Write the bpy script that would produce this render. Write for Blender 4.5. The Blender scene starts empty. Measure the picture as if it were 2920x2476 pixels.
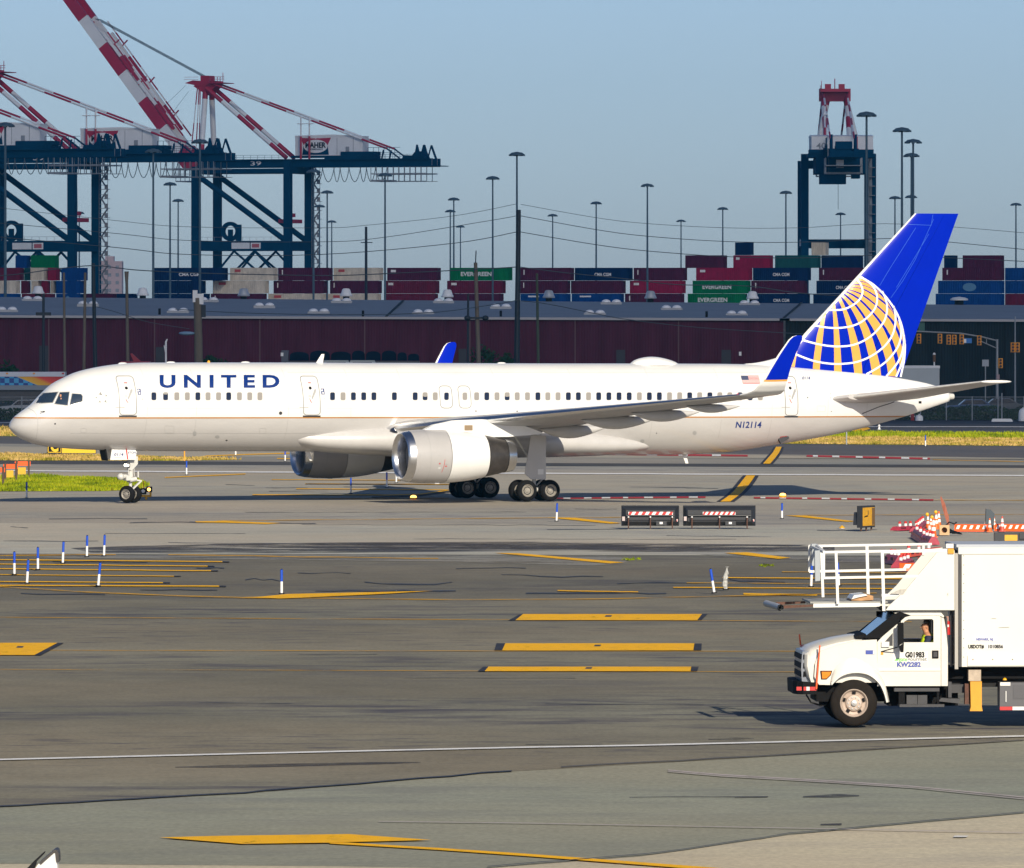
import bpy, bmesh, math, random
import numpy as np
from mathutils import Vector, Matrix, noise as mnoise
random.seed(7)
R = math.radians
SC = bpy.context.scene
COL = SC.collection
# ------------------------------------------------------------------ camera
F, CX, HY, H = 24880.0, 1460.0, 902.0, 8.47     # focal length in photo pixels, centre column, horizon row, eye height (m)
cam = bpy.data.cameras.new('camera')
cam.sensor_fit = 'HORIZONTAL'; cam.sensor_width = 36.0
cam.lens = 36.0 * F / 2920.0
cam.shift_y = -(1238.0 - HY) / 2920.0
cam.clip_start = 1.0; cam.clip_end = 30000.0
camo = bpy.data.objects.new('camera', cam); COL.objects.link(camo)
camo.location = (0, 0, H); camo.rotation_euler = (R(90), 0, 0)
SC.camera = camo
# ------------------------------------------------------------------ sky, sun, exposure
SUNV = Vector((0.52, -2.05, 1.0)).normalized()
ELEV = math.asin(SUNV.z); AZ = math.atan2(SUNV.x, SUNV.y)
world = bpy.data.worlds.new('World'); SC.world = world; world.use_nodes = True
wn = world.node_tree.nodes; wl = world.node_tree.links; wn.clear()
sky = wn.new('ShaderNodeTexSky'); sky.sky_type = 'NISHITA'; sky.sun_disc = False
sky.sun_elevation = ELEV; sky.sun_rotation = AZ
sky.altitude = 0; sky.air_density = 0.6; sky.dust_density = 0.7; sky.ozone_density = 4.0
wtint = wn.new('ShaderNodeMix'); wtint.data_type = 'RGBA'; wtint.blend_type = 'MULTIPLY'
wtint.inputs[0].default_value = 1.0; wtint.inputs[7].default_value = (1.03, 0.975, 0.985, 1)
bg = wn.new('ShaderNodeBackground'); bg.inputs[1].default_value = 0.085
wo = wn.new('ShaderNodeOutputWorld')
wl.new(sky.outputs[0], wtint.inputs[6]); wl.new(wtint.outputs[2], bg.inputs[0]); wl.new(bg.outputs[0], wo.inputs[0])
sun = bpy.data.lights.new('sun', 'SUN'); sun.energy = 4.8; sun.angle = R(0.5); sun.color = (1.0, 0.90, 0.72)
suno = bpy.data.objects.new('sun', sun); COL.objects.link(suno)
suno.rotation_euler = SUNV.to_track_quat('Z', 'Y').to_euler(); suno.location = (200, -300, 300)
SC.view_settings.view_transform = 'Standard'; SC.view_settings.look = 'None'
SC.view_settings.exposure = 0.25; SC.view_settings.gamma = 1.0; SC.view_settings.use_curve_mapping = False
SC.render.engine = 'CYCLES'
SC.cycles.max_bounces = 6; SC.cycles.volume_bounces = 0; SC.cycles.transparent_max_bounces = 12
SC.cycles.use_denoising = True

# ------------------------------------------------------------------ helpers
def G(px, py, z=0.0):
    "ground point seen at photo pixel"
    d = F * (H - z) / (py - HY)
    return Vector(((px - CX) * d / F, d, z))
def P(px, py, d):
    return Vector(((px - CX) * d / F, d, H - (py - HY) * d / F))
def XW(px, d): return (px - CX) * d / F
def ZW(py, d): return H - (py - HY) * d / F

def lin(c):
    if isinstance(c, str):
        c = c.lstrip('#'); c = [int(c[i:i+2], 16) / 255 for i in (0, 2, 4)]
        return tuple(x / 12.92 if x <= 0.04045 else ((x + 0.055) / 1.055) ** 2.4 for x in c)
    return tuple(c)
MATS = {}
def mat(name, col, rough=0.6, metal=0.0, var=0.0, scale=3.0, bump=0.0, bscale=40.0, emit=0.0, coat=0.0, stretch=None, spec=0.5):
    if name in MATS: return MATS[name]
    m = bpy.data.materials.new(name); m.use_nodes = True
    nt = m.node_tree; b = nt.nodes['Principled BSDF']
    c = lin(col)
    b.inputs['Base Color'].default_value = (*c, 1)
    b.inputs['Roughness'].default_value = rough; b.inputs['Metallic'].default_value = metal
    b.inputs['Specular IOR Level'].default_value = spec
    if coat: b.inputs['Coat Weight'].default_value = coat; b.inputs['Coat Roughness'].default_value = 0.08
    if emit: b.inputs['Emission Color'].default_value = (*c, 1); b.inputs['Emission Strength'].default_value = emit
    if var or bump:
        tc = nt.nodes.new('ShaderNodeTexCoord'); mp = nt.nodes.new('ShaderNodeMapping')
        nt.links.new(tc.outputs['Object'], mp.inputs[0])
        if stretch: mp.inputs['Scale'].default_value = stretch
    if var:
        n = nt.nodes.new('ShaderNodeTexNoise'); n.inputs['Scale'].default_value = scale; n.inputs['Detail'].default_value = 6; n.inputs['Roughness'].default_value = 0.65
        nt.links.new(mp.outputs[0], n.inputs['Vector'])
        mr = nt.nodes.new('ShaderNodeMapRange'); mr.inputs[1].default_value = 0.25; mr.inputs[2].default_value = 0.75
        mr.inputs[3].default_value = 1 - var; mr.inputs[4].default_value = 1 + var
        nt.links.new(n.outputs[0], mr.inputs[0])
        mx = nt.nodes.new('ShaderNodeMix'); mx.data_type = 'RGBA'; mx.blend_type = 'MULTIPLY'; mx.inputs[0].default_value = 1
        mx.inputs[6].default_value = (*c, 1); nt.links.new(mr.outputs[0], mx.inputs[7]); nt.links.new(mx.outputs[2], b.inputs['Base Color'])
    if bump:
        n2 = nt.nodes.new('ShaderNodeTexNoise'); n2.inputs['Scale'].default_value = bscale; n2.inputs['Detail'].default_value = 3
        nt.links.new(mp.outputs[0], n2.inputs['Vector'])
        bp = nt.nodes.new('ShaderNodeBump'); bp.inputs['Strength'].default_value = bump; bp.inputs['Distance'].default_value = 0.02
        nt.links.new(n2.outputs[0], bp.inputs['Height']); nt.links.new(bp.outputs[0], b.inputs['Normal'])
    MATS[name] = m
    return m

def tag(o, label=None, cat=None, group=None, kind=None):
    if label: o['label'] = label
    if cat: o['category'] = cat
    if group: o['group'] = group
    if kind: o['kind'] = kind
    return o
def empty(name, loc=(0, 0, 0), rz=0.0, label=None, cat=None, group=None):
    o = bpy.data.objects.new(name, None); COL.objects.link(o)
    o.location = loc; o.rotation_euler = (0, 0, rz); o.empty_display_size = 0.1
    return tag(o, label, cat, group)
def link_mesh(name, me, parent=None, m=None):
    o = bpy.data.objects.new(name, me); COL.objects.link(o)
    if m is not None:
        if len(me.materials) == 0: me.materials.append(m)
    if parent is not None: o.parent = parent
    return o
def copy_tree(o, parent=None):
    c = o.copy(); COL.objects.link(c); c.parent = parent
    for ch in o.children: copy_tree(ch, c)
    return c

class MB:
    def __init__(s): s.v = []; s.f = []; s.m = []; s.cur = 0
    def add(s, vs, fs):
        n = len(s.v); s.v += [tuple(x) for x in vs]; s.f += [tuple(i + n for i in f) for f in fs]; s.m += [s.cur] * len(fs); return s
    def mi(s, i): s.cur = i; return s
    def box(s, c, d, rot=None):
        x, y, z = d[0] / 2, d[1] / 2, d[2] / 2
        vs = [Vector((i * x, j * y, k * z)) for i in (-1, 1) for j in (-1, 1) for k in (-1, 1)]
        if rot is not None: vs = [rot @ v for v in vs]
        vs = [v + Vector(c) for v in vs]
        return s.add(vs, [(0, 1, 3, 2), (4, 6, 7, 5), (0, 4, 5, 1), (2, 3, 7, 6), (0, 2, 6, 4), (1, 5, 7, 3)])
    def bx(s, x0, x1, y0, y1, z0, z1): return s.box(((x0 + x1) / 2, (y0 + y1) / 2, (z0 + z1) / 2), (x1 - x0, y1 - y0, z1 - z0))
    def bar(s, p0, p1, w, h, up=(0, 0, 1)):
        "rectangular bar between two points"
        p0 = Vector(p0); p1 = Vector(p1); t = (p1 - p0); L = t.length
        if L < 1e-6: return s
        t /= L; u = Vector(up)
        sd = t.cross(u)
        if sd.length < 1e-3: sd = t.cross(Vector((0, 1, 0)))
        sd.normalize(); u = sd.cross(t)
        vs = [p + sd * (i * w / 2) + u * (k * h / 2) for p in (p0, p1) for i, k in ((-1, -1), (1, -1), (1, 1), (-1, 1))]
        return s.add(vs, [(0, 3, 2, 1), (4, 5, 6, 7), (0, 1, 5, 4), (1, 2, 6, 5), (2, 3, 7, 6), (3, 0, 4, 7)])
    def tube(s, p0, p1, r0, r1=None, n=10, caps=True):
        r1 = r0 if r1 is None else r1
        p0 = Vector(p0); p1 = Vector(p1); t = (p1 - p0).normalized()
        a = t.orthogonal().normalized(); b = t.cross(a)
        vs = []
        for p, r in ((p0, r0), (p1, r1)):
            for i in range(n):
                an = 2 * math.pi * i / n; vs.append(p + a * (r * math.cos(an)) + b * (r * math.sin(an)))
        fs = [(i, (i + 1) % n, n + (i + 1) % n, n + i) for i in range(n)]
        if caps: fs += [tuple(range(n - 1, -1, -1)), tuple(range(n, 2 * n))]
        return s.add(vs, fs)
    def path(s, pts, r, n=6):
        pts = [Vector(p) for p in pts]
        rings = []
        for i, p in enumerate(pts):
            t = (pts[min(i + 1, len(pts) - 1)] - pts[max(i - 1, 0)]).normalized()
            up = Vector((0, 0, 1)) if abs(t.z) < 0.95 else Vector((0, 1, 0))
            a = t.cross(up).normalized(); b = a.cross(t)
            rr = r[i] if isinstance(r, (list, tuple)) else r
            rings.append([p + a * (rr * math.cos(2 * math.pi * k / n)) + b * (rr * math.sin(2 * math.pi * k / n)) for k in range(n)])
        return s.loft(rings, True, True)
    def loft(s, rings, closed=True, caps=False):
        n = len(rings[0]); vs = [p for r in rings for p in r]; fs = []
        for i in range(len(rings) - 1):
            for j in range(n if closed else n - 1):
                k = (j + 1) % n
                fs.append((i * n + j, i * n + k, (i + 1) * n + k, (i + 1) * n + j))
        if caps: fs += [tuple(range(n - 1, -1, -1)), tuple(range((len(rings) - 1) * n, len(rings) * n))]
        return s.add(vs, fs)
    def lathe(s, prof, c, axis='x', n=32):
        "prof: list of (along, radius)"
        rings = []
        for al, r in prof:
            ring = []
            for i in range(n):
                an = 2 * math.pi * i / n; p, q = r * math.cos(an), r * math.sin(an)
                o = {'x': (al, p, q), 'y': (p, al, q), 'z': (p, q, al)}[axis]
                ring.append(Vector(c) + Vector(o))
            rings.append(ring)
        return s.loft(rings, True, False)
    def prism(s, poly, fn0, fn1):
        "poly of 2d points, extruded between two maps; concave allowed"
        a = [fn0(*p) for p in poly]; b = [fn1(*p) for p in poly]; n = len(poly)
        from mathutils.geometry import tessellate_polygon
        tri = tessellate_polygon([[Vector((p[0], p[1], 0)) for p in poly]])
        fs = [tuple(t) for t in tri] + [tuple(n + i for i in reversed(t)) for t in tri]
        fs += [(i, (i + 1) % n, n + (i + 1) % n, n + i) for i in range(n)]
        return s.add(a + b, fs)
    def sphere(s, c, rx, ry=None, rz=None, nu=12, nv=8, lo=-90):
        ry = rx if ry is None else ry; rz = rx if rz is None else rz
        rings = []
        for j in range(nv + 1):
            la = R(lo + (90 - lo) * j / nv); cr, sr = max(math.cos(la), 1e-3), math.sin(la)
            rings.append([Vector(c) + Vector((rx * cr * math.cos(2 * math.pi * i / nu), ry * cr * math.sin(2 * math.pi * i / nu), rz * sr)) for i in range(nu)])
        return s.loft(rings, True, True)
    def mesh(s, name, mats, smooth=False):
        me = bpy.data.meshes.new(name); me.from_pydata([tuple(v) for v in s.v], [], s.f)
        for m in (mats if isinstance(mats, (list, tuple)) else [mats]): me.materials.append(m)
        me.polygons.foreach_set('material_index', s.m)
        bm = bmesh.new(); bm.from_mesh(me); bmesh.ops.remove_doubles(bm, verts=bm.verts, dist=1e-5)
        bmesh.ops.recalc_face_normals(bm, faces=bm.faces); bm.to_mesh(me); bm.free()
        if smooth:
            me.polygons.foreach_set('use_smooth', [True] * len(me.polygons))
            if smooth != 'all':
                try: me.set_sharp_from_angle(angle=R(smooth if smooth is not True else 40))
                except Exception: pass
        me.update()
        return me
    def build(s, name, mats, parent=None, smooth=False, loc=None):
        if loc is not None: s.v = [(x - loc[0], y - loc[1], z - loc[2]) for x, y, z in s.v]
        o = link_mesh(name, s.mesh(name, mats, smooth), parent)
        if loc is not None: o.location = loc
        return o

def pchip(xs, ys, x):
    xs = np.asarray(xs, float); ys = np.asarray(ys, float); x = np.clip(np.asarray(x, float), xs[0], xs[-1])
    h = np.diff(xs); d = np.diff(ys) / h; m = np.zeros_like(ys)
    for i in range(1, len(xs) - 1):
        if d[i-1] * d[i] > 0:
            w1 = 2 * h[i] + h[i-1]; w2 = h[i] + 2 * h[i-1]; m[i] = (w1 + w2) / (w1 / d[i-1] + w2 / d[i])
    m[0] = d[0]; m[-1] = d[-1]
    i = np.clip(np.searchsorted(xs, x) - 1, 0, len(xs) - 2); t = (x - xs[i]) / h[i]
    return (ys[i] * (2*t**3 - 3*t**2 + 1) + m[i] * h[i] * (t**3 - 2*t**2 + t) + ys[i+1] * (-2*t**3 + 3*t**2) + m[i+1] * h[i] * (t**3 - t**2))
def smooth_poly(pts, n=6, closed=False):
    "Catmull-Rom through 2d points"
    out = []; N = len(pts)
    rng = range(N if closed else N - 1)
    for i in rng:
        p0 = pts[(i - 1) % N] if closed or i > 0 else pts[0]; p1 = pts[i]; p2 = pts[(i + 1) % N]; p3 = pts[(i + 2) % N] if closed or i + 2 < N else pts[-1]
        for k in range(n):
            t = k / n
            out.append(tuple(0.5 * (2*p1[j] + (p2[j]-p0[j])*t + (2*p0[j]-5*p1[j]+4*p2[j]-p3[j])*t*t + (-p0[j]+3*p1[j]-3*p2[j]+p3[j])*t**3) for j in range(2)))
    if not closed: out.append(tuple(pts[-1]))
    return out
def ribbon(pts, w):
    "2d polygon strips (quads) along a polyline; w scalar or list"
    vs = []; fs = []
    for i, p in enumerate(pts):
        a = pts[max(i-1, 0)]; b = pts[min(i+1, len(pts)-1)]
        dx, dy = b[0]-a[0], b[1]-a[1]; L = math.hypot(dx, dy) or 1
        ww = (w[i] if isinstance(w, (list, tuple)) else w) / 2
        vs += [(p[0] - dy/L*ww, p[1] + dx/L*ww), (p[0] + dy/L*ww, p[1] - dx/L*ww)]
        if i: fs.append((2*i-2, 2*i-1, 2*i+1, 2*i))
    return vs, fs
def poly2d(pts):
    from mathutils.geometry import tessellate_polygon
    tri = tessellate_polygon([[Vector((p[0], p[1], 0)) for p in pts]])
    return list(pts), [tuple(t) for t in tri]
def rrect(x0, x1, y0, y1, r, n=4):
    pts = []
    for cx, cy, a0 in ((x1-r, y1-r, 0), (x0+r, y1-r, 90), (x0+r, y0+r, 180), (x1-r, y0+r, 270)):
        for k in range(n + 1):
            an = R(a0 + 90*k/n); pts.append((cx + r*math.cos(an), cy + r*math.sin(an)))
    return pts
def text2d(body, bold=0.0):
    "2d mesh of a word, normalised: x from 0, baseline y=0, y up, cap height 1"
    cu = bpy.data.curves.new('lettering', 'FONT'); cu.body = body; cu.offset = bold; cu.resolution_u = 4; cu.size = 1.0
    o = bpy.data.objects.new('lettering', cu); COL.objects.link(o)
    bpy.context.view_layer.update()
    me = bpy.data.meshes.new_from_object(o.evaluated_get(bpy.context.evaluated_depsgraph_get()))
    vs = [(v.co.x, v.co.y) for v in me.vertices]; fs = [tuple(p.vertices) for p in me.polygons]
    bpy.data.objects.remove(o); bpy.data.curves.remove(cu); bpy.data.meshes.remove(me)
    xs = [v[0] for v in vs]; cap = 0.69
    x0 = min(xs)
    return [((x - x0) / cap, y / cap) for x, y in vs], fs
def fit_text(body, x0, x1, ybase, ytop, bold=0.0, shear=0.0):
    "text mesh scaled into a 2d box"
    vs, fs = text2d(body, bold); w = max(v[0] for v in vs)
    return [(x0 + (x1-x0)*vx/w + shear*vy*(x1-x0)/w, ybase + (ytop-ybase)*vy) for vx, vy in vs], fs
def decal(name, shape, fn, m, parent, sx=None, sy=None, smooth=False):
    "cut a flat 2d shape into strips and lay it on a curved surface given by fn(x, y)"
    vs, fs = shape
    bm = bmesh.new(); bv = [bm.verts.new((x, y, 0)) for x, y in vs]
    for f in fs:
        try: bm.faces.new([bv[i] for i in f])
        except ValueError: pass
    for ax, st in ((0, sx), (1, sy)):
        if st:
            lo = min(v[ax] for v in vs); hi = max(v[ax] for v in vs); k = lo + st
            no = (1, 0, 0) if ax == 0 else (0, 1, 0)
            while k < hi - 1e-6:
                co = (k, 0, 0) if ax == 0 else (0, k, 0)
                bmesh.ops.bisect_plane(bm, geom=bm.verts[:] + bm.edges[:] + bm.faces[:], plane_co=co, plane_no=no); k += st
    for v in bm.verts: v.co = fn(v.co.x, v.co.y)
    me = bpy.data.meshes.new(name); bm.to_mesh(me); bm.free(); me.materials.append(m)
    if smooth: me.polygons.foreach_set('use_smooth', [True] * len(me.polygons))
    return link_mesh(name, me, parent)
# ------------------------------------------------------------------ ground, pavements, markings
def pave(name, col, dark=0.35, patch=0.06, streak=0.5, rough=0.85, tint=None):
    m = bpy.data.materials.new(name); m.use_nodes = True; nt = m.node_tree; N = nt.nodes; L = nt.links
    b = N['Principled BSDF']; b.inputs['Roughness'].default_value = rough; b.inputs['Specular IOR Level'].default_value = 0.12
    geo = N.new('ShaderNodeNewGeometry')
    c = lin(col)
    def nz(sc, det, ro=0.6):
        mp = N.new('ShaderNodeMapping'); mp.inputs['Scale'].default_value = sc; L.new(geo.outputs['Position'], mp.inputs[0])
        n = N.new('ShaderNodeTexNoise'); n.inputs['Scale'].default_value = 1; n.inputs['Detail'].default_value = det; n.inputs['Roughness'].default_value = ro
        L.new(mp.outputs[0], n.inputs['Vector']); return n.outputs[0]
    def rng(src, a, bb, lo, hi):
        r = N.new('ShaderNodeMapRange'); r.inputs[1].default_value = a; r.inputs[2].default_value = bb; r.inputs[3].default_value = lo; r.inputs[4].default_value = hi
        L.new(src, r.inputs[0]); return r.outputs[0]
    def mul(x, y):
        k = N.new('ShaderNodeMath'); k.operation = 'MULTIPLY'; L.new(x, k.inputs[0]); L.new(y, k.inputs[1]); return k.outputs[0]
    big = rng(nz((patch, patch * 0.7, 1), 4), 0.3, 0.7, 1 - dark * 0.5, 1 + dark * 0.35)
    med = rng(nz((0.6, 0.35, 1), 5, 0.7), 0.3, 0.7, 1 - dark * 0.28, 1 + dark * 0.24)
    fine = rng(nz((9, 3, 1), 3), 0.3, 0.7, 0.88, 1.12)
    # rubber and wet-looking streaks along the direction of travel
    s1 = mul(rng(nz((0.22, 0.48, 1), 6, 0.66), 0.47, 0.62, 0.0, min(1.0, streak * 1.5)), rng(nz((0.03, 0.05, 1), 2, 0.5), 0.45, 0.58, 0.0, 1.0)); s2 = mul(rng(nz((0.6, 1.3, 1), 5, 0.62), 0.52, 0.66, 0.0, streak), rng(nz((0.05, 0.09, 1), 2, 0.5), 0.46, 0.62, 0.1, 1.0))
    stm = N.new('ShaderNodeMath'); stm.operation = 'MAXIMUM'; L.new(s1, stm.inputs[0]); L.new(s2, stm.inputs[1])
    v = mul(mul(big, med), fine)
    mx = N.new('ShaderNodeMix'); mx.data_type = 'RGBA'; mx.blend_type = 'MULTIPLY'; mx.inputs[0].default_value = 1
    mx.inputs[6].default_value = (*c, 1); L.new(v, mx.inputs[7])
    # slow colour drift between warm and cool pavement
    t2 = N.new('ShaderNodeMix'); t2.data_type = 'RGBA'; t2.blend_type = 'MULTIPLY'; t2.inputs[0].default_value = 1
    cr = N.new('ShaderNodeMix'); cr.data_type = 'RGBA'
    cr.inputs[6].default_value = (1.03, 1.0, 0.95, 1); cr.inputs[7].default_value = (0.93, 1.0, 1.02, 1)
    L.new(rng(nz((0.03, 0.05, 1), 3), 0.35, 0.65, 0, 1), cr.inputs[0])
    L.new(mx.outputs[2], t2.inputs[6]); L.new(cr.outputs[2], t2.inputs[7]); cm = N.new('ShaderNodeMix'); cm.data_type = 'RGBA'; cm.inputs[7].default_value = (c[0] * 0.40, c[1] * 0.41, c[2] * 0.60, 1)
    L.new(stm.outputs[0], cm.inputs[0]); L.new(t2.outputs[2], cm.inputs[6]); L.new(cm.outputs[2], b.inputs['Base Color'])
    # aggregate: fine relief
    bp = N.new('ShaderNodeBump'); bp.inputs['Strength'].default_value = 0.25; bp.inputs['Distance'].default_value = 0.03; L.new(nz((5, 2.5, 1), 5, 0.7), bp.inputs['Height']); L.new(bp.outputs[0], b.inputs['Normal'])
    return m
def paint(name, col, wear=0.45):
    m = bpy.data.materials.new(name); m.use_nodes = True; nt = m.node_tree; N = nt.nodes; L = nt.links
    b = N['Principled BSDF']; b.inputs['Roughness'].default_value = 0.7; b.inputs['Specular IOR Level'].default_value = 0.1
    geo = N.new('ShaderNodeNewGeometry')
    mp = N.new('ShaderNodeMapping'); mp.inputs['Scale'].default_value = (2.2, 0.5, 1); L.new(geo.outputs['Position'], mp.inputs[0])
    n = N.new('ShaderNodeTexNoise'); n.inputs['Scale'].default_value = 1; n.inputs['Detail'].default_value = 8; n.inputs['Roughness'].default_value = 0.75
    L.new(mp.outputs[0], n.inputs['Vector'])
    r = N.new('ShaderNodeMapRange'); r.inputs[1].default_value = 0.5; r.inputs[2].default_value = 0.72; r.inputs[3].default_value = 0; r.inputs[4].default_value = wear
    L.new(n.outputs[0], r.inputs[0])
    mx = N.new('ShaderNodeMix'); mx.data_type = 'RGBA'; mx.inputs[6].default_value = (*lin(col), 1); mx.inputs[7].default_value = (0.42, 0.24, 0.03, 1) if col[2] < 0.1 and col[0] > 0.3 and col[1] > 0.1 else (0.16, 0.13, 0.10, 1)
    L.new(r.outputs[0], mx.inputs[0]); L.new(mx.outputs[2], b.inputs['Base Color'])
    return m
def sheet(name, pts, z, m, parent=None, kind='structure', step=None):
    "flat ground sheet from photo pixels on its outline"
    mb = MB(); vs = [G(x, y, 0) for x, y in pts]; vs = [(v.x, v.y, z) for v in vs]
    v2, tri = poly2d([(v[0], v[1]) for v in vs])
    mb.add([(x, y, z) for x, y in v2], tri)
    me = bpy.data.meshes.new(name); me.from_pydata(mb.v, [], mb.f); me.materials.append(m)
    bm = bmesh.new(); bm.from_mesh(me)
    for f in bm.faces:
        if f.normal.z < 0: f.normal_flip()
    bm.to_mesh(me); bm.free()
    o = link_mesh(name, me, parent)
    if parent is None: tag(o, kind=kind)
    return o
M_dirt = pave('terrain_mat', (0.055, 0.062, 0.05), 0.5)
M_road = pave('far_road_mat', (0.085, 0.085, 0.095), 0.3)
M_run = pave('runway_mat', (0.110, 0.105, 0.113), 0.3, streak=0.35)
M_run2 = pave('runway_edge_mat', (0.273, 0.256, 0.231), 0.25, streak=0.2)
M_mid = pave('taxiway_asphalt_mat', (0.400, 0.357, 0.294), 0.22, streak=0.25)
M_taxi = pave('taxiway_mat', (0.349, 0.318, 0.277), 0.22, streak=0.4)
M_seal = pave('sealcoat_mat', (0.075, 0.072, 0.074), 0.4, streak=0.3)
M_shoul = pave('shoulder_mat', (0.178, 0.162, 0.129), 0.4, streak=0.75)
M_dark = pave('apron_asphalt_mat', (0.218, 0.197, 0.150), 0.42, streak=0.85)
M_lite = pave('apron_light_asphalt_mat', (0.299, 0.290, 0.228), 0.2, streak=0.2)
M_conc = pave('apron_concrete_mat', (0.582, 0.499, 0.366), 0.2, streak=0.2)
def holes(m, sc, a, b_, src_alpha=1.0):
    "break a thin coat up: alpha from noise"
    nt = m.node_tree; N = nt.nodes; L = nt.links; b = N['Principled BSDF']; geo = N.new('ShaderNodeNewGeometry'); mp = N.new('ShaderNodeMapping'); mp.inputs['Scale'].default_value = sc; L.new(geo.outputs['Position'], mp.inputs[0])
    n = N.new('ShaderNodeTexNoise'); n.inputs['Scale'].default_value = 1; n.inputs['Detail'].default_value = 7; n.inputs['Roughness'].default_value = 0.7; L.new(mp.outputs[0], n.inputs['Vector'])
    r = N.new('ShaderNodeMapRange'); r.inputs[1].default_value = a; r.inputs[2].default_value = b_; r.inputs[4].default_value = src_alpha; L.new(n.outputs[0], r.inputs[0]); L.new(r.outputs[0], b.inputs['Alpha'])
    return m
M_sealp = holes(pave('worn_sealcoat_mat', (0.085, 0.080, 0.088), 0.4, streak=0.2), (0.16, 0.5, 1), 0.40, 0.56, 0.92)
M_oldc = holes(pave('old_concrete_mat', (0.30, 0.28, 0.25), 0.3, streak=0.3), (0.25, 0.4, 1), 0.36, 0.52, 0.85)
M_stain = holes(pave('oil_stain_mat', (0.07, 0.068, 0.078), 0.3, streak=0.1), (0.5, 1.2, 1), 0.34, 0.56, 0.8)
M_yel = paint('yellow_paint', (0.90, 0.47, 0.004), 0.42)
M_yelw = paint('worn_yellow_paint', (0.70, 0.37, 0.015), 0.6)
holes(M_yelw, (0.5, 0.8, 1), 0.36, 0.54, 0.85); holes(M_yel, (1.6, 0.9, 1), 0.26, 0.40, 1.0)
M_wht = paint('white_paint', (0.74, 0.74, 0.74), 0.35)
M_pink = paint('worn_pink_paint', (0.46, 0.40, 0.40), 0.6)
M_blk = paint('black_paint', (0.035, 0.035, 0.045), 0.3)
M_redp = paint('red_paint', (0.42, 0.035, 0.035), 0.35)
M_crack = mat('crack_seal', (0.03, 0.03, 0.035), 0.6)

# the ground as one sheet to the horizon
mb = MB(); mb.add([(-9000, -300, -0.05), (9000, -300, -0.05), (9000, 16000, -0.05), (-9000, 16000, -0.05)], [(0, 1, 2, 3)])
tag(mb.build('ground', M_dirt), kind='structure')
XL, XR = -4000, 7000
def band(name, tl, tr, bl, br, z, m, xl=XL, xr=XR):
    "strip between two image lines given at columns 0 and 2920"
    f = lambda y0, y1, x: y0 + (y1 - y0) * x / 2920.0
    n = 6; xs = [xl + (xr - xl) * i / n for i in range(n + 1)]
    return sheet(name, [(x, f(tl, tr, x)) for x in xs] + [(x, f(bl, br, x)) for x in reversed(xs)], z, m)
road = band('service_road', 1187, 1198, 1214, 1235, -0.040, M_road)
runway = band('runway', 1240, 1269, 1264, 1304, -0.040, M_run)
redge = band('runway_shoulder', 1264, 1304, 1316, 1328, -0.036, M_run2)
rmid = band('taxiway_far_edge', 1272, 1306, 1298, 1307.5, -0.032, M_mid)
dark_strip = band('asphalt_seam_strip', 1312, 1325.5, 1322, 1333, -0.028, M_seal)
lstrip = band('taxiway_margin', 1322, 1333, 1345, 1357, -0.036, M_taxi)
mid = band('taxiway_shoulder', 1345, 1357, 1424, 1432, -0.036, M_mid)
M_taxi2 = pave('taxiway_lane_mat', (0.44, 0.405, 0.345), 0.22, streak=0.25)
taxi = band('taxiway', 1424, 1432, 1576, 1582, -0.032, M_taxi); lane = band('taxiway_lane', 1490, 1497, 1577, 1583, -0.0295, M_taxi2)
shoul = band('paved_infield', 1574, 1584, 1712, 1704, -0.036, M_shoul)
apron = sheet('apron', [(XL, 1718), (0, 1708), (700, 1706), (2000, 1702), (2920, 1690), (XR, 1680), (XR, 2060), (2920, 2108), (2250, 2150), (1460, 2195), (700, 2258), (0, 2297), (XL, 2390)], -0.032, M_dark)
lapron = sheet('apron_light_strip', [(XL, 2385), (0, 2294), (700, 2255), (1460, 2192), (2250, 2147), (2920, 2105), (XR, 2055), (XR, 2200), (2920, 2314), (2250, 2375), (1830, 2435), (1380, 2470), (1000, 2464), (0, 2456), (XL, 2450)], -0.036, M_lite)
concrete = sheet('apron_concrete', [(XL, 2446), (0, 2453), (1000, 2461), (1380, 2467), (1830, 2432), (2250, 2372), (2920, 2311), (XR, 2195), (XR, 3600), (XL, 3600)], -0.040, M_conc)
# narrow seams and tar lines where the pavements meet
def line(name, pts, w, m, parent, z=-0.012):
    "painted or tar line; points are (column,row) on the photo, width in rows"
    top = [(x, y - (w[i] if isinstance(w, (list, tuple)) else w) / 2) for i, (x, y) in enumerate(pts)]
    bot = [(x, y + (w[i] if isinstance(w, (list, tuple)) else w) / 2) for i, (x, y) in enumerate(pts)]
    return sheet(name, top + bot[::-1], z, m, parent)
def jag(x0, y0, x1, y1, n, amp):
    return [(x0 + (x1-x0)*i/n, y0 + (y1-y0)*i/n + random.uniform(-amp, amp)) for i in range(n + 1)]
line('tar_seam', jag(-300, 2313, 0, 2296, 4, 1) + jag(60, 2294, 700, 2257, 8, 1.2) + jag(760, 2252, 1460, 2195, 8, 1.5), 2.6, M_crack, apron)
line('tar_seam', jag(1600, 2185, 2300, 2146, 8, 1.5) + jag(2360, 2142, 2920, 2108, 6, 1), 1.6, M_crack, apron)
line('tar_seam', jag(1390, 2468, 1830, 2433, 6, 1) + jag(1880, 2428, 2250, 2374, 5, 1.5) + jag(2300, 2370, 2920, 2313, 7, 1), 1.6, M_crack, concrete)
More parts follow.
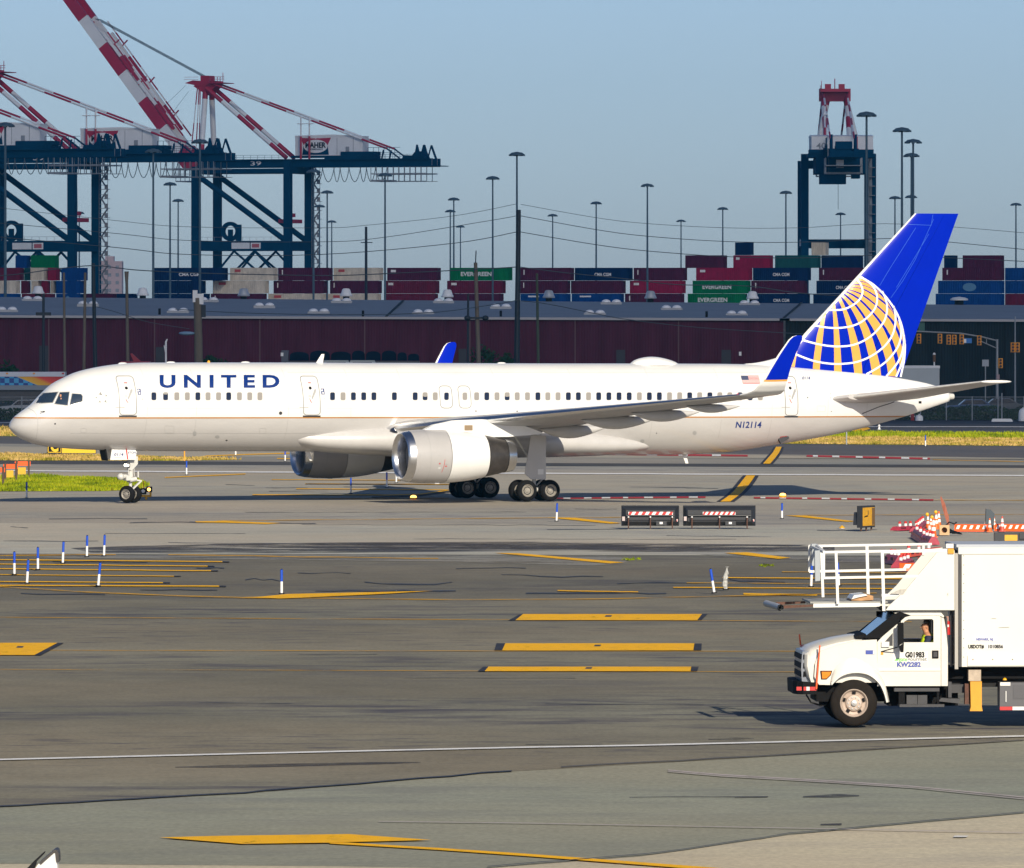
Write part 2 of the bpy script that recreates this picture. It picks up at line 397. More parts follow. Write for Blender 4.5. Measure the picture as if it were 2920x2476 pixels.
# dark patches on the apron
for pts, w in (([(1795, 2270), (1900, 2267.5), (2190, 2268)], 2.2), ([(2095, 2270), (2190, 2268)], 2.5),
               ([(2290, 2268), (2390, 2265), (2450, 2265)], [1.5, 6, 1.5]), ([(500, 2184), (690, 2181), (1060, 2173), (1200, 2170)], [1, 5, 4, 1]), ([(2020, 2105), (2100, 2103.5), (2150, 2103)], [1, 4, 1]), ([(2340, 2347), (2400, 2346)], [2, 3])):
    line('oil_stain', pts, [q * 1.8 for q in w] if isinstance(w, list) else w, M_stain, apron, -0.026 + 0.001 * random.random())
# sealcoat band and tar cracks on the taxiway
sheet('sealcoat_patch', [(200, 1561), (330, 1556), (560, 1551), (900, 1548), (1400, 1546), (1900, 1552), (2100, 1553), (2380, 1556), (2380, 1572), (1900, 1572), (1500, 1569), (900, 1575), (500, 1577), (260, 1574)], -0.026, M_sealp, taxi)
sheet('sealcoat_patch', [(330, 1566), (620, 1549), (1000, 1545), (1500, 1543), (2000, 1549), (2300, 1552), (2200, 1566), (1700, 1566), (1300, 1563), (800, 1570)], -0.025, M_sealp, taxi)
random.seed(21)
def crack(x0, y, x1, amp, w, par): 
    n = max(4, int((x1-x0)/50)); line('tar_crack', jag(x0, y, x1, y + random.uniform(-2, 5), n, amp), [random.uniform(0.3, 1) * w for _ in range(n+1)], M_crack, par, -0.022)
for a in ((140, 1478, 420, 1.2, 2.4), (370, 1489, 620, 1.2, 2.2), (540, 1487, 900, 1, 2.4), (30, 1500, 80, .5, 1.4), (10, 1541, 280, .8, 1.6), (480, 1546, 860, 1, 1.8), (860, 1494, 1700, 1, 1.2), (1560, 1508, 1790, .8, 1.8), (1900, 1526, 2200, .6, 1), (700, 1460, 1500, .6, .8), (1180, 1535, 2100, .7, 1.0), (300, 1520, 700, .6, .8), (1640, 1450, 1760, .5, 1.0), (2330, 1511, 2500, 1, 1.6)):
    crack(a[0], a[1], a[2], a[3], a[4], taxi)
for a in ((150, 1600, 420, 1.5, 2), (560, 1618, 640, 3, 4), (700, 1650, 800, 4, 3.5), (850, 1632, 1000, 2, 2), (1040, 1660, 1290, 4, 3.5), (1300, 1618, 1500, 3, 2.5), (1430, 1640, 1720, 4, 3), (1760, 1660, 2000, 3, 3), (400, 1680, 620, 2, 2.5), (900, 1682, 1300, 2, 4), (2080, 1652, 2240, 4, 3), (2170, 1648, 2320, 2, 2.5), (60, 1690, 300, 2, 3), (1500, 1690, 1900, 2, 4)):
    crack(a[0], a[1], a[2], a[3], a[4], shoul)
for k in range(5):
    x = random.uniform(0, 2600); crack(x, random.uniform(1740, 2120), x + random.uniform(150, 500), 0.6, 1.0, apron)
for k in range(10):
    x = random.uniform(300, 2600); crack(x, random.uniform(1365, 1415), x + random.uniform(60, 260), 0.4, 0.9, mid)
sheet('old_concrete_patch', [(0, 1584), (500, 1580), (1700, 1583), (1795, 1590), (1780, 1605), (1690, 1611), (1300, 1600), (600, 1592), (0, 1588)], -0.027, M_oldc, shoul)
sheet('old_concrete_patch', [(1990, 1578), (2300, 1581), (2920, 1586), (2920, 1606), (2500, 1600), (2360, 1602), (2240, 1592), (2060, 1586)], -0.027, M_oldc, shoul)
# yellow shoulder stripes, left group
for (x0, y0, x1, y1, w) in ((-500, 1590, 634, 1601, 2.6), (-500, 1602, 592, 1613.5, 2.4), (-500, 1616, 602, 1626.5, 2.6), (-500, 1633, 496, 1642, 2.0), (-500, 1653, 465, 1660.5, 2.6), (-500, 1666, 625, 1670.5, 3.2)):
    line('yellow_stripe', jag(x0, y0, x1, y1, 14, 0.35), w, M_yel, shoul)
    line('black_stripe_end', [(x1, y1), (x1 + 20, y1 + 0.4)], w, M_blk, shoul)
line('yellow_edge_line', [(-500, 1664), (0, 1672), (246, 1687), (500, 1697.5), (692, 1703), (800, 1702)], [2.6, 2.6, 2.8, 3, 4, 6], M_yelw, shoul)
sheet('yellow_wedge', [(720, 1703), (820, 1693), (1235, 1684), (1090, 1693), (800, 1706)], -0.010, M_yel, shoul)
line('yellow_edge_line', [(800, 1703.5), (1300, 1709), (1700, 1707), (2100, 1698), (2500, 1690)], 2.2, M_yelw, shoul)
# right group
for (x0, y0, x1, y1, w) in ((2230, 1630, 2700, 1634, 2.4), (2060, 1646, 2700, 1650, 2.6), (1958, 1661, 2700, 1666, 2.4), (1920, 1674, 2700, 1678, 2.6), (2120, 1692.5, 2330, 1695.5, 4.5), (1590, 1683, 1820, 1687, 2.6)):
    line('yellow_stripe', jag(x0, y0, x1, y1, 10, 0.35), w, M_yel if w > 2.45 else M_yelw, shoul)
sheet('yellow_wedge', [(1410, 1576), (1480, 1577), (1780, 1603), (1740, 1606)], -0.010, M_yel, shoul)
sheet('yellow_wedge', [(2065, 1576), (2130, 1574), (2255, 1590), (2220, 1593)], -0.010, M_yel, shoul)
line('yellow_edge_line', jag(480, 1581, 1250, 1592, 10, 1), 2.6, M_yelw, shoul)
line('yellow_edge_line', jag(-200, 1585, 330, 1580, 6, .6), 3, M_yelw, shoul)
# taxiway edge line pair with gaps
sheet('yellow_wedge', [(556, 1486), (640, 1485), (800, 1491), (760, 1494), (640, 1490), (560, 1489)], -0.010, M_yel, taxi)
line('yellow_edge_line', jag(620, 1484, 1780, 1474, 16, .5), 1.6, M_yelw, taxi)
sheet('yellow_wedge', [(1560, 1475), (1640, 1476), (1772, 1491), (1740, 1492.5)], -0.010, M_yel, taxi)
sheet('yellow_wedge', [(2240, 1469.5), (2300, 1470), (2440, 1486), (2415, 1487.5)], -0.010, M_yel, taxi)
line('yellow_edge_line', jag(2240, 1469, 2920, 1466, 10, .5), 1.5, M_yelw, taxi)
# big apron bars
def bar_mark(poly, ends):
    sheet('yellow_bar', poly, -0.010, M_yel, apron)
    for e in ends: sheet('black_bar_end', e, -0.012, M_blk, apron)
bar_mark([(1492, 1750), (2002, 1750), (1988, 1767.5), (1470, 1767.5)], ([(1482, 1751), (1494, 1749.5), (1468, 1768), (1449, 1768)], [(2003, 1749.5), (2018, 1749.5), (2000, 1767), (1989, 1767.5)]))
bar_mark([(1441, 1833.5), (1980, 1833.5), (1977, 1853.5), (1432, 1853.5)], ([(1416, 1833), (1441, 1833), (1432, 1853), (1410, 1853)], [(1981, 1834), (2001, 1834), (2000, 1853), (1978, 1853)]))
bar_mark([(1393, 1900), (1971, 1900), (1969, 1913), (1382, 1913)], ([(1378, 1900), (1393, 1900), (1382, 1913), (1362, 1913)], [(1972, 1899.5), (1993, 1899.5), (1988, 1913), (1970, 1913)]))
bar_mark([(-300, 1832), (164, 1832), (98, 1867), (-300, 1867)], ([(164, 1832), (182, 1832), (116, 1867), (98, 1867)],))
for x, y in ((1736, 1756), (1705, 1840), (1680, 1904), (58, 1844)):
    sheet('bar_light_patch', [(x - 8, y - 2), (x + 10, y - 2), (x + 6, y + 2.5), (x - 12, y + 2.5)], -0.006, M_crack, apron)
for (y0, y1, w) in ((1757, 1771, 1.4), (1852, 1856, 1.5), (1906, 1915, 1.3)):
    line('yellow_thin_line', jag(-300, y0, 2600, y1, 30, .3), w, M_yelw, apron, -0.016)
sheet('yellow_arrow_mark', [(455, 2386), (620, 2381.5), (995, 2376.5), (1230, 2393), (1130, 2396), (1010, 2399), (940, 2401), (690, 2404.5)], -0.012, M_yel, lapron)
line('yellow_lead_line', [(940, 2400), (1250, 2418), (1500, 2435), (2060, 2477), (2600, 2520)], [6, 6, 7, 8, 8], M_yel, lapron, -0.016)
line('white_road_line', [(-800, 2184), (0, 2164), (700, 2147), (1500, 2129), (1800, 2124), (2920, 2097), (3600, 2081)], 4.0, M_wht, apron)
for o, w in ((0, 2.2), (4, 1.8)):
    line('worn_line', [(1905, 2194 + o), (2058, 2207 + o), (2340, 2223 + o), (2600, 2240 + o), (2920, 2271 + o * 1.3), (3300, 2310 + o)], w, M_pink, lapron)
line('worn_line', [(1080, 2340), (1500, 2345), (2300, 2360), (2920, 2372)], 1.2, M_pink, lapron)
sheet('worn_dash', [(2722, 2381), (2762, 2381), (2756, 2384.5), (2718, 2384.5)], -0.012, M_wht, concrete)
# markings beyond the aircraft
line('white_edge_line', jag(-600, 1339, 2920, 1356, 26, .5) + jag(3000, 1356.6, 4000, 1362, 5, .4), 3.4, M_wht, mid)
line('yellow_stripe', [(470, 1361), (560, 1357), (700, 1351)], 2.2, M_yel, mid)
for (x0, y0, x1, y1, w) in ((870, 1379, 1290, 1381, 1.6), (872, 1379, 1286, 1380.5, 1.8), (845, 1393, 1280, 1396, 2.0), (720, 1410, 1110, 1411, 2.4), (775, 1367, 1200, 1369, 1.4)):
    line('yellow_stripe', jag(x0, y0, x1, y1, 10, .3), w, M_yel, mid)
line('yellow_edge_line', [(1110, 1411), (1200, 1408.5), (1280, 1397)], 2.4, M_yel, mid)
line('black_edge_line', [(1060, 1417), (1190, 1413.5), (1290, 1399.5)], 2.6, M_blk, mid)
line('yellow_edge_line', jag(830, 1421, 1280, 1420, 10, .3), 1.6, M_yelw, mid)
line('yellow_stripe', [(585, 1300), (700, 1295.5), (860, 1291)], 2.6, M_yel, rmid); line('yellow_stripe', [(790, 1307), (870, 1308)], 2.2, M_yel, rmid)
# red and white hold strips
def dashes(x0, y0, x1, y1, w, pitch, par):
    line('red_hold_strip', [(x0, y0), (x1, y1)], w, M_redp, par, -0.014); x = x0 + pitch * 0.3; k = 0
    while x < x1 - 8:
        L = pitch * random.uniform(0.22, 0.42); f = lambda q: y0 + (y1 - y0) * (q - x0) / (x1 - x0)
        line('white_hold_dash', [(x, f(x)), (min(x + L, x1), f(x + L))], w * 0.9, M_wht, par, -0.008); x += pitch * random.uniform(0.75, 1.2)
dashes(1588, 1420, 2012, 1417, 4.4, 62, mid); dashes(2150, 1418.5, 2662, 1425, 4.4, 62, mid)
dashes(1500, 1292, 2132, 1299, 5, 80, redge); dashes(2300, 1299.5, 2652, 1307.5, 5, 60, redge)
line('yellow_edge_line', jag(2665, 1425.5, 2920, 1426, 6, .4), 1.6, M_yelw, mid); line('yellow_edge_line', jag(2660, 1310.5, 2920, 1316, 6, .4), 2, M_yelw, redge)
# curved yellow centre line with black borders
def curve_mark(c, w, par):
    sheet('black_centre_border', [(x - ww * 0.92, y) for (x, y), ww in zip(c, w)] + [(x + ww * 0.92, y) for (x, y), ww in reversed(list(zip(c, w)))], -0.018, M_blk, par)
    sheet('yellow_centre_line', [(x - ww / 2, y) for (x, y), ww in zip(c, w)] + [(x + ww / 2, y) for (x, y), ww in reversed(list(zip(c, w)))], -0.006, M_yel, par)
curve_mark([(2141, 1355.5), (2132, 1368), (2119, 1385), (2104, 1402), (2088, 1416), (2068, 1430)], [25, 27, 28, 27, 27, 28], mid)
curve_mark([(2221, 1274), (2213, 1290), (2201, 1305), (2186, 1322)], [16, 18, 20, 20], redge)
sheet('yellow_wedge', [(2430, 1224), (2475, 1218), (2482, 1222), (2460, 1229), (2430, 1230)], -0.02, M_yel, road)
line('white_road_line', jag(-600, 1208, 90, 1205, 6, .4), 1.6, M_wht, road)
line('white_road_line', jag(2400, 1216, 4000, 1219, 8, .4), 1.6, M_wht, road)

# grass: uncountable blades over a soil sheet
def grassmat(name, cols, sc=0.6):
    m = bpy.data.materials.new(name); m.use_nodes = True; nt = m.node_tree; N = nt.nodes; L = nt.links
    b = N['Principled BSDF']; b.inputs['Roughness'].default_value = 0.8; b.inputs['Specular IOR Level'].default_value = 0.2
    geo = N.new('ShaderNodeNewGeometry'); n = N.new('ShaderNodeTexNoise'); n.inputs['Scale'].default_value = sc; n.inputs['Detail'].default_value = 4
    mp = N.new('ShaderNodeMapping'); mp.inputs['Scale'].default_value = (1, 0.35, 1); L.new(geo.outputs['Position'], mp.inputs[0]); L.new(mp.outputs[0], n.inputs['Vector'])
    cr = N.new('ShaderNodeValToRGB'); cr.color_ramp.elements[0].position = 0.32; cr.color_ramp.elements[1].position = 0.68
    cr.color_ramp.elements[0].color = (*cols[0], 1); cr.color_ramp.elements[1].color = (*cols[2], 1)
    e = cr.color_ramp.elements.new(0.5); e.color = (*cols[1], 1)
    L.new(n.outputs[0], cr.inputs[0]); L.new(cr.outputs[0], b.inputs['Base Color'])
    return m
M_gr1 = grassmat('grass_mat', ((0.08, 0.13, 0.001), (0.23, 0.28, 0.001), (0.34, 0.34, 0.012)))
M_gr2 = grassmat('dry_grass_mat', ((0.24, 0.22, 0.01), (0.44, 0.30, 0.08), (0.56, 0.38, 0.15)))
M_soil = grassmat('grass_soil_mat', ((0.16, 0.19, 0.004), (0.28, 0.29, 0.012), (0.36, 0.27, 0.04)))
def grass(name, poly, n, hh, m, label):
    pts = [G(x, y) for x, y in poly]
    root = sheet('grass_soil', poly, -0.024, M_soil) if name == 'grass' else None
    xs = [p.x for p in pts]; ys = [p.y for p in pts]
    def inside(x, y):
        c = False; j = len(pts) - 1
        for i in range(len(pts)):
            if (pts[i].y > y) != (pts[j].y > y) and x < (pts[j].x - pts[i].x) * (y - pts[i].y) / (pts[j].y - pts[i].y) + pts[i].x: c = not c
            j = i
        return c
    v = []; f = []; k = 0
    while k < n:
        x = random.uniform(min(xs), max(xs)); y = random.uniform(min(ys), max(ys))
        if not inside(x, y): continue
        q = mnoise.noise(Vector((x * 0.5, y * 0.2, 3)))
        h = hh * random.uniform(0.5, 1.15) * (1 + 0.9 * q); w = random.uniform(0.03, 0.09); a = random.uniform(0, math.pi); lx, ly = random.uniform(-.1, .1), random.uniform(-.1, .1)
        i = len(v); v += [(x - w*math.cos(a), y - w*math.sin(a), -0.02), (x + w*math.cos(a), y + w*math.sin(a), -0.02), (x + lx, y + ly, max(h, .03))]
        f.append((i, i+1, i+2)); k += 1
    me = bpy.data.meshes.new(name); me.from_pydata(v, [], f); me.materials.append(m)
    o = link_mesh(name, me); tag(o, label, 'grass', kind='stuff')
grass('grass', [(-500, 1363), (150, 1360), (300, 1364), (400, 1372), (425, 1384), (395, 1395), (300, 1399), (-500, 1402)], 26000, 0.16, M_gr1, 'bright green grass patch behind the nose wheel')
grass('grass', [(-900, 1291), (0, 1294), (300, 1300), (560, 1306), (690, 1310), (500, 1313), (0, 1312), (-900, 1310)], 16000, 0.14, M_gr2, 'yellowish grass strip under the yellow sign')
grass('grass', [(-900, 1207), (0, 1217), (400, 1222), (400, 1247), (0, 1243), (-900, 1236)], 9000, 0.18, M_gr2, 'grass strip left of the aircraft nose')
grass('grass', [(2000, 1230), (2500, 1233), (2920, 1236), (3500, 1240), (3500, 1253), (2920, 1250), (2500, 1246), (2000, 1242)], 12000, 0.2, M_gr1, 'green far half of the verge below the tail')
grass('grass', [(2000, 1242), (2500, 1246), (2920, 1250), (3500, 1253), (3500, 1277), (2920, 1271), (2500, 1267), (2000, 1262)], 14000, 0.12, M_gr2, 'dry tan near half of the verge below the tail')
for k, (x, y, w) in enumerate(((1800, 1594, 60), (2190, 1612, 50))):
    grass('weeds', [(x - w/2, y - 2), (x + w/3, y - 3), (x + w/2, y + 2), (x - w/3, y + 4)], 30, 0.04, M_gr1, ['weeds at the tip of the wedge marking', 'yellow green weeds in a crack near the slanted marker', 'small weed tuft in the dark asphalt', 'weed tuft left of the wedge marking', 'weeds below the red barricades', 'weeds behind the leftmost row of markers', 'weed tuft on the old concrete patch'][k])
# ------------------------------------------------------------------ the airliner (local axes: x aft from the nose, y starboard, z up)
TH = R(22.3); CT, ST = math.cos(TH), math.sin(TH)
AM = 24.13
OX = XW(1523, 400) - AM * CT - 3.66 * ST; OY = 400 - AM * ST + 3.66 * CT
def A(px, l=0.0):
    k = (px - CX) / F; return (k * (OY - l * CT) - OX - l * ST) / (CT - k * ST)
def DY(a, l=0.0): return OY + a * ST - l * CT
def ZP(py, a, l=0.0): return H - (py - HY) * DY(a, l) / F
jet = empty('airliner', (OX, OY, 0), TH, 'white airliner with blue tail bearing a gold and white globe on the taxiway', 'airliner')
top_px = [(37,1195),(55.5,1178.6),(79,1162),(92.6,1152),(108,1136),(123,1120),(151.5,1094),(182,1077.6),(215,1062.5),(249,1053),(286,1045.6),(323,1040),(363.5,1036),(417,1034.3),(700,1034),(1100,1035),(1500,1036.5),(2000,1037.5),(2150,1039.5),(2300,1049),(2450,1063),(2561,1078),(2663,1099),(2710,1122)]
bot_px = [(33.6,1229),(47,1242.5),(67,1254),(101,1267.5),(134.6,1274),(168,1277.5),(235,1282),(404,1286),(800,1287.5),(1200,1289),(1500,1291),(1837,1297.5),(1938,1297),(2006,1294),(2100,1286.5),(2173,1275),(2254,1261.5),(2360,1243),(2459,1221),(2516,1206),(2581,1187.5),(2638,1168.5),(2704,1146)]
NOSE = ZP(1219, 0)
def prof(px):
    aa = [0.0]; zz = [NOSE]
    for x, y in px:
        a = A(x); aa.append(a); zz.append(ZP(y, a))
    return np.sqrt(np.array(aa)), np.array(zz)
TA, TZ = prof(top_px); BA, BZ = prof(bot_px)
AEND = min(TA[-1], BA[-1]) ** 2
WT = [(0, 0.0), (0.06, 0.24), (0.25, 0.52), (0.7, 0.86), (1.4, 1.16), (2.4, 1.45), (3.4, 1.63), (4.5, 1.76), (6, 1.85), (7.5, 1.88), (31, 1.88), (34, 1.79), (37, 1.52), (40, 1.13), (43, 0.68), (45, 0.38), (46.2, 0.24), (47.5, 0.18)]
WA = np.sqrt(np.array([w[0] for w in WT])); WW = np.array([w[1] for w in WT])
def sect(a):
    s = math.sqrt(max(a, 0)); return float(pchip(TA, TZ, s)), float(pchip(BA, BZ, s)), float(pchip(WA, WW, s))
def side(a, z):
    "port half-width of the fuselage at station a, height z, and outward normal (l, z)"
    zt, zb, w = sect(a); zc, h = (zt + zb) / 2, max((zt - zb) / 2, 1e-3); t = max(-0.9999, min(0.9999, (z - zc) / h))
    l = w * math.sqrt(1 - t * t); n = Vector((l / max(w, .01) ** 2, (z - zc) / h ** 2)); n.normalize(); return l, n
def on_body(off):
    def fn(px, py):
        l = 1.6
        for _ in range(8):
            a = A(px, l); z = ZP(py, a, l); l2, n = side(a, z); l = 0.5 * l + 0.5 * l2
        l2, n = side(a, z); l = l2 + off * n[0]
        return Vector((a, -l, z + off * n[1]))
    return fn
# paint schemes
def bodymat():
    m = bpy.data.materials.new('airliner_paint'); m.use_nodes = True; nt = m.node_tree; N = nt.nodes; L = nt.links
    b = N['Principled BSDF']; b.inputs['Roughness'].default_value = 0.30; b.inputs['Coat Weight'].default_value = 0.35; b.inputs['Coat Roughness'].default_value = 0.12
    tc = N.new('ShaderNodeTexCoord'); sp = N.new('ShaderNodeSeparateXYZ'); L.new(tc.outputs['Object'], sp.inputs[0])
    k = N.new('ShaderNodeMath'); k.operation = 'MULTIPLY_ADD'; k.inputs[1].default_value = 0.0031; L.new(sp.outputs[0], k.inputs[0]); L.new(sp.outputs[2], k.inputs[2])
    cr = N.new('ShaderNodeValToRGB'); cr.color_ramp.interpolation = 'CONSTANT'
    mr = N.new('ShaderNodeMapRange'); mr.inputs[1].default_value = 3.0; mr.inputs[2].default_value = 5.0; L.new(k.outputs[0], mr.inputs[0]); L.new(mr.outputs[0], cr.inputs[0])
    s0 = ZP(1192, A(800, 1.85), 1.85) + 0.0031 * A(800, 1.85)
    e = cr.color_ramp.elements; e[0].color = (0.49, 0.48, 0.475, 1); e[0].position = 0
    e[1].position = (s0 - 0.028 - 3.0) / 2; e[1].color = (0.42, 0.19, 0.05, 1)
    q = e.new((s0 + 0.030 - 3.0) / 2); q.color = (0.73, 0.73, 0.72, 1)
    # grime: streaks running down and along
    mp = N.new('ShaderNodeMapping'); mp.inputs['Scale'].default_value = (0.55, 1, 2.2); L.new(tc.outputs['Object'], mp.inputs[0])
    n = N.new('ShaderNodeTexNoise'); n.inputs['Scale'].default_value = 1.0; n.inputs['Detail'].default_value = 7; n.inputs['Roughness'].default_value = 0.65; L.new(mp.outputs[0], n.inputs['Vector'])
    m2 = N.new('ShaderNodeMapRange'); m2.inputs[1].default_value = 0.3; m2.inputs[2].default_value = 0.75; m2.inputs[3].default_value = 1.02; m2.inputs[4].default_value = 0.90; L.new(n.outputs[0], m2.inputs[0])
    mx = N.new('ShaderNodeMix'); mx.data_type = 'RGBA'; mx.blend_type = 'MULTIPLY'; mx.inputs[0].default_value = 1; L.new(cr.outputs[0], mx.inputs[6]); L.new(m2.outputs[0], mx.inputs[7])
    L.new(mx.outputs[2], b.inputs['Base Color'])
    return m
M_body = bodymat()
M_white = mat('aircraft_white', (0.73, 0.73, 0.72), 0.3, var=0.04, scale=1.2, coat=0.3)
M_grey = mat('aircraft_grey', (0.50, 0.49, 0.485), 0.35, var=0.06, scale=1.5, coat=0.2)
M_wingu = mat('wing_grey', (0.40, 0.40, 0.41), 0.42, var=0.10, scale=1.6, stretch=(1, 0.4, 1))
M_alu = mat('bare_metal', (0.72, 0.73, 0.75), 0.27, 1.0, var=0.1, scale=2)
M_blue = mat('tail_blue', (0.0, 0.014, 0.40), 0.30, var=0.06, scale=0.8, coat=0.0, spec=0.12)
M_gold = mat('tail_gold', (0.72, 0.36, 0.07), 0.35, var=0.05)
M_wline = mat('tail_white_line', (0.82, 0.82, 0.82), 0.35)
M_letter = mat('lettering_blue', (0.002, 0.026, 0.17), 0.35)
M_outl = mat('door_outline_grey', (0.26, 0.26, 0.26), 0.5)
M_glass = mat('cabin_glass', (0.012, 0.018, 0.04), 0.08, spec=0.8)
M_shade = mat('window_shade', (0.24, 0.225, 0.21), 0.6)
M_wfr = mat('window_frame', (0.55, 0.55, 0.55), 0.4)
M_tire = mat('tyre_rubber', (0.009, 0.009, 0.010), 0.85, var=0.25, scale=6, spec=0.1)
M_hub = mat('wheel_hub', (0.30, 0.28, 0.25), 0.5, 0.3, var=0.2, scale=8)
M_gear = mat('gear_white', (0.52, 0.52, 0.50), 0.4, var=0.15, scale=5)
M_steel = mat('dark_steel', (0.07, 0.07, 0.075), 0.45, 0.6, var=0.2, scale=6)
M_nozz = mat('nozzle_metal', (0.11, 0.10, 0.095), 0.42, 0.8, var=0.3, scale=3)
M_black = mat('matt_black', (0.008, 0.008, 0.010), 0.7, spec=0.15)
M_redm = mat('marking_red', (0.50, 0.02, 0.02), 0.5)
M_lgrey = mat('marking_grey', (0.33, 0.33, 0.33), 0.5)
M_lamp = mat('lit_lamp', (1.0, 0.93, 0.78), 0.3, emit=4.0)
# fuselage
st = [0.0004, 0.012, 0.04, 0.09, 0.16, 0.25, 0.36] + list(np.arange(0.48, 8.0, 0.16)) + list(np.arange(8.0, 30.5, 0.75)) + list(np.arange(30.6, AEND - 0.2, 0.25)) + [AEND - 0.12, AEND]
NR = 96; rings = []
for a in st:
    zt, zb, w = sect(a); zc, h = (zt + zb) / 2, (zt - zb) / 2
    rings.append([(a, w * math.cos(2*math.pi*i/NR), zc + h * math.sin(2*math.pi*i/NR)) for i in range(NR)])
MB().loft(rings, True, True).build('fuselage', M_body, jet, 'all')
# wing-to-body fairing
fa = [(13.4, 1.30, 2.6, 3.3), (14.4, 1.55, 2.35, 3.35), (15.4, 1.84, 2.22, 3.42), (16.6, 2.06, 2.13, 3.5), (18.5, 2.18, 2.02, 3.55), (21, 2.22, 1.94, 3.5), (24, 2.22, 1.92, 3.4), (26.5, 2.16, 1.94, 3.3), (28.2, 2.0, 1.97, 3.15), (29.4, 1.74, 2.03, 3.0), (30.4, 1.38, 2.12, 2.85), (31.2, 1.0, 2.26, 2.75)]
rings = []
fx = [q[0] for q in fa]
for a in np.linspace(13.4, 31.2, 40):
    w = float(pchip(fx, [q[1] for q in fa], a)); zb = float(pchip(fx, [q[2] for q in fa], a)); zt = float(pchip(fx, [q[3] for q in fa], a))
    zc, h = (zb + zt) / 2, (zt - zb) / 2; ring = []
    for i in range(40):
        an = 2 * math.pi * i / 40; c, s = math.cos(an), math.sin(an)
        ring.append((a, w * math.copysign(abs(c) ** 0.72, c), zc + h * math.copysign(abs(s) ** 0.85, s)))
    rings.append(ring)
MB().loft(rings, True, True).build('belly_fairing', M_grey, jet, 'all')
# aerofoil lofts
def foil(t):  # half thickness (fraction of max) along chord
    return 2.969 * math.sqrt(max(t, 0)) - 1.26 * t - 3.516 * t * t + 2.843 * t ** 3 - 1.036 * t ** 4
TS = [0, 0.006, 0.02, 0.05, 0.1, 0.18, 0.28, 0.4, 0.52, 0.64, 0.76, 0.88, 1.0]
def section(le, te, tc, nrm, t0=0.0, t1=1.0):
    "closed ring between chord fractions, thickness along nrm"
    le = Vector(le); te = Vector(te); nrm = Vector(nrm); ch = (te - le).length
    ts = [t0] + [t for t in TS if t0 < t < t1] + [t1]
    up = [le + (te - le) * t + nrm * (foil(t) * ch * tc / 2) for t in ts]
    lo = [le + (te - le) * t - nrm * (foil(t) * ch * tc / 2 * 0.85) for t in ts]
    return up + lo[::-1]
# stations: l, LE a, LE z, chord, TE z drop, t/c
FLEX = {1: 0.0, -1: -0.020}
WS = [(1.2, 17.3, 3.18, 8.6, 0.10, 0.135), (2.2, 17.93, 3.32, 7.9, 0.12, 0.13), (5.0, 19.55, 3.60, 6.45, 0.10, 0.12), (7.8, 21.18, 3.88, 5.2, 0.05, 0.112), (11, 23.03, 4.19, 4.25, 0.03, 0.105), (15, 25.35, 4.58, 3.05, 0.0, 0.10), (19, 27.67, 4.97, 1.85, 0.0, 0.095)]
def wing_st(l):
    ls = [w[0] for w in WS]; return [float(np.interp(l, ls, [w[k] for w in WS])) for k in range(1, 6)]
def wing_pt(l, t, sgn=1, low=0):
    le, z, c, dr, tc = wing_st(l); zz = z + (-dr) * t + (-1 if low else 1) * foil(t) * c * tc / 2 * (0.85 if low else 1)
    return Vector((le + c * t, -l * sgn, zz))
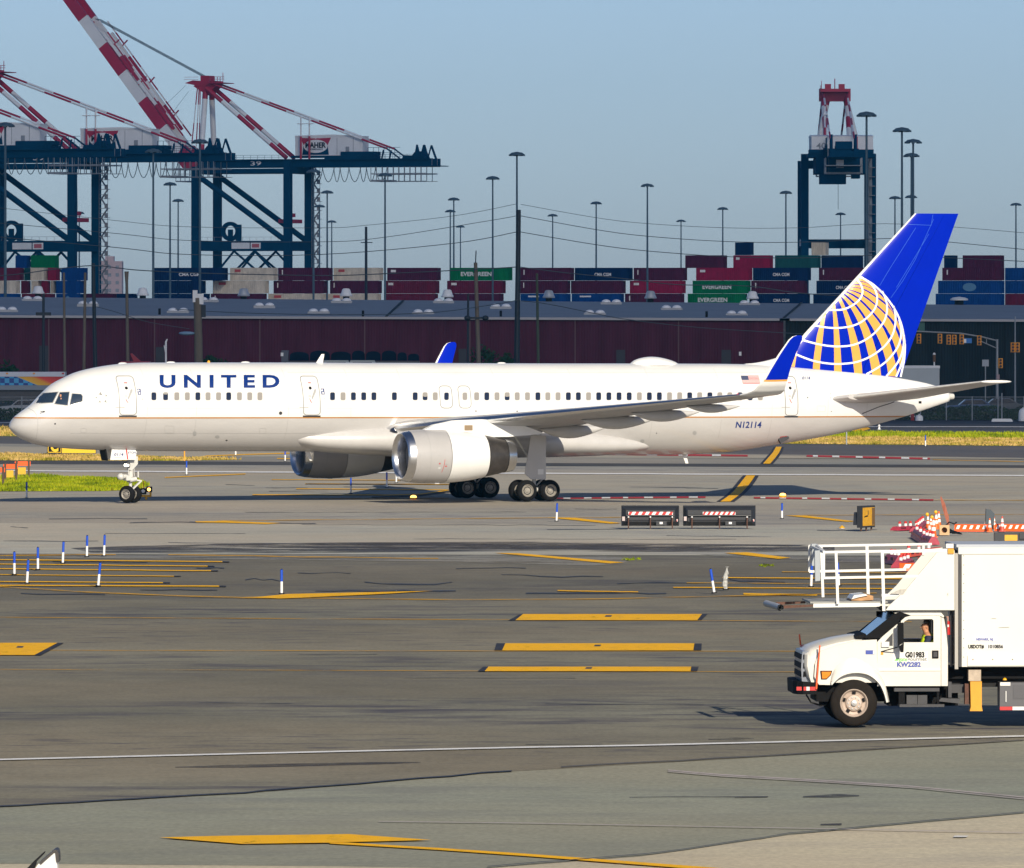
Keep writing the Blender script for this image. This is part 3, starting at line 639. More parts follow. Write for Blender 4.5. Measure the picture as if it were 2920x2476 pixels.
def build_wing(sgn, lbl):
    root = None
    rows = np.unique(np.concatenate([np.linspace(1.2, 19, 22), [7.8]]))
    def rg(t0, t1):
        out = []
        for l in rows:
            le, z, c, dr, tc = wing_st(l); z += FLEX[sgn] * l; s = section((le, -l*sgn, z), (le + c, -l*sgn, z - dr), tc, (0, 0, 1), t0, t1); out.append(s)
        return out
    w = MB().loft(rg(0.045, 0.70), True, True).build('wing', M_wingu, jet, 40)
    w['label'] = lbl
    MB().loft(rg(0.0, 0.043), True, True).build('leading_edge', M_alu, w, 40)
    # flaps and aileron behind
    for n_, l0, l1 in (('inboard_flap', 2.3, 7.6), ('outboard_flap', 7.7, 14.2), ('aileron', 14.3, 18.2), ('wing_tip_trailing_edge', 18.25, 19.0)):
        out = []
        for l in np.linspace(l0, l1, 6):
            le, z, c, dr, tc = wing_st(l); z += FLEX[sgn] * l; out.append(section((le, -l*sgn, z), (le + c, -l*sgn, z - dr), tc, (0, 0, 1), 0.705, 1.0))
        MB().loft(out, True, True).build(n_, M_wingu, w, 40)
    # blended winglet: l, z, LE a, chord
    wl_ = [(19.0, 4.97, 27.67, 1.85), (19.35, 5.03, 27.85, 1.68), (19.7, 5.17, 28.03, 1.5), (19.95, 5.42, 28.17, 1.32), (20.10, 5.75, 28.35, 1.17), (20.2, 6.1, 28.53, 1.05), (20.35, 6.8, 28.95, 0.84), (20.5, 7.42, 29.36, 0.66), (20.54, 7.56, 29.52, 0.5), (20.55, 7.62, 29.72, 0.24)]
    fine = []
    for i in range(len(wl_) - 1):
        for k in range(4): fine.append([wl_[i][j] + (wl_[i+1][j] - wl_[i][j]) * k / 4 for j in range(4)])
    fine.append(list(wl_[-1]))
    def wg(t0, t1, z0, z1):
        out = []
        for i, (l, z, le, c) in enumerate(fine):
            if z < z0 - 1e-6 or z > z1 + 1e-6: continue
            z += FLEX[sgn] * l
            a_ = fine[max(i-1, 0)]; b_ = fine[min(i+1, len(fine)-1)]; dl, dz = b_[0]-a_[0], b_[1]-a_[1]; L_ = math.hypot(dl, dz)
            out.append(section((le, -l*sgn, z), (le + c, -l*sgn, z), 0.09, (0, sgn * dz / L_, dl / L_), t0, t1))
        return out
    for nm, m_, t0, t1, z0, z1 in (('winglet_root', M_white, .07, 1, 4.9, 5.585), ('winglet', M_blue, .10, 1, 5.66, 9)):
        MB().loft(wg(t0, t1, z0, z1), True, True).build(nm, m_, w, 40)
    g = [r for r in wg(.07, 1, 5.57, 5.67)]
    if len(g) >= 2: MB().loft(g, True, True).build('gold_band', M_gold, w, 40)
    MB().loft(wg(0, .10, 4.9, 9), True, True).build('winglet_leading_edge', M_white, w, 40)
    # flap track fairings hanging under the trailing edge
    for l, ln, dp in ((5.2, 3.3, 0.30), (9.3, 3.7, 0.30), (12.2, 3.3, 0.27), (15.0, 2.6, 0.2)):
        te = wing_pt(l, 1.0); st_ = wing_pt(l, 1.0 - (ln - 1.05) / wing_st(l)[2], sgn, 1)
        rings = []
        for k in range(13):
            t = k / 12; a = te.x + 1.05 - ln * (1 - t)
            zc = st_.z + (te.z - 0.12 - st_.z) * t - 0.02
            hw = 0.19 * math.sin(math.pi * min(1, t * 0.62 + 0.19) if t < .5 else math.pi * (0.5 + (t - 0.5) * 0.98)) + 0.012
            hd = dp * max(0.04, math.sin(math.pi * (0.03 + 0.955 * t ** 0.9)))
            rings.append([(a, -l * sgn + hw * math.cos(2*math.pi*i/12), zc - hd * 0.55 + hd * math.sin(2*math.pi*i/12)) for i in range(12)])
        MB().loft(rings, True, True).build('flap_track_fairing', M_grey, w, 'all')
    lt = MB().sphere((18.02, -2.02*sgn, 3.26), 0.34, 0.16, 0.15).build('landing_light', M_glass, w, 'all')
    return w
build_wing(1, 'near grey wing with blue upturned winglet'); build_wing(-1, 'far wing whose blue winglet shows above the fuselage')
tl = MB().sphere((27.75, -18.6, 4.98), 0.10, 0.08, 0.05).build('navigation_light', mat('nav_red', (0.8, 0.02, 0.01), 0.2, emit=1.2), jet, 'all')
# horizontal stabilisers
def stab(sgn):
    l1 = 7.55
    le0 = Vector((A(2377, 0.9), 0, ZP(1139, A(2377, 0.9), 0.9))); le1 = Vector((A(2800, l1), 0, ZP(1089, A(2800, l1), l1))); te1a = A(2880, l1)
    c0 = 4.3; rows = []
    def rg(t0, t1, lo=0.35, hi=1.0):
        out = []
        for k in range(9):
            u = lo + (hi - lo) * k / 8; l = u * l1; v = (l - 0.9) / (l1 - 0.9)
            a = le0.x + (le1.x - le0.x) * v; z = le0.z + (le1.z - le0.z) * v; c = c0 + (te1a - le1.x - c0) * v
            out.append(section((a, -l*sgn, z), (a + c, -l*sgn, z + 0.0), 0.10, (0, 0, 1), t0, t1))
        return out
    s = MB().loft(rg(0.05, 0.70, 0.04), True, True).build('stabiliser', M_wingu, jet, 40)
    MB().loft(rg(0, 0.048, 0.1), True, True).build('leading_edge', M_gear, s, 40)
    MB().loft(rg(0.705, 1.0, 0.13, 0.985), True, True).build('elevator', M_wingu, s, 40)
    p = MB(); tip = rg(0, 1)[-1]; p.sphere(((le1.x + te1a)/2, -l1*sgn, le1.z), (te1a - le1.x)/2 + .1, 0.07, 0.075); p.build('tip_cap', M_white, s, 'all')
    q = MB().loft(rg(0, 0.30, 0.10, 0.235), True, True); q.v = [(x - .25, y, z) for x, y, z in q.v]; q.build('root_fairing', M_grey, s, 40)
stab(1); stab(-1)
# fin and rudder
FZ0, FZ1 = 5.6, ZP(609.4, A(2670))
def fin_le(z):
    pts = [(2205, 1050), (2254, 1000), (2295, 950), (2608, 609.4)]
    zz = [ZP(y, A(x)) for x, y in pts]; return float(np.interp(z, zz, [A(x) for x, y in pts]))
def fin_te(z):
    pts = [(2564, 1090), (2581, 1038), (2733, 609.4)]; zz = [ZP(y, A(x)) for x, y in pts]; return float(np.interp(z, zz, [A(x) for x, y in pts]))
FTC = 0.10
def fin_rows(t0, t1, z0=FZ0, z1=FZ1):
    return [section((fin_le(z), 0, z), (fin_te(z), 0, z), FTC, (0, 1, 0), t0, t1) for z in np.linspace(z0, z1, 16)]
fin = MB().loft(fin_rows(0.03, 0.675), True, True).build('fin', M_blue, jet, 'all')
for p in fin.data.polygons: p.use_smooth = True
try: fin.data.set_sharp_from_angle(angle=R(40))
except Exception: pass
MB().loft(fin_rows(0.0, 0.0295), True, True).build('leading_edge', M_white, fin, 40)
rud = MB().loft(fin_rows(0.679, 1.0), True, True).build('rudder', M_blue, jet, 40)
def on_fin(off):
    def fn(px, py):
        l = 0.1
        for _ in range(6):
            a = A(px, l); z = ZP(py, a, l); le, te = fin_le(z), fin_te(z); t = min(1, max(0.001, (a - le) / (te - le)))
            l = foil(t) * (te - le) * FTC / 2 * 0.85
        return Vector((a, -(l + off), z))
    return fn
gp = lambda pts: [(2200 + x / 4.952, 760 + y / 4.952) for x, y in pts]
GOLD = [([(258,1412),(290,1270),(330,1150),(392,1052)], [(328,1420),(350,1270),(375,1150),(414,1052)]),
 ([(582,1444),(595,1300),(615,1150),(640,980),(670,870),(700,745),(742,680)], [(680,1460),(692,1300),(712,1130),(730,960),(740,860),(755,740),(775,640)]),
 ([(885,1486),(883,1200),(878,900),(868,700),(858,560)], [(990,1494),(978,1230),(952,920),(918,660),(892,515)]),
 ([(1170,1508),(1140,1270),(1090,960),(1010,640),(940,470)], [(1282,1512),(1255,1230),(1180,930),(1070,640),(972,432)]),
 ([(1420,1526),(1385,1320),(1270,900),(1120,590),(988,420)], [(1546,1540),(1510,1310),(1370,870),(1180,560),(1012,400)]),
 ([(1650,1548),(1605,1290),(1480,960),(1220,560),(1030,380)], [(1772,1556),(1735,1310),(1580,880),(1260,500),(1052,366)]),
 ([(1815,1430),(1765,1200),(1620,870),(1280,480),(1068,352)], [(1852,1300),(1825,1080),(1660,740),(1300,425),(1084,334)]),
 ([(1850,1060),(1780,860),(1650,690),(1310,405),(1092,325)], [(1850,930),(1750,720),(1630,560),(1310,335),(1110,296)]),
 ([(1745,690),(1630,530),(1490,425),(1310,318),(1120,285)], [(1650,520),(1530,395),(1420,320),(1290,272),(1140,264)]),
 ([(1540,385),(1410,305),(1270,256),(1200,252),(1150,256)], [(1480,325),(1360,245),(1260,218),(1210,216),(1170,222)]),
 ([(1400,270),(1340,228),(1260,207),(1220,205),(1180,212)], [(1340,212),(1290,178),(1250,165),(1225,165),(1205,182)])]
for lf, rt in GOLD:
    n_ = 14
    def res(p):
        q = smooth_poly(p, 6); return [q[round(i * (len(q) - 1) / n_)] for i in range(n_ + 1)]
    a_, b_ = gp(res(lf)), gp(res(rt)); vs = []
    for u, v in zip(a_, b_): vs += [u, v]
    decal('gold_stripe', (vs, [(2*i, 2*i+1, 2*i+3, 2*i+2) for i in range(n_)]), on_fin(0.006), M_gold, fin, 20, None)
for arc in ([(1235,140),(1330,190),(1440,260),(1560,370),(1660,490),(1740,610),(1800,730),(1840,850),(1865,970),(1882,1100),(1880,1220),(1870,1330),(1850,1430),(1822,1560)],
 [(1200,180),(1250,240),(1280,310),(1283,370),(1265,430),(1220,490),(1150,545),(1050,595),(950,615),(800,614)],
 [(1250,140),(1380,230),(1450,310),(1485,400),(1490,480),(1470,570),(1420,650),(1340,730),(1240,800),(1120,845),(1000,865),(880,870),(740,858),(600,830)],
 [(1560,350),(1610,460),(1630,560),(1625,660),(1590,770),(1520,870),(1420,970),(1300,1050),(1180,1100),(1060,1125),(900,1130),(750,1115),(600,1085),(410,1032)],
 [(1720,560),(1745,660),(1750,760),(1735,880),(1690,1000),(1600,1120),(1480,1220),(1350,1295),(1200,1350),(1050,1372),(900,1378),(730,1362),(550,1322),(310,1228)],
 [(1800,750),(1830,880),(1825,1000),(1790,1120),(1720,1230),(1620,1340),(1500,1430),(1340,1522)], [(1850,900),(1868,1030),(1855,1160),(1820,1280),(1750,1400),(1620,1552)], [(1878,1060),(1870,1200),(1845,1350),(1758,1558)]):
    decal('globe_line', ribbon(gp(smooth_poly(arc, 4)), 5.2), on_fin(0.014), M_wline, fin)
M_pline = mat('panel_line', (0.03, 0.12, 0.55), 0.4)
for ln in ([(2655,643),(2590,640)], [(2655,643),(2660,612)], [(2611,650),(2538,765),(2508,815)], [(2662,625),(2610,740),(2575,800),(2540,850)], [(2648,668),(2600,748),(2556,820)]):
    decal('panel_line', ribbon(ln, 1.0), on_fin(0.010), M_pline, fin, 12, 12)
# dorsal fairing ahead of the fin
def dz(a): return sect(a)[0]
rings = []
a0_, a1_ = A(2125), fin_le(6.9)
for k in range(10):
    t = k / 9; a = a0_ + (a1_ - a0_) * t; zc = dz(a); hh = 0.03 + (6.75 - dz(a1_)) * t ** 1.7
    rings.append([(a, -0.32 * (1 - 0.4*t), zc - 0.25), (a, -0.10, zc + hh * 0.7), (a, 0, zc + hh), (a, 0.10, zc + hh * 0.7), (a, 0.32 * (1 - 0.4*t), zc - 0.25)])
MB().loft(rings, True, True).build('dorsal_fairing', M_white, jet, 'all')
# engines
M_nac = mat('nacelle_grey', (0.39, 0.38, 0.38), 0.35, var=0.06, scale=1.5, coat=0.2)
def engine(sgn):
    ac = A(1141, 6.5); zc = 2.13
    root = empty('engine', (ac, -6.5 * sgn, zc)); root.parent = jet
    root['label'] = 'near engine nacelle, sunlit' if sgn > 0 else 'far engine nacelle in shade under the fuselage'
    def lt(nm, prof, m, n=48):
        # nacelle drops slightly and narrows to the rear
        mb = MB().lathe(prof, (0, 0, 0), 'x', n)
        return mb.build(nm, m, root, 40)
    lt('inlet_lip', [(0.62, 0.86), (0.3, 0.89), (0.12, 0.93), (0.03, 0.985), (0.0, 1.035), (0.03, 1.075), (0.12, 1.115), (0.36, 1.165)], M_alu)
    lt('fan_cowl', [(0.362, 1.165), (0.8, 1.205), (1.4, 1.222), (2.05, 1.215), (2.06, 1.19)], M_nac)
    lt('cowl_joint', [(1.02, 1.216), (1.03, 1.2165), (1.04, 1.2165)], M_lgrey)
    lt('reverser_sleeve', [(2.075, 1.19), (2.08, 1.213), (2.5, 1.195), (3.0, 1.155), (3.5, 1.085), (4.0, 0.985), (4.02, 0.93)], M_white)
    lt('exhaust_nozzle', [(4.03, 0.93), (4.04, 0.965), (4.5, 0.875), (5.0, 0.765), (5.02, 0.72)], M_nozz)
    lt('nozzle_ring', [(5.03, 0.72), (5.04, 0.775), (5.25, 0.74), (5.45, 0.685), (5.46, 0.62), (5.2, 0.60), (4.9, 0.58)], M_alu)
    lt('inlet_duct', [(0.62, 0.861), (1.15, 0.84)], M_lgrey)
    f = MB()
    for k in range(24):
        an = 2 * math.pi * k / 24; pts = []
        for rr, tw, ch in ((0.26, 0.9, 0.10), (0.55, 0.6, 0.13), (0.83, 0.3, 0.15)):
            for s in (-1, 1):
                da = s * ch * math.cos(tw) / rr; dx = s * ch * math.sin(tw)
                pts.append((1.0 + dx, rr * math.cos(an + da), rr * math.sin(an + da)))
        f.add(pts, [(0, 1, 3, 2), (2, 3, 5, 4)])
    f.build('fan_blades', M_steel, root)
    MB().lathe([(0.62, 0.001), (0.66, 0.07), (0.78, 0.16), (0.95, 0.25), (1.15, 0.28)], (0, 0, 0), 'x', 24).build('spinner', M_steel, root, 'all')
    MB().lathe([(1.15, 0.001), (1.16, 0.84)], (0, 0, 0), 'x', 32).build('fan_backing', M_black, root)
    # pylon
    def pf(dy): return lambda x, y: Vector((x, dy, y))
    poly = [(0.95, 1.12), (1.6, 1.42), (2.6, 1.62), (3.9, 1.66), (5.3, 1.58), (6.4, 1.22), (7.0, 1.0), (6.2, 0.93), (5.2, 0.86), (4.2, 0.85), (3.4, 0.95), (2.0, 1.05)]
    p = MB().prism(poly, pf(-0.20), pf(0.20)).build('pylon', M_white, root)
    MB().bx(4.0 - .95, 4.0 - .55, -0.212 * sgn - .004, -0.212 * sgn + .004, 1.16, 1.40).build('vent_grille', mat('vent_brown', (0.24, 0.17, 0.10), 0.6), p)
    # markings on the cowl, on the outboard side
    def on_n(off):
        def fn(x, y):  # x along, y angle degrees below horizontal
            r = float(np.interp(x, [0.36, 0.8, 1.4, 2.05], [1.165, 1.205, 1.222, 1.215])) + off; an = R(y)
            return Vector((x, -sgn * r * math.cos(an), r * math.sin(an)))
        return fn
    decal('red_turbine_line', ribbon([(1.70, -6), (1.68, -20), (1.62, -36)], 0.022), on_n(.004), M_redm, root, None, 4)
    for cx_, cy_, w_, h_, m_ in ((1.46, -15, .06, 3.2, M_redm), (1.78, -21, .08, 2.5, M_redm), (1.80, -17, .10, 1.5, M_lgrey), (1.47, -25, .12, 4, M_wfr), (1.0, -3, .05, 1, M_lgrey), (1.4, 2, .06, 1, M_lgrey)):
        decal('cowl_placard', poly2d(rrect(cx_ - w_/2, cx_ + w_/2, cy_ - h_/2, cy_ + h_/2, 0.02, 2)), on_n(.004), m_, root)
    MB().box((1.7, -0.2 * sgn, -1.2), (0.22, 0.10, 0.10)).build('drain_mast', M_white, root)
    return root
engine(1); engine(-1)
# wheels
def wheel(parent, x, y, z, r, w, nspoke=12):
    root = empty('wheel', (x, y, z)); root.parent = parent
    prof_ = [(-w*0.5, r*0.60), (-w*0.5, r*0.78), (-w*0.42, r*0.93), (-w*0.22, r), (w*0.22, r), (w*0.42, r*0.93), (w*0.5, r*0.78), (w*0.5, r*0.60)]
    MB().lathe(prof_, (0, 0, 0), 'y', 36).build('tyre', M_tire, root, 50)
    h = MB(); h.lathe([(-w*0.46, r*0.60), (-w*0.50, r*0.56), (-w*0.40, r*0.50), (-w*0.30, r*0.46), (-w*0.30, r*0.22), (-w*0.42, r*0.17), (-w*0.44, 0.001)], (0, 0, 0), 'y', 28)
    h.lathe([(w*0.46, r*0.60), (w*0.3, r*0.46), (w*0.3, 0.001)], (0, 0, 0), 'y', 20); h.build('rim', M_hub, root, 40)
    s = MB()
    for k in range(nspoke):
        an = 2*math.pi*k/nspoke; s.box((r*0.35*math.cos(an), -w*0.31, r*0.35*math.sin(an)), (r*0.10, w*0.05, r*0.10), Matrix.Rotation(-an, 3, 'Y'))
    s.build('rim_openings', M_black, root)
    return root
def main_gear(sgn):
    root = empty('main_gear', (AM, -3.66*sgn, 0)); root.parent = jet
    for dx in (-0.57, 0.57):
        for dy in (-0.46, 0.46):
            wheel(root, dx, dy, 0.485, 0.49, 0.37, 16)
        MB().tube((dx, -0.5, 0.485), (dx, 0.5, 0.485), 0.09).build('axle', M_steel, root)
    MB().bx(-0.75, 0.75, -0.09, 0.09, 0.44, 0.64).build('bogie_beam', M_gear, root)
    s = MB(); s.tube((0, 0, 0.55), (0, 0, 1.35), 0.09, n=14); s.tube((0, 0, 1.3), (0, 0, 3.4), 0.15, n=14); s.build('strut', M_gear, root, 40)
    b = MB(); b.tube((0, 0, 1.4), (0.9, 1.4 * sgn, 3.0), 0.06); b.tube((0, 0, 1.6), (-1.0, 0.1, 3.1), 0.06); b.tube((0.12, 0, 0.7), (0.42, 0, 1.0), 0.04); b.tube((0.42, 0, 1.0), (0.14, 0, 1.35), 0.04); b.build('brace', M_gear, root)
    pf = lambda d: (lambda x, z: Vector((x, -sgn * d, z)))
    MB().prism([(-0.62, 1.25), (-0.30, 1.0), (0.42, 0.98), (0.42, 3.0), (-0.32, 3.0)], pf(0.36), pf(0.40)).build('gear_door', M_grey, root)
    MB().prism([(0.02, 1.22), (0.30, 1.22), (0.30, 1.46), (0.02, 1.46)], pf(0.402), pf(0.405)).build('door_placard', M_white, root)
    return root
main_gear(1); main_gear(-1)
# nose gear
NG = A(372)
ng = empty('nose_gear', (NG, 0, 0)); ng.parent = jet
STEER = R(-52)
for dy in (-0.29, 0.29):
    nw = wheel(ng, -dy * math.sin(STEER), dy * math.cos(STEER), 0.385, 0.39, 0.27, 10); nw.rotation_euler = (0, 0, STEER)
ax = MB().tube((0, -0.33, 0.385), (0, 0.33, 0.385), 0.07).build('axle', M_gear, ng); ax.rotation_euler = (0, 0, STEER)
MB().tube((0, 0, 0.4), (0.0, 0, 1.2), 0.075, n=14).build('lower_strut', M_gear, ng, 40)
MB().tube((0, 0, 1.05), (0.05, 0, 2.4), 0.125, n=16).build('upper_strut', M_gear, ng, 40)
t = MB(); t.bar((0.12, 0, 1.05), (0.52, 0, 0.98), 0.16, 0.07); t.bar((0.52, 0, 1.0), (0.10, 0, 0.62), 0.14, 0.07); t.build('torque_link', M_gear, ng)
t = MB(); t.tube((-0.1, -0.16, 1.02), (0.22, -0.16, 1.08), 0.11); t.tube((-0.1, 0.16, 1.02), (0.22, 0.16, 1.08), 0.11); t.box((-0.18, 0, 1.12), (0.2, 0.44, 0.22)); t.build('steering_actuators', M_gear, ng, 40)
t = MB(); t.sphere((-0.5, -0.1, 1.18), 0.17, 0.17, 0.16); t.tube((-0.5, -0.1, 1.18), (-0.12, 0, 1.2), 0.1); t.build('taxi_light_housing', M_gear, ng, 'all')
t = MB(); t.prism([(-0.12, 1.5), (0.0, 1.45), (0.30, 1.75), (0.30, 2.1), (0.05, 2.12), (-0.10, 1.95)], lambda x, z: Vector((x, -0.16, z)), lambda x, z: Vector((x, 0.16, z))); t.build('drag_brace_bracket', M_gear, ng)
t = MB(); t.tube((0.08, 0, 1.9), (-0.9, 0, 2.5), 0.05); t.tube((0.3, -0.2, 1.15), (0.3, -0.2, 1.42), 0.04); t.tube((-0.15, -0.13, 1.3), (-0.12, -0.13, 2.2), 0.02); t.tube((0.14, -0.13, 1.2), (0.10, -0.13, 2.1), 0.018); t.build('hoses_and_links', M_gear, ng)
t = MB(); t.box((-0.18, -0.02, 1.72), (0.16, 0.42, 0.24)); t.build('light_bracket', M_steel, ng)
for dy in (-0.18, 0.02):
    MB().lathe([(-0.29, 0.001), (-0.285, 0.06), (-0.26, 0.075), (-0.16, 0.07)], (0, dy, 1.70), 'x', 14).build('taxi_light', M_lamp, ng, 'all')
def gy(yy): return lambda x, z: Vector((x, yy, z))
# nose gear doors
zd0, zd1 = ZP(1311, NG), ZP(1281, NG)
da = lambda px: A(px, 0.45) - NG
door = MB().prism([(da(314), zd0), (da(318.5), zd1), (da(384), zd1), (da(389.5), zd1 - .1), (da(386), zd0)], gy(-0.47), gy(-0.43)).build('nose_gear_door', M_white, ng)
MB().prism([(da(314), zd0), (da(318.5), zd1), (da(389), zd1), (da(386), zd0)], gy(0.43), gy(0.47)).build('nose_gear_door', M_white, ng)
fd = MB().box((da(305), 0, (zd0 + zd1) / 2 + .02), (0.05, 0.8, zd1 - zd0 + .1), Matrix.Rotation(R(-12), 3, 'Y')).build('front_door', M_black, ng)
def on_door(off):
    return lambda px, py: Vector((da(px), -0.472 - off, ZP(py, NG, 0.47)))
gd = lambda pts: [(280 + x / 10.378, 1270 + y / 10.376) for x, y in pts]
(x0, y0), (x1, y1) = gd([(462, 310), (735, 228)])
decal('lettering', fit_text('0114', x0, x1, y0, y1, 0.02, 0.15), on_door(.004), M_letter, door)
(x0, y0), (x1, y1) = gd([(878, 250), (1120, 190)])
decal('lettering', fit_text('ETOPS', x0, x1, y0, y1, 0.01, 0.1), on_door(.004), M_letter, door)
decal('red_stripe', poly2d(gd([(808, 112), (845, 112), (884, 412), (850, 412)])), on_door(.005), M_redm, door)
decal('lettering', poly2d(gd([(475, 350), (690, 350), (690, 362), (475, 362)])), on_door(.004), M_lgrey, door)
# cabin windows
z0 = lambda x, y, s, ox, oy: (ox + x / s, oy + y / s)
WIN = [(438.6,'o'),(472,'h'),(504,'c'),(534,'c'),(564,'o'),(593,'c'),(623,'c'),(652,'o'),(682.6,'c'),(712,'c'),(741,'c'),(948,'o'),(978,'c'),(1007.6,'o'),(1037,'o'),(1066,'g'),(1124.4,'o'),(1183.7,'o'),(1212,'u'),(1241,'c'),(1359,'c'),(1388,'o'),(1417,'c'),(1446,'u'),(1474.7,'c'),(1504,'c'),(1533.6,'o'),(1562,'c'),(1591,'c'),(1620.5,'o'),(1649,'o'),(1678,'c'),(1707,'r'),(1736,'o'),(1765,'o'),(1794,'o'),(1823,'c'),(1851.5,'r'),(1880,'o'),(1909,'c'),(1938,'c'),(1966.5,'o'),(1995,'c'),(2024,'o'),(2052.5,'u'),(2081,'c'),(2110,'o'),(2139,'o'),(2168,'c')]
def add_window(px, kind, parent, s=1.0):
    yc = 1130.5
    w = decal('window', poly2d(rrect(px - 8.6*s, px + 8.6*s, yc - 13*s, yc + 13*s, 5.5, 3)), on_body(0.004), M_wfr, parent, None, 6)
    inner = lambda y0, y1, m, nm, off=0.009: decal(nm, poly2d(rrect(px - 6.8*s, px + 6.8*s, y0, y1, 4.0, 3)), on_body(off), m, w, None, 6)
    if kind == 'c': inner(yc - 11*s, yc + 11*s, M_shade, 'closed_shade')
    elif kind in 'uh':
        inner(yc - 11*s, yc + 11*s, M_glass, 'pane'); inner(yc - 11*s, yc + (1.5 if kind == 'u' else -5), M_shade, 'half_shade', 0.014)
    else:
        inner(yc - 11*s, yc + 11*s, M_glass, 'pane')
    return w
for px, k in WIN: add_window(px, k, jet)
# doors
def door_at(x0, x1, y0, y1, r, name, slide=True):
    o = rrect(x0, x1, y0, y1, r, 4); ring = o + [o[0]]
    root = decal(name, ribbon(ring, 2.6), on_body(0.006), M_outl, jet, None, 5)
    return root
def lean(px, py):  # the door edges run straight up the curved side
    return px
def body_za(off):
    "lay out by station a and photo row, so edges run round the fuselage"
    def fn(a, py):
        l = 1.8
        for _ in range(8):
            z = ZP(py, a, l); l2, n = side(a, z); l = 0.5*l + 0.5*l2
        l2, n = side(a, z); return Vector((a, -(l2 + off * n[0]), z + off * n[1]))
    return fn
def cabin_door(x0, x1, yt, yb, big=True):
    a0, a1 = A(x0, 1.85), A(x1, 1.85); sc = (x1 - x0) / (a1 - a0)
    pts = [(a0 + (x - x0) / sc, y) for x, y in rrect(x0, x1, yt, yb, 9 if big else 11, 4)]
    def rib(p, w):
        q = ribbon([((a - a0) * sc + x0, y) for a, y in p + [p[0]]], w); return [((x - x0) / sc + a0, y) for x, y in q[0]], q[1]
    d = decal('door' if big else 'overwing_exit', rib(pts, 2.4), body_za(0.006), M_outl, jet, None, 5)
    pan = lambda nm, poly, m, off=0.008: decal(nm, poly2d([((x - x0) / sc + a0, y) for x, y in poly]), body_za(off), m, d, None, 4)
    if big:
        c = (x0 + x1) / 2
        pan('sill', [(x0 - 2, yb + 1.5), (x1 + 2, yb + 1.5), (x1 + 1, yb + 6), (x0 - 1, yb + 6)], M_steel)
        pan('porthole', [(c - 1 + 4.3*math.cos(t_*.5), 1107 + 4.3*math.sin(t_*.5)) for t_ in range(12)], M_black, 0.012)
        pan('handle', [(c + 10, 1111), (c + 15, 1110), (c + 15, 1116), (c + 3, 1138), (c, 1140), (c, 1134)], M_lgrey, 0.012)
        pan('placard', [(c - 5, 1091), (c + 4, 1091), (c + 4, 1093.5), (c - 5, 1093.5)], M_redm, 0.010)
        pan('placard', [(c - 9, 1129), (c - 1, 1129), (c - 1, 1130.5), (c - 9, 1130.5)], M_redm, 0.010)
        pan('handle_arc', [(c - 7, 1137), (c - 5.5, 1136.5), (c - 3, 1143), (c + 1, 1149), (c, 1150), (c - 4, 1145)], M_redm, 0.010)
        pan('hinge', [(x0 - 12, 1161.5), (x0 + 14, 1161.5), (x0 + 14, 1163), (x0 - 12, 1163)], M_lgrey, 0.010)
    return d
d1 = cabin_door(343, 390, 1072.6, 1183.6); d2 = cabin_door(865, 912.7, 1073, 1183.6); d4 = cabin_door(2250, 2288, 1073.7, 1184.8)
e1 = cabin_door(1255, 1290, 1101, 1164, False); e2 = cabin_door(1308.6, 1343, 1101, 1164, False)
add_window(1273, 'o', e1, 0.95); add_window(1325.5, 'c', e2, 0.95)
for x0, y0 in ((391, 1109), (914.5, 1108.5)):
    q = decal('blue_placard', poly2d([(x0, y0), (x0 + 9.5, y0), (x0 + 11.5, y0 + 17), (x0 + 2, y0 + 17)]), on_body(0.006), M_letter, jet, None, 5)
    decal('placard_mark', poly2d([(x0 + 4 + 3*math.cos(k*.6), y0 + 5 + 3*math.sin(k*.6)) for k in range(10)]), on_body(0.010), M_white, q)
    decal('placard_mark', poly2d([(x0 + 4, y0 + 10), (x0 + 8.5, y0 + 10), (x0 + 9, y0 + 15), (x0 + 4.5, y0 + 15)]), on_body(0.010), M_white, q)
# lettering
decal('lettering', fit_text('UNITED'.replace('', ' ').strip().replace('  ', ' '), 455, 797, 1104.7, 1071, 0.035), on_body(0.007), M_letter, jet, None, 4)
decal('registration', fit_text('N12114', 2097, 2170, 1220, 1203, 0.025, 0.18), on_body(0.007), M_letter, jet, None, 4)
decal('fleet_number', fit_text('0114', 2287, 2310, 1082.5, 1074.5, 0.02, 0.1), on_body(0.007), M_letter, jet, None, 4)
# flag
M_fl = mat('flag_white', (0.75, 0.74, 0.73), 0.5); fx0, fx1, fy0, fy1 = 2112, 2163, 1072, 1095
fp = lambda u, v: (fx0 + (fx1 - fx0) * u + 6 * v, fy0 + (fy1 - fy0) * v)
fl = decal('flag', poly2d([fp(0, 0), fp(1, 0), fp(1, 1), fp(0, 1)]), on_body(0.005), M_fl, jet, None, 5)
for k in range(0, 13, 2): decal('flag_stripe', poly2d([fp(0, k/13), fp(1, k/13), fp(1, (k+1)/13), fp(0, (k+1)/13)]), on_body(0.008), M_redm, fl)
decal('flag_canton', poly2d([fp(0, 0), fp(.4, 0), fp(.4, 7/13), fp(0, 7/13)]), on_body(0.011), mat('flag_blue', (0.06, 0.07, 0.13), 0.5), fl, None, 5)
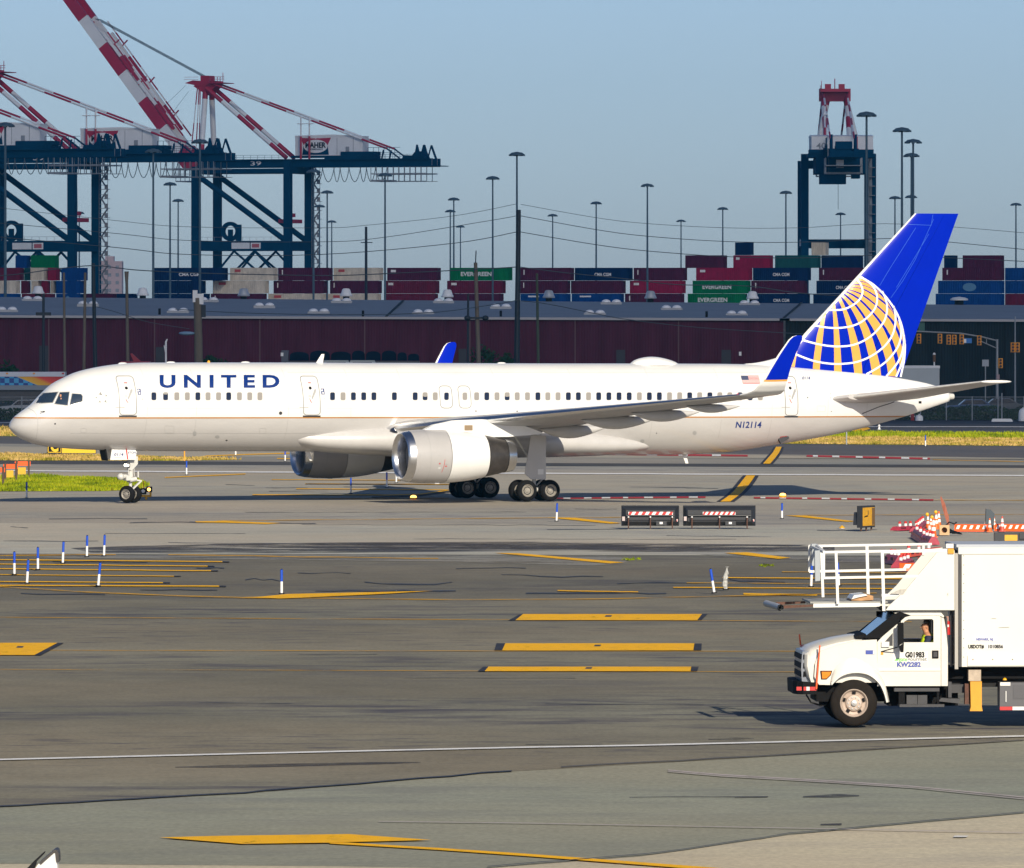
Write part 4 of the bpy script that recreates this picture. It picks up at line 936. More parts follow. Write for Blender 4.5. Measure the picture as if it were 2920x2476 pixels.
# grey star emblem behind the cockpit: five folded darts
gs = lambda pts: [(x / 4.643, 1040 + y / 4.643) for x, y in pts]
M_dart = mat('emblem_grey', (0.16, 0.16, 0.155), 0.5); M_dart2 = mat('emblem_light_grey', (0.32, 0.32, 0.31), 0.5)
for tri, tri2 in (([(1330, 358), (1355, 410), (1325, 402)], [(1330, 358), (1325, 402), (1297, 402)]), ([(1428, 412), (1378, 390), (1398, 415)], [(1428, 412), (1398, 415), (1382, 445)]), ([(1408, 462), (1410, 515), (1388, 492)], [(1408, 462), (1388, 492), (1358, 490)]), ([(1310, 465), (1348, 505), (1322, 502)], [(1310, 465), (1322, 502), (1297, 517)]), ([(1252, 430), (1305, 422), (1282, 440)], [(1252, 430), (1282, 440), (1278, 465)])):
    d_ = decal('star_dart', poly2d(gs(tri)), on_body(0.006), M_dart, jet); decal('star_dart_facet', poly2d(gs(tri2)), on_body(0.006), M_dart2, d_)
decal('lettering', poly2d(gs([(1255, 568), (1445, 568), (1445, 573), (1255, 573)])), on_body(0.006), M_wfr, jet)
# windscreen
cz = lambda pts: [(x / 2.971, 980 + y / 2.971) for x, y in pts]
M_ws = mat('cockpit_glass', (0.02, 0.035, 0.06), 0.06, spec=0.9)
for poly, nm in (([(362, 424), (487, 413), (444, 499), (302, 506)], 'windscreen'), ([(508, 416), (585, 413), (572, 524), (466, 509)], 'cockpit_window'), ([(613, 426), (684, 430), (698, 446), (697, 491), (592, 518)], 'cockpit_window')):
    cxm = sum(p[0] for p in poly) / len(poly); cym = sum(p[1] for p in poly) / len(poly)
    big_ = [(cxm + (x - cxm) * 1.13, cym + (y - cym) * 1.13) for x, y in poly]
    fr = decal(nm, poly2d(cz(big_)), on_body(0.003), M_outl, jet, 5, 5)
    decal('pane', poly2d(cz(poly)), on_body(0.010), M_ws, fr, 5, 5)
# pilot seen in the side window: a real small bust just behind the glass
# radome joint, probes, ports
decal('radome_joint', ribbon(cz(smooth_poly([(232, 545), (280, 570), (310, 610), (320, 680), (315, 750), (303, 812)], 5)), 0.9), on_body(0.005), M_lgrey, jet, 6, 6)
for x, y, rx, ry, m_ in ((555, 1236.6, 5.5, 7, M_lgrey), (619.5, 1246, 6.5, 4.6, M_lgrey), (800, 1178.5, 5, 5, M_steel), (157, 1209, 2.5, 2.5, M_steel), (406, 1138.5, 1.8, 2, M_lgrey), (926, 1136, 1.6, 1.8, M_lgrey), (1357, 1172.5, 2.5, 1.8, M_steel), (1474.5, 1173, 2.5, 1.8, M_steel), (1831.5, 1258, 6, 5, M_lgrey), (1980.6, 1235, 6, 6, M_lgrey), (1872, 1235.5, 1.6, 1.5, M_steel), (646, 1256, 3, 2, M_steel), (2303, 1134, 1.6, 2, M_steel), (2368, 1123.6, 2, .8, M_steel), (2368, 1135, 2, .8, M_steel), (2371, 1173.5, 2, .8, M_steel)):
    decal('access_port', poly2d([(x + rx*math.cos(k*math.pi/6), y + ry*math.sin(k*math.pi/6)) for k in range(12)]), on_body(0.006), m_, jet, None, 4)
pit = MB(); p_ = on_body(0.0)(124, 1173); pit.bar(p_, p_ + Vector((-0.02, -0.12, 0)), 0.05, 0.03); pit.bar(p_ + Vector((0.03, -0.12, 0)), p_ + Vector((-0.18, -0.12, -0.01)), 0.03, 0.03); pit.build('pitot_probe', M_steel, jet)
# skin joints
M_joint = mat('skin_joint', (0.50, 0.50, 0.49), 0.5); M_joint2 = mat('skin_joint_grey', (0.36, 0.355, 0.35), 0.5)
for px in (420, 560, 822, 1000, 1150, 1420, 1640, 1860, 2060, 2210, 2380, 2500):
    a_ = A(px, 1.85); yt, yb = 1052, 1187
    if px > 2300: yt = 1085
    decal('skin_joint', ([(a_ - .008, yt), (a_ + .008, yt), (a_ + .008, yb), (a_ - .008, yb)], [(0, 1, 2, 3)]), body_za(0.004), M_joint, jet, None, 6)
    if px < 900 or 1850 < px < 2300: decal('skin_joint', ([(a_ - .008, 1197), (a_ + .008, 1197), (a_ + .008, 1250), (a_ - .008, 1250)], [(0, 1, 2, 3)]), body_za(0.004), M_joint2, jet, None, 6)
for y_, x0_, x1_, m_ in ((1164, 420, 860, M_joint), (1164, 930, 2230, M_joint), (1236, 200, 900, M_joint2), (1062, 820, 2200, M_joint)):
    decal('lap_joint', poly2d([(x0_, y_), (x1_, y_), (x1_, y_ + .8), (x0_, y_ + .8)]), on_body(0.004), m_, jet, 40, None)
for x_, y_, w_, h_ in ((470, 1215, 26, 20), (740, 1222, 18, 14), (2330, 1158, 24, 16), (2440, 1100, 30, 14), (230, 1222, 16, 12)):
    p_ = rrect(x_, x_ + w_, y_, y_ + h_, 2, 2); decal('access_panel', ribbon(p_ + [p_[0]], .8), on_body(0.005), M_joint2 if y_ > 1195 else M_joint, jet, None, 6)
# aerials and domes on the crown and belly
def blade(px0, px1, pxt0, pxt1, yb, yt, nm, m, down=False):
    a0, a1, t0, t1 = A(px0), A(px1), A(pxt0), A(pxt1); zb, zt = ZP(yb, a0), ZP(yt, t0)
    MB().loft([section((a0, 0, zb), (a1, 0, zb), 0.12, (0, 1, 0)), section((t0, 0, zt), (t1, 0, zt), 0.12, (0, 1, 0))], True, True).build(nm, m, jet, 40)
blade(899, 920, 917, 925, 1039, 1010, 'blade_aerial', M_white); blade(1943, 1956, 1955, 1963, 1292, 1322, 'belly_aerial', M_white)
blade(866, 882, 884, 890, 1282, 1314, 'belly_aerial', M_white)
dm = []
a0_, a1_ = A(1799), A(1931)
for k in range(15):
    t = k / 14; a = a0_ + (a1_ - a0_) * t; zb = sect(a)[0]; hh = 0.02 + 0.30 * math.sin(math.pi * t ** 0.85) ** 0.8; ww = 0.05 + 0.62 * math.sin(math.pi * (0.04 + 0.92 * t)) ** 0.7
    dm.append([(a, -ww * math.cos(math.pi * i / 10), zb - 0.10 * (1 - math.sin(math.pi * i / 10)) + hh * math.sin(math.pi * i / 10)) for i in range(11)])
MB().loft(dm, True, True).build('satellite_dome', M_white, jet, 'all')
for px in (350, 487, 700, 1430): MB().sphere((A(px), 0, sect(A(px))[0]), 0.22, 0.06, 0.05).build('crown_aerial', M_white, jet, 'all')
MB().sphere((A(595), 0, sect(A(595))[0] + 0.01), 0.07, 0.07, 0.09).build('beacon', mat('beacon_amber', (0.8, 0.35, 0.02), 0.2), jet, 'all')
# tail details
MB().tube((A(2712) - 0.25, 0, ZP(1131, A(2712))), (A(2712) + 0.12, 0, ZP(1131, A(2712))), 0.17, 0.13, 16).build('exhaust_outlet', M_gear, jet, 40)
decal('stabiliser_cutout', ribbon(gp([(0, 0)]) and [(2050 + x / 2.447, 580 + y / 2.447) for x, y in smooth_poly([(1000, 1468), (1050, 1448), (1120, 1420), (1190, 1398), (1225, 1385)], 4)], 2.4), on_body(0.006), M_steel, jet, 6, None)
decal('tail_port', poly2d([(2620, 1144), (2628, 1144), (2628, 1151), (2620, 1151)]), on_body(0.006), M_black, jet)
ts = on_body(0.0)(2234, 1251); MB().box(ts, (0.5, 0.16, 0.26), Matrix.Rotation(R(-30), 3, 'Y')).build('tail_skid', M_steel, jet)
decal('tail_skid_mark', ribbon([(2222, 1254), (2226, 1246), (2244, 1244), (2240, 1254)], 1.8), on_body(0.012), M_redm, jet)
# ------------------------------------------------------------------ background: port, warehouse, street
ORD = ['first', 'second', 'third', 'fourth', 'fifth', 'sixth', 'seventh', 'eighth', 'ninth', 'tenth', 'eleventh', 'twelfth', 'thirteenth', 'fourteenth', 'fifteenth', 'sixteenth', 'seventeenth', 'eighteenth', 'nineteenth', 'twentieth', 'twenty-first', 'twenty-second', 'twenty-third', 'twenty-fourth', 'twenty-fifth', 'twenty-sixth', 'twenty-seventh', 'twenty-eighth', 'twenty-ninth', 'thirtieth']
M_teal = mat('crane_teal', (0.001, 0.040, 0.095), 0.8, var=0.2, scale=0.3, spec=0.05)
M_cred = mat('crane_red', (0.42, 0.008, 0.05), 0.5, var=0.15, scale=0.3)
M_cwht = mat('crane_white', (0.80, 0.82, 0.82), 0.5, var=0.08, scale=0.3)
M_cgry = mat('galvanised', (0.30, 0.32, 0.34), 0.55, 0.3, var=0.2, scale=1)
M_rope = mat('wire_rope', (0.06, 0.08, 0.10), 0.6)
M_term = pave('port_ground_mat', (0.12, 0.12, 0.12))
PZ = ZW(874, 1790) - 0.02
mb = MB(); mb.bx(-2500, 2500, 1712, 6000, -0.04, PZ - 0.04); mb.build('port_terrain', M_term)['kind'] = 'structure'
# --- ship-to-shore cranes
def crane(name, loc, phi, label, boom='up', sp=16.0, zap=60.6, number='39', house_full=True):
    C = empty(name, loc, -phi, label, 'crane', 'container cranes on the quay')
    part = lambda mb_, nm, m, sm=False: mb_.build(nm, m, C, sm)
    m1, m2 = sp / 2 - 3, sp / 2 + 3
    zb1, zb0 = 39.5, 37.3
    for u in (0, -26):
        for v in (0, sp):
            mb_ = MB(); mb_.bx(u - 0.95, u + 0.95, v - 0.95, v + 0.95, 0.8, 38.9 if u == 0 else 37.6); mb_.bx(u - 3.2, u + 3.2, v - 0.9, v + 0.9, 0, 1.4); part(mb_, 'leg', M_teal)
    for u in (0, -26): part(MB().bx(u - 0.8, u + 0.8, 0.96, sp - 0.96, 35.6, 37.25), 'cross_beam', M_teal)
    for u in ((0, -26) if sp < 16.5 else (-26,)): part(MB().bx(u - 0.8, u + 0.8, 0.96, sp - 0.96, 15.3, 17.6), 'sill_beam', M_teal)
    for v in (0, sp):
        part(MB().bx(-25.0, -0.96, v - 0.7, v + 0.7, 15.3, 17.9), 'portal_beam', M_teal)
        part(MB().bx(-25.0, -0.96, v - 0.5, v + 0.5, 35.8, 36.95), 'tie_beam', M_teal)
        part(MB().tube((-25.2, v, 35.0), (-1.0, v, 18.2), 0.75, n=10), 'diagonal_brace', M_teal, 40)
        for a, b in (((-19.5, 10.2), (-15.2, 15.2)), ((-15.2, 15.2), (-9.0, 10.2)), ((-14.6, 10.2), (-9.4, 15.2)), ((-9.4, 15.2), (-4.4, 10.2))):
            part(MB().tube((a[0], v, a[1]), (b[0], v, b[1]), 0.32, n=8), 'lower_brace', M_teal)
    g = MB()
    for v in (m1, m2): g.bx(-30.5, 38.6, v - 0.6, v + 0.6, zb0, zb1)
    for u in range(-28, 39, 6): g.bx(u - .2, u + .2, m1 + .61, m2 - .61, zb0 + .4, zb1 - .5)
    girder = part(g, 'main_girder', M_teal)
    rl = MB()
    for v in (m1 - 1.2,):
        for z in (zb1 + 0.5, zb1 + 1.05): rl.bar((-30, v, z), (-2, v, z), .07, .07); rl.bar((20, v, z), (38, v, z), .07, .07)
        for u in list(range(-30, -1, 2)) + list(range(20, 39, 2)): rl.bar((u, v, zb1 - .2), (u, v, zb1 + 1.05), .07, .07)
        rl.bx(-30, 38.4, v - .35, v + .55, zb1 - .3, zb1 - .2)
    rl.build('girder_railing', M_teal, girder)['kind'] = 'stuff'
    # apex frame
    for v, vt in ((3.7 * sp / 16, m1 + 1.4), (sp - 2.2, m2 - 0.6)):
        a = MB(); n_ = 5
        for k in range(n_):
            a.mi(0 if k in (0, 4, 3) and k != 3 else (1 if k in (1, 2, 3) else 0))
            p0 = Vector((-26 + .4 * k / n_, v + (vt - v) * k / n_, zb1 + (zap - 1 - zb1) * k / n_)); p1 = Vector((-26 + .4 * (k+1) / n_, v + (vt - v) * (k+1) / n_, zb1 + (zap - 1 - zb1) * (k+1) / n_)); a.tube(p0, p1, 0.75, n=10, caps=False)
        part(a, 'apex_leg', [M_cred, M_cwht], 40)
    if sp > 16.5:
        ap = MB(); ap.bx(-27.5, -24, m1 - 1, m2 + 1, zap - 3.2, zap); ap.bx(-27, -24.5, m1 + .5, m1 + 2, zap, zap + 1.2); ap.bx(-27, -24.5, m2 - 2, m2 - .5, zap, zap + 1.2); ap.tube((-25.5, sp/2, zap), (-25.5, sp/2, zap + 2.6), .12)
    else:
        ap = MB(); ap.bx(-28.5, -22.5, m1 + .3, m2 - .3, zap - 1.5, zap - .2); ap.prism([(-31.3, zap - .75), (-28.4, zap - 1.3), (-28.4, zap - .2), (-29, zap)], lambda x, z: Vector((x, m1 + .5, z)), lambda x, z: Vector((x, m2 - .5, z))); ap.bx(-27, -24.5, m1 + 1, m2 - 1, zap - .2, zap + 1.2); ap.prism([(-29, zap - 1.5), (-22.5, zap - 1.5), (-25, zap - 4)], lambda x, z: Vector((x, m1 + .6, z)), lambda x, z: Vector((x, m2 - .6, z)))
    apx = part(ap, 'apex_head', M_cred)
    r2 = MB()
    for u0, u1 in ((-24, -19.6),): 
        for z in (zap + .2, zap + .8): r2.bar((u0, m1 - .6, z), (u1, m1 - .6, z), .12, .12); r2.bar((-31, m1 - .6, z), (-27, m1 - .6, z), .08, .08)
        for k in range(6): r2.bar((u0 + k * .8, m1 - .6, zap - .7), (u0 + k * .8, m1 - .6, zap + (1.9 if k == 5 else .8)), .14, .14)
        r2.bx(u0 - .5, u1, m1 - .9, m2 + .6, zap - .9, zap - .7)
    r2.build('apex_platform', M_cred, apx)['kind'] = 'stuff'
    def striped(p0, p1, r, n_, nm, first=0, sub=8):
        a = MB(); p0, p1 = Vector(p0), Vector(p1)
        for k in range(n_): a.mi((k + first) % 2); a.tube(p0.lerp(p1, k / n_), p0.lerp(p1, (k + 1) / n_), r, n=sub, caps=False)
        return part(a, nm, [M_cred, M_cwht], 40)
    for v in (m1, m2):
        striped((-25, v, zap - 2), (-2.2, v, zb1 + .3), 0.62, 5, 'backstay_pipe')
        striped((-23.5, v, zap - .9), (26, v, zb1 + 2.6), 0.26, 7, 'backstay')
        part(MB().bar((25.8, v, zb1 + 2.7), (29.5, v, zb1), .35, .35), 'backstay_anchor', M_teal)
        part(MB().bar((25.0, v, zb1 + 2.3), (24.5, v, zb1), .35, .35), 'backstay_anchor', M_teal)
    for u in (2.0, 4.4):
        t_ = MB(); t_.mi(0); t_.tube((u, m1 - .6, zb1), (u, m1 - .6, zb1 + 6), .3, n=8); t_.mi(1); t_.tube((u, m1 - .6, zb1 + 6), (u, m1 - .6, zb1 + 11.3), .22, n=8); t_.bx(u - .9, u + .9, m1 - 1.2, m1 + .2, zb1 + 9.2, zb1 + 9.4); part(t_, 'stay_post', [M_cred, M_cwht])
    # boom
    if boom == 'up':
        du, dzz = -27.6, 35.5; hinge = Vector((-31.6, 0, 40.8)); dirv = Vector((du, 0, dzz)); L_ = dirv.length; dirv /= L_; nrm = Vector((dirv.z, 0, -dirv.x))
        for v in (m1, m2):
            b = MB(); seg = L_ * 79 / 384
            for k in range(8):
                b.mi((k + 1) % 2); o = Vector((0, v, 0)); b.bar(hinge + o + dirv * (seg * k), hinge + o + dirv * (seg * (k + 1)), 1.2, 2.9, up=nrm)
            bm_ = part(b, 'boom_girder', [M_cred, M_cwht])
            s = MB(); q = hinge + Vector((0, v, 0)) + nrm * 3.2
            for k in range(10): s.mi(k % 2); s.bar(q + dirv * (4 + k * 3.9), q + dirv * (4 + (k + 1) * 3.9), .3, .35)
            part(s, 'folded_forestay', [M_cred, M_cwht])
            s = MB(); q = hinge + Vector((0, v, 0)) + nrm * 2.2
            for k in range(4): s.mi(k % 2); s.bar(q + dirv * (7 + k * 8.2), q + dirv * (7 + (k + 1) * 8.2), .8, .7)
            part(s, 'stay_link', [M_cred, M_cwht])
            for k in (0.25, 0.5, 0.78): part(MB().bar(q + dirv * (L_ * k) - nrm * .7, q + dirv * (L_ * k) + nrm * 2.4 + dirv * .4, .25, .35), 'boom_bracket', M_cred)
        t_ = MB()
        for k in range(9): t_.bar(hinge + Vector((0, m1, 0)) + dirv * (3 + k * 6), hinge + Vector((0, m2, 0)) + dirv * (3 + k * 6), .5, .7)
        part(t_, 'boom_cross_members', M_cred)
        for k in range(4):
            v = m1 + 1.2 + k * 1.2; part(MB().path([Vector((-25.8, v, zap + .6)), hinge + Vector((0, v, 0)) + dirv * 44.5 + nrm * 2.2], 0.07, 4), 'hoist_rope', M_rope)
        for k in (0.35, 0.0):
            part(MB().bar((-30.8, m1, zap - 1.4) if k else (-30, m1, zap - 3), hinge + Vector((0, m1, 0)) + dirv * (L_ * .22 * (1 + k)) + nrm * 1.2, .06, .06), 'guy_rope', M_rope)
        hd = MB(); hd.prism([(-33.6, 40.0), (-31, 43.4), (-27.5, 40.5), (-27, 38.0), (-30.8, 36.6)], lambda x, z: Vector((x, m1 - .9, z)), lambda x, z: Vector((x, m1 + .9, z))); hd.prism([(-33.6, 40.0), (-31, 43.4), (-27.5, 40.5), (-27, 38.0), (-30.8, 36.6)], lambda x, z: Vector((x, m2 - .9, z)), lambda x, z: Vector((x, m2 + .9, z))); part(hd, 'boom_hinge', M_cred)
        for u0 in (-29.5, -28.0, -27.0):
            striped((u0, m1, zb1), (-27.2 + (u0 + 28) * .3, m1 + .6, zap - 1.6), .16, 4, 'front_stay', 1, 6)
    else:
        for v in (m1, m2):
            b = MB()
            for k in range(6): b.mi((k + 1) % 2); b.bx(-31 - 8 * (k + 1), -31 - 8 * k, v - .6, v + .6, zb0, zb1)
            part(b, 'boom_girder', [M_cred, M_cwht]); striped((-27, v, zap - 1), (-74, v, zb1 + 1), .26, 8, 'forestay')
    # machinery house
    h0, h1 = (-0.1, 18.9) if sp < 16.5 else (1.0, 20.0); z0_, z1_ = (40.4, 45.7) if sp < 16.5 else (38.6, 43.2); w0, w1 = (5.75, 10.25) if sp < 16.5 else (1.0, sp - .6)
    hs = MB(); hs.bx(h0, h1, w0, w1, z0_, z1_ - .35); hs.prism([(h0 - .1, z1_ - .34), (h1 + .1, z1_ - .34), (h1 + .1, z1_ - .2), (h1 * .55, z1_ + .25), (h0 - .1, z1_)], lambda x, z: Vector((x, w0 - .1, z)), lambda x, z: Vector((x, w1 + .1, z)))
    house = part(hs, 'machinery_house', M_cwht)
    for k in (0.33, 0.62, 0.86): MB().bx(h0 + (h1-h0)*k - .06, h0 + (h1-h0)*k + .06, w0 - .05, w0 - .01, z0_ + .2, z1_ - .6).build('panel_joint', M_cgry, house)
    MB().bx(h0 + 14.2, h0 + 15.2, w0 - .06, w0 - .01, z0_ + .3, z0_ + 2.3).build('house_door', M_cgry, house)
    ud = MB(); ud.bx(h0 + 8.6, h1 + 3.2, w0 - 1.0, w1 + .5, z0_ - 1.0, z0_ - .02); ud.bx(h0 + 13, h1 + 3.4, w0 - .6, w1, z0_, z0_ + 1.0); ud.bx(h0 - 1, h0 + 9, w0 - .5, w1 + .5, z0_ - .55, z0_ - .02); part(ud, 'house_underframe', M_teal)
    if house_full:
        lp = lambda x, y: Vector((x, w0 - .06, y))
        X0, X1, Z0, Z1 = 1.4, 10.0, 40.6, 45.1; cxx, czz = (X0 + X1)/2, (Z0 + Z1)/2
        el = [(cxx + 3.35*math.cos(t), czz + 1.75*math.sin(t)) for t in np.linspace(0, 2*math.pi, 28, endpoint=False)]
        decal('logo_red_field', poly2d([(X0, Z1), (cxx - .2, Z1 - .15), (cxx, Z1 - .25), (cxx + .2, Z1 - .15), (X1, Z1), (X1 - 1.0, czz + .2), (X0 + 1.0, czz + .2)]), lp, M_cred, house)
        decal('logo_blue_field', poly2d([(X0 + .5, Z0), (X1 - .6, Z0), (X1 - .9, czz + .15), (X0 + .9, czz + .15)]), lambda x, y: Vector((x, w0 - .075, y)), M_teal, house)
        decal('logo_oval', poly2d(el), lambda x, y: Vector((x, w0 - .10, y)), M_cwht, house)
        decal('logo_lettering', fit_text('MAHER', cxx - 2.9, cxx + 2.9, czz - .35, czz + 1.0, 0.04), lambda x, y: Vector((x, w0 - .14, y)), M_black, house)
        decal('logo_lettering', fit_text('TERMINALS', cxx - 2.0, cxx + 2.0, czz - 1.0, czz - .55, 0.02), lambda x, y: Vector((x, w0 - .14, y)), M_teal, house)
    else:
        decal('house_number', fit_text('40', 2.2, 4.6, z0_ + 1.3, z0_ + 2.7, .01), lambda x, y: Vector((h1 + .06, x, y)), M_cgry, house)
        for v in (w0 + 4.8, w0 + 11.2): MB().bx(h1 + .01, h1 + .08, v, v + .35, z0_ + .2, z1_ - .4).build('red_stripe', M_cred, house)
        u2 = MB(); u2.bx(2, 24, 2.0, sp - 2.0, z0_ - 5.0, z0_ - 1.0); u2.bx(23, 25.5, 3.8, sp - 5, z0_ - .99, z0_ + 1.2); u2.bx(16, 24, 3.0, 9.5, z0_ - 7.6, z0_ - 5.02); u2.bx(16, 24, 11, sp - 4, z0_ - 6.2, z0_ - 5.02); part(u2, 'trolley_machinery', M_teal)
        MB().bx(24.01, 24.2, 7.0, 8.9, z0_ - 3.6, z0_ - 1.6).build('cabin_window', M_cwht, house)
    decal('girder_number', fit_text(number, -12.2, -9.2, zb0 + .6, zb1 - .5, .01), lambda x, y: Vector((x, m1 - .62, y)), M_cwht, girder)
    # festoon cable loops
    x = 5.5
    for k in range(8):
        w = 2.6 + .9 * math.sin(k * 2.1); part(MB().path([Vector((x + w * t, m1 - .4, zb0 - 3.9 * math.sin(math.pi * t) ** .8)) for t in np.linspace(0, 1, 9)], .10, 4), 'festoon_loop', M_rope); x += w * .95
    # trolley platform under the rear girder and the rear sheaves
    tp = MB()
    for v in (m1 - 1.5, m2 + 1.5):
        for z in (33.5, 35.6): tp.bar((22, v, z), (37.4, v, z), .14, .14)
        for u in np.arange(22, 37.5, 1.55): tp.bar((u, v, 33.5), (u, v, zb0), .16, .16)
    tp.bx(22, 37.4, m1 - 1.5, m2 + 1.5, 35.3, 35.45); tp.bx(22, 26, m1 - 1.4, m2 + 1.4, 33.4, 33.9)
    part(tp, 'maintenance_platform', M_cgry)['kind'] = 'stuff'
    rs = MB(); rs.prism([(29.8, zb1), (36.2, zb1), (35.8, zb1 + 1.1), (34.6, zb1 + 1.9), (33.2, zb1 + 1.6), (32.6, zb1 + .8), (30.2, zb1 + .9)], lambda x, z: Vector((x, m1 + .9, z)), lambda x, z: Vector((x, m2 - .9, z))); part(rs, 'rear_winch', M_teal)
    for v in (m1, m2):
        part(MB().prism([(33.6, zb1), (35.2, zb1), (34.9, zb1 + 2.2), (34.5, zb1 + 3.6), (34.2, zb1 + 3.6), (33.9, zb1 + 2.0)], lambda x, z: Vector((x, v - .25, z)), lambda x, z: Vector((x, v + .25, z))), 'rear_sheave_post', M_teal)
        part(MB().bar((36.2, v, zb1 + 3.5), (37.6, v, zb1 - .2), .4, .5), 'rear_strut', M_teal); part(MB().bar((36.2, v, zb1 + 3.5), (35.4, v, zb1 + .6), .3, .3), 'rear_strut', M_teal)
    part(MB().bx(36.4, 40.6, m1 - 1.2, m2 + 1.2, zb0 + .1, zb0 + .3), 'rear_deck', M_teal)
    for u in (38.9, 40.4): part(MB().bar((u, m1 - 1.1, zb0 + .3), (u, m1 - 1.1, zb0 + 2.1), .09, .09), 'deck_post', M_cgry)
    ww = MB()
    for z in (zb1 + 1.5, zb1 + 2.9): ww.bar((21, m1 - 1, z), (30, m1 - 1, z), .1, .1)
    for u in np.arange(21, 30, 1.5): ww.bar((u, m1 - 1, zb1), (u, m1 - 1, zb1 + 2.9), .1, .1)
    part(ww, 'rear_walkway', M_teal)['kind'] = 'stuff'
    # stair tower by the far landside leg
    sx = 2.4; stw = MB(); n_ = 15
    for k in range(n_):
        z = 2.5 + k * 2.35
        stw.bx(sx - 1.3, sx + 1.1, sp - 1, sp + .6, z, z + .12); s = 1 if k % 2 else -1
        stw.bar((sx - .8 * s, sp - .5, z + .1), (sx + .8 * s, sp - .5, z + 2.3), .7, .22)
        for q in (-1.25, 1.05): stw.bar((sx + q, sp - 1, z), (sx + q, sp - 1, z + 2.3), .10, .10)
        stw.bar((sx - 1.2, sp - 1, z + 1.1), (sx + 1.05, sp - 1, z + 1.1), .10, .10)
        stw.bx(sx + .2, sx + 1.0, sp - 1.05, sp - 1.0, z + .1, z + 1.2)
    part(stw, 'stair_tower', M_cgry)['kind'] = 'stuff'
    # cable reel and boards on the near portal beam
    rr = MB(); cu, cz_ = -16.2, 20.4; n_ = 24
    for k in range(n_ // 2 + 3):
        pass
    prof_ = [(-.5, 1.55), (-.5, 2.55), (.5, 2.55), (.5, 1.55), (-.5, 1.55)]
    rings = []
    for al, r_ in prof_: rings.append([Vector((cu + r_ * math.cos(2*math.pi*i/n_), al, cz_ + r_ * math.sin(2*math.pi*i/n_))) for i in range(n_)])
    rr.loft(rings); rr.bx(cu - .6, cu + .6, -.4, .4, 17.9, 20.9); rr.bx(cu + 1.7, cu + 3.0, -.45, .45, 17.92, 22.2); part(rr, 'cable_reel', M_teal, 40)
    MB().bx(-15.6, -10.5, -.80, -.72, 15.8, 17.4).build('white_board', M_cwht, C)
    bd = MB().bx(-10.2, -7.4, -.80, -.72, 15.8, 17.4).build('warning_board', M_cwht, C); MB().bx(-9.8, -7.8, -.84, -.81, 16.1, 17.1).build('red_panel', mat('board_red', (.5, .12, .14), .6), bd)
    rl = MB(); rl.bar((-25, .6, 18.9), (-1, .6, 18.9), .07, .07)
    for u in range(-25, 0, 2): rl.bar((u, .6, 17.9), (u, .6, 18.9), .07, .07)
    part(rl, 'portal_railing', M_cgry)['kind'] = 'stuff'
    sprd = MB(); sprd.bx(-3.6, -.98, sp/2 - 5.5, sp/2 + 5.5, 22.6, 23.6); sprd.bx(-3.2, -1.4, sp/2 - 1.5, sp/2 + 1.5, 24.2, 25.2); 
    if sp < 16.5: part(sprd, 'spreader', M_cred)
    for u in (-3.4, -2.6, -1.8): part(MB().bar((u, sp/2, 25), (u - .2, sp/2, zb0), .05, .05), 'spreader_rope', M_rope)
    lc = MB(); lc.bx(-33, -27.5, m1 - 1.6, m2 + 1.6, 33.6, 33.9); lc.bx(-33, -27.5, m1 - 1.6, m1 - 1.5, 35.6, 35.75)
    for u in np.arange(-33, -27, 1.3): lc.bar((u, m1 - 1.55, 33.6), (u, m1 - 1.55, zb0), .14, .14)
    part(lc, 'boom_access_platform', M_cgry)['kind'] = 'stuff'
    return C
PHI = R(19)
c39 = crane('container_crane', (XW(821, 2300), 2300, PZ), PHI, 'dark teal crane with raised red and white boom and oval logo on its white house')
c38 = copy_tree(c39); d_ = 2150; c38.location = (XW(206, d_), d_, PZ - 1.3); c38['label'] = 'dark teal crane left of the one with the raised boom, apex at the left edge'
c37 = copy_tree(c39); d_ = 2085; c37.location = (XW(-122, d_), d_, PZ - 1.5); c37['label'] = 'crane at far left showing only its white house and rear girder'
c40 = crane('container_crane', (XW(2295, 2200), 2200, PZ), R(90), 'crane seen end-on above the airliner fin with red apex frame', 'down', 17.0, 56.0, '40', False)
# --- shipping containers
CC = {'maroon': (0.085, 0.006, 0.030), 'dark red': (0.14, 0.006, 0.028), 'red': (0.30, 0.004, 0.045), 'navy blue': (0.002, 0.016, 0.075), 'blue': (0.004, 0.05, 0.22), 'green': (0.002, 0.17, 0.05), 'beige': (0.66, 0.58, 0.46), 'teal': (0.012, 0.09, 0.085)}
CL, CWd, CH = 12.19, 2.44, 2.62; CPHI = R(17); cont_me = {}
def cont_mesh(c):
    if c in cont_me: return cont_me[c]
    m = MB(); m.bx(.06, CL - .06, .05, CWd, .04, CH - .02)
    for x in (0, CL - .16): m.bx(x, x + .16, 0, .16, 0, CH)
    m.bx(.16, CL - .16, 0, .1, 0, .16); m.bx(.16, CL - .16, 0, .1, CH - .12, CH)
    n = 26
    for k in range(n):
        x = .3 + (CL - .7) * k / n; m.add([(x, .05, .17), (x + .08, .015, .17), (x + .2, .015, .17), (x + .28, .05, .17), (x, .05, CH - .13), (x + .08, .015, CH - .13), (x + .2, .015, CH - .13), (x + .28, .05, CH - .13)], [(0, 1, 5, 4), (1, 2, 6, 5), (2, 3, 7, 6)])
    for y in (.5, .9, 1.5, 1.9): m.bx(CL - .06, CL - .02, y, y + .05, .1, CH - .1)
    m.bx(CL - .06, CL - .03, 1.2, 1.24, .1, CH - .1)
    me = m.mesh('shipping_container', mat('container_' + c.replace(' ', '_'), CC[c], 0.7, var=0.28, scale=0.8, stretch=(1, 1, .5), spec=0.08))
    cont_me[c] = me; return me
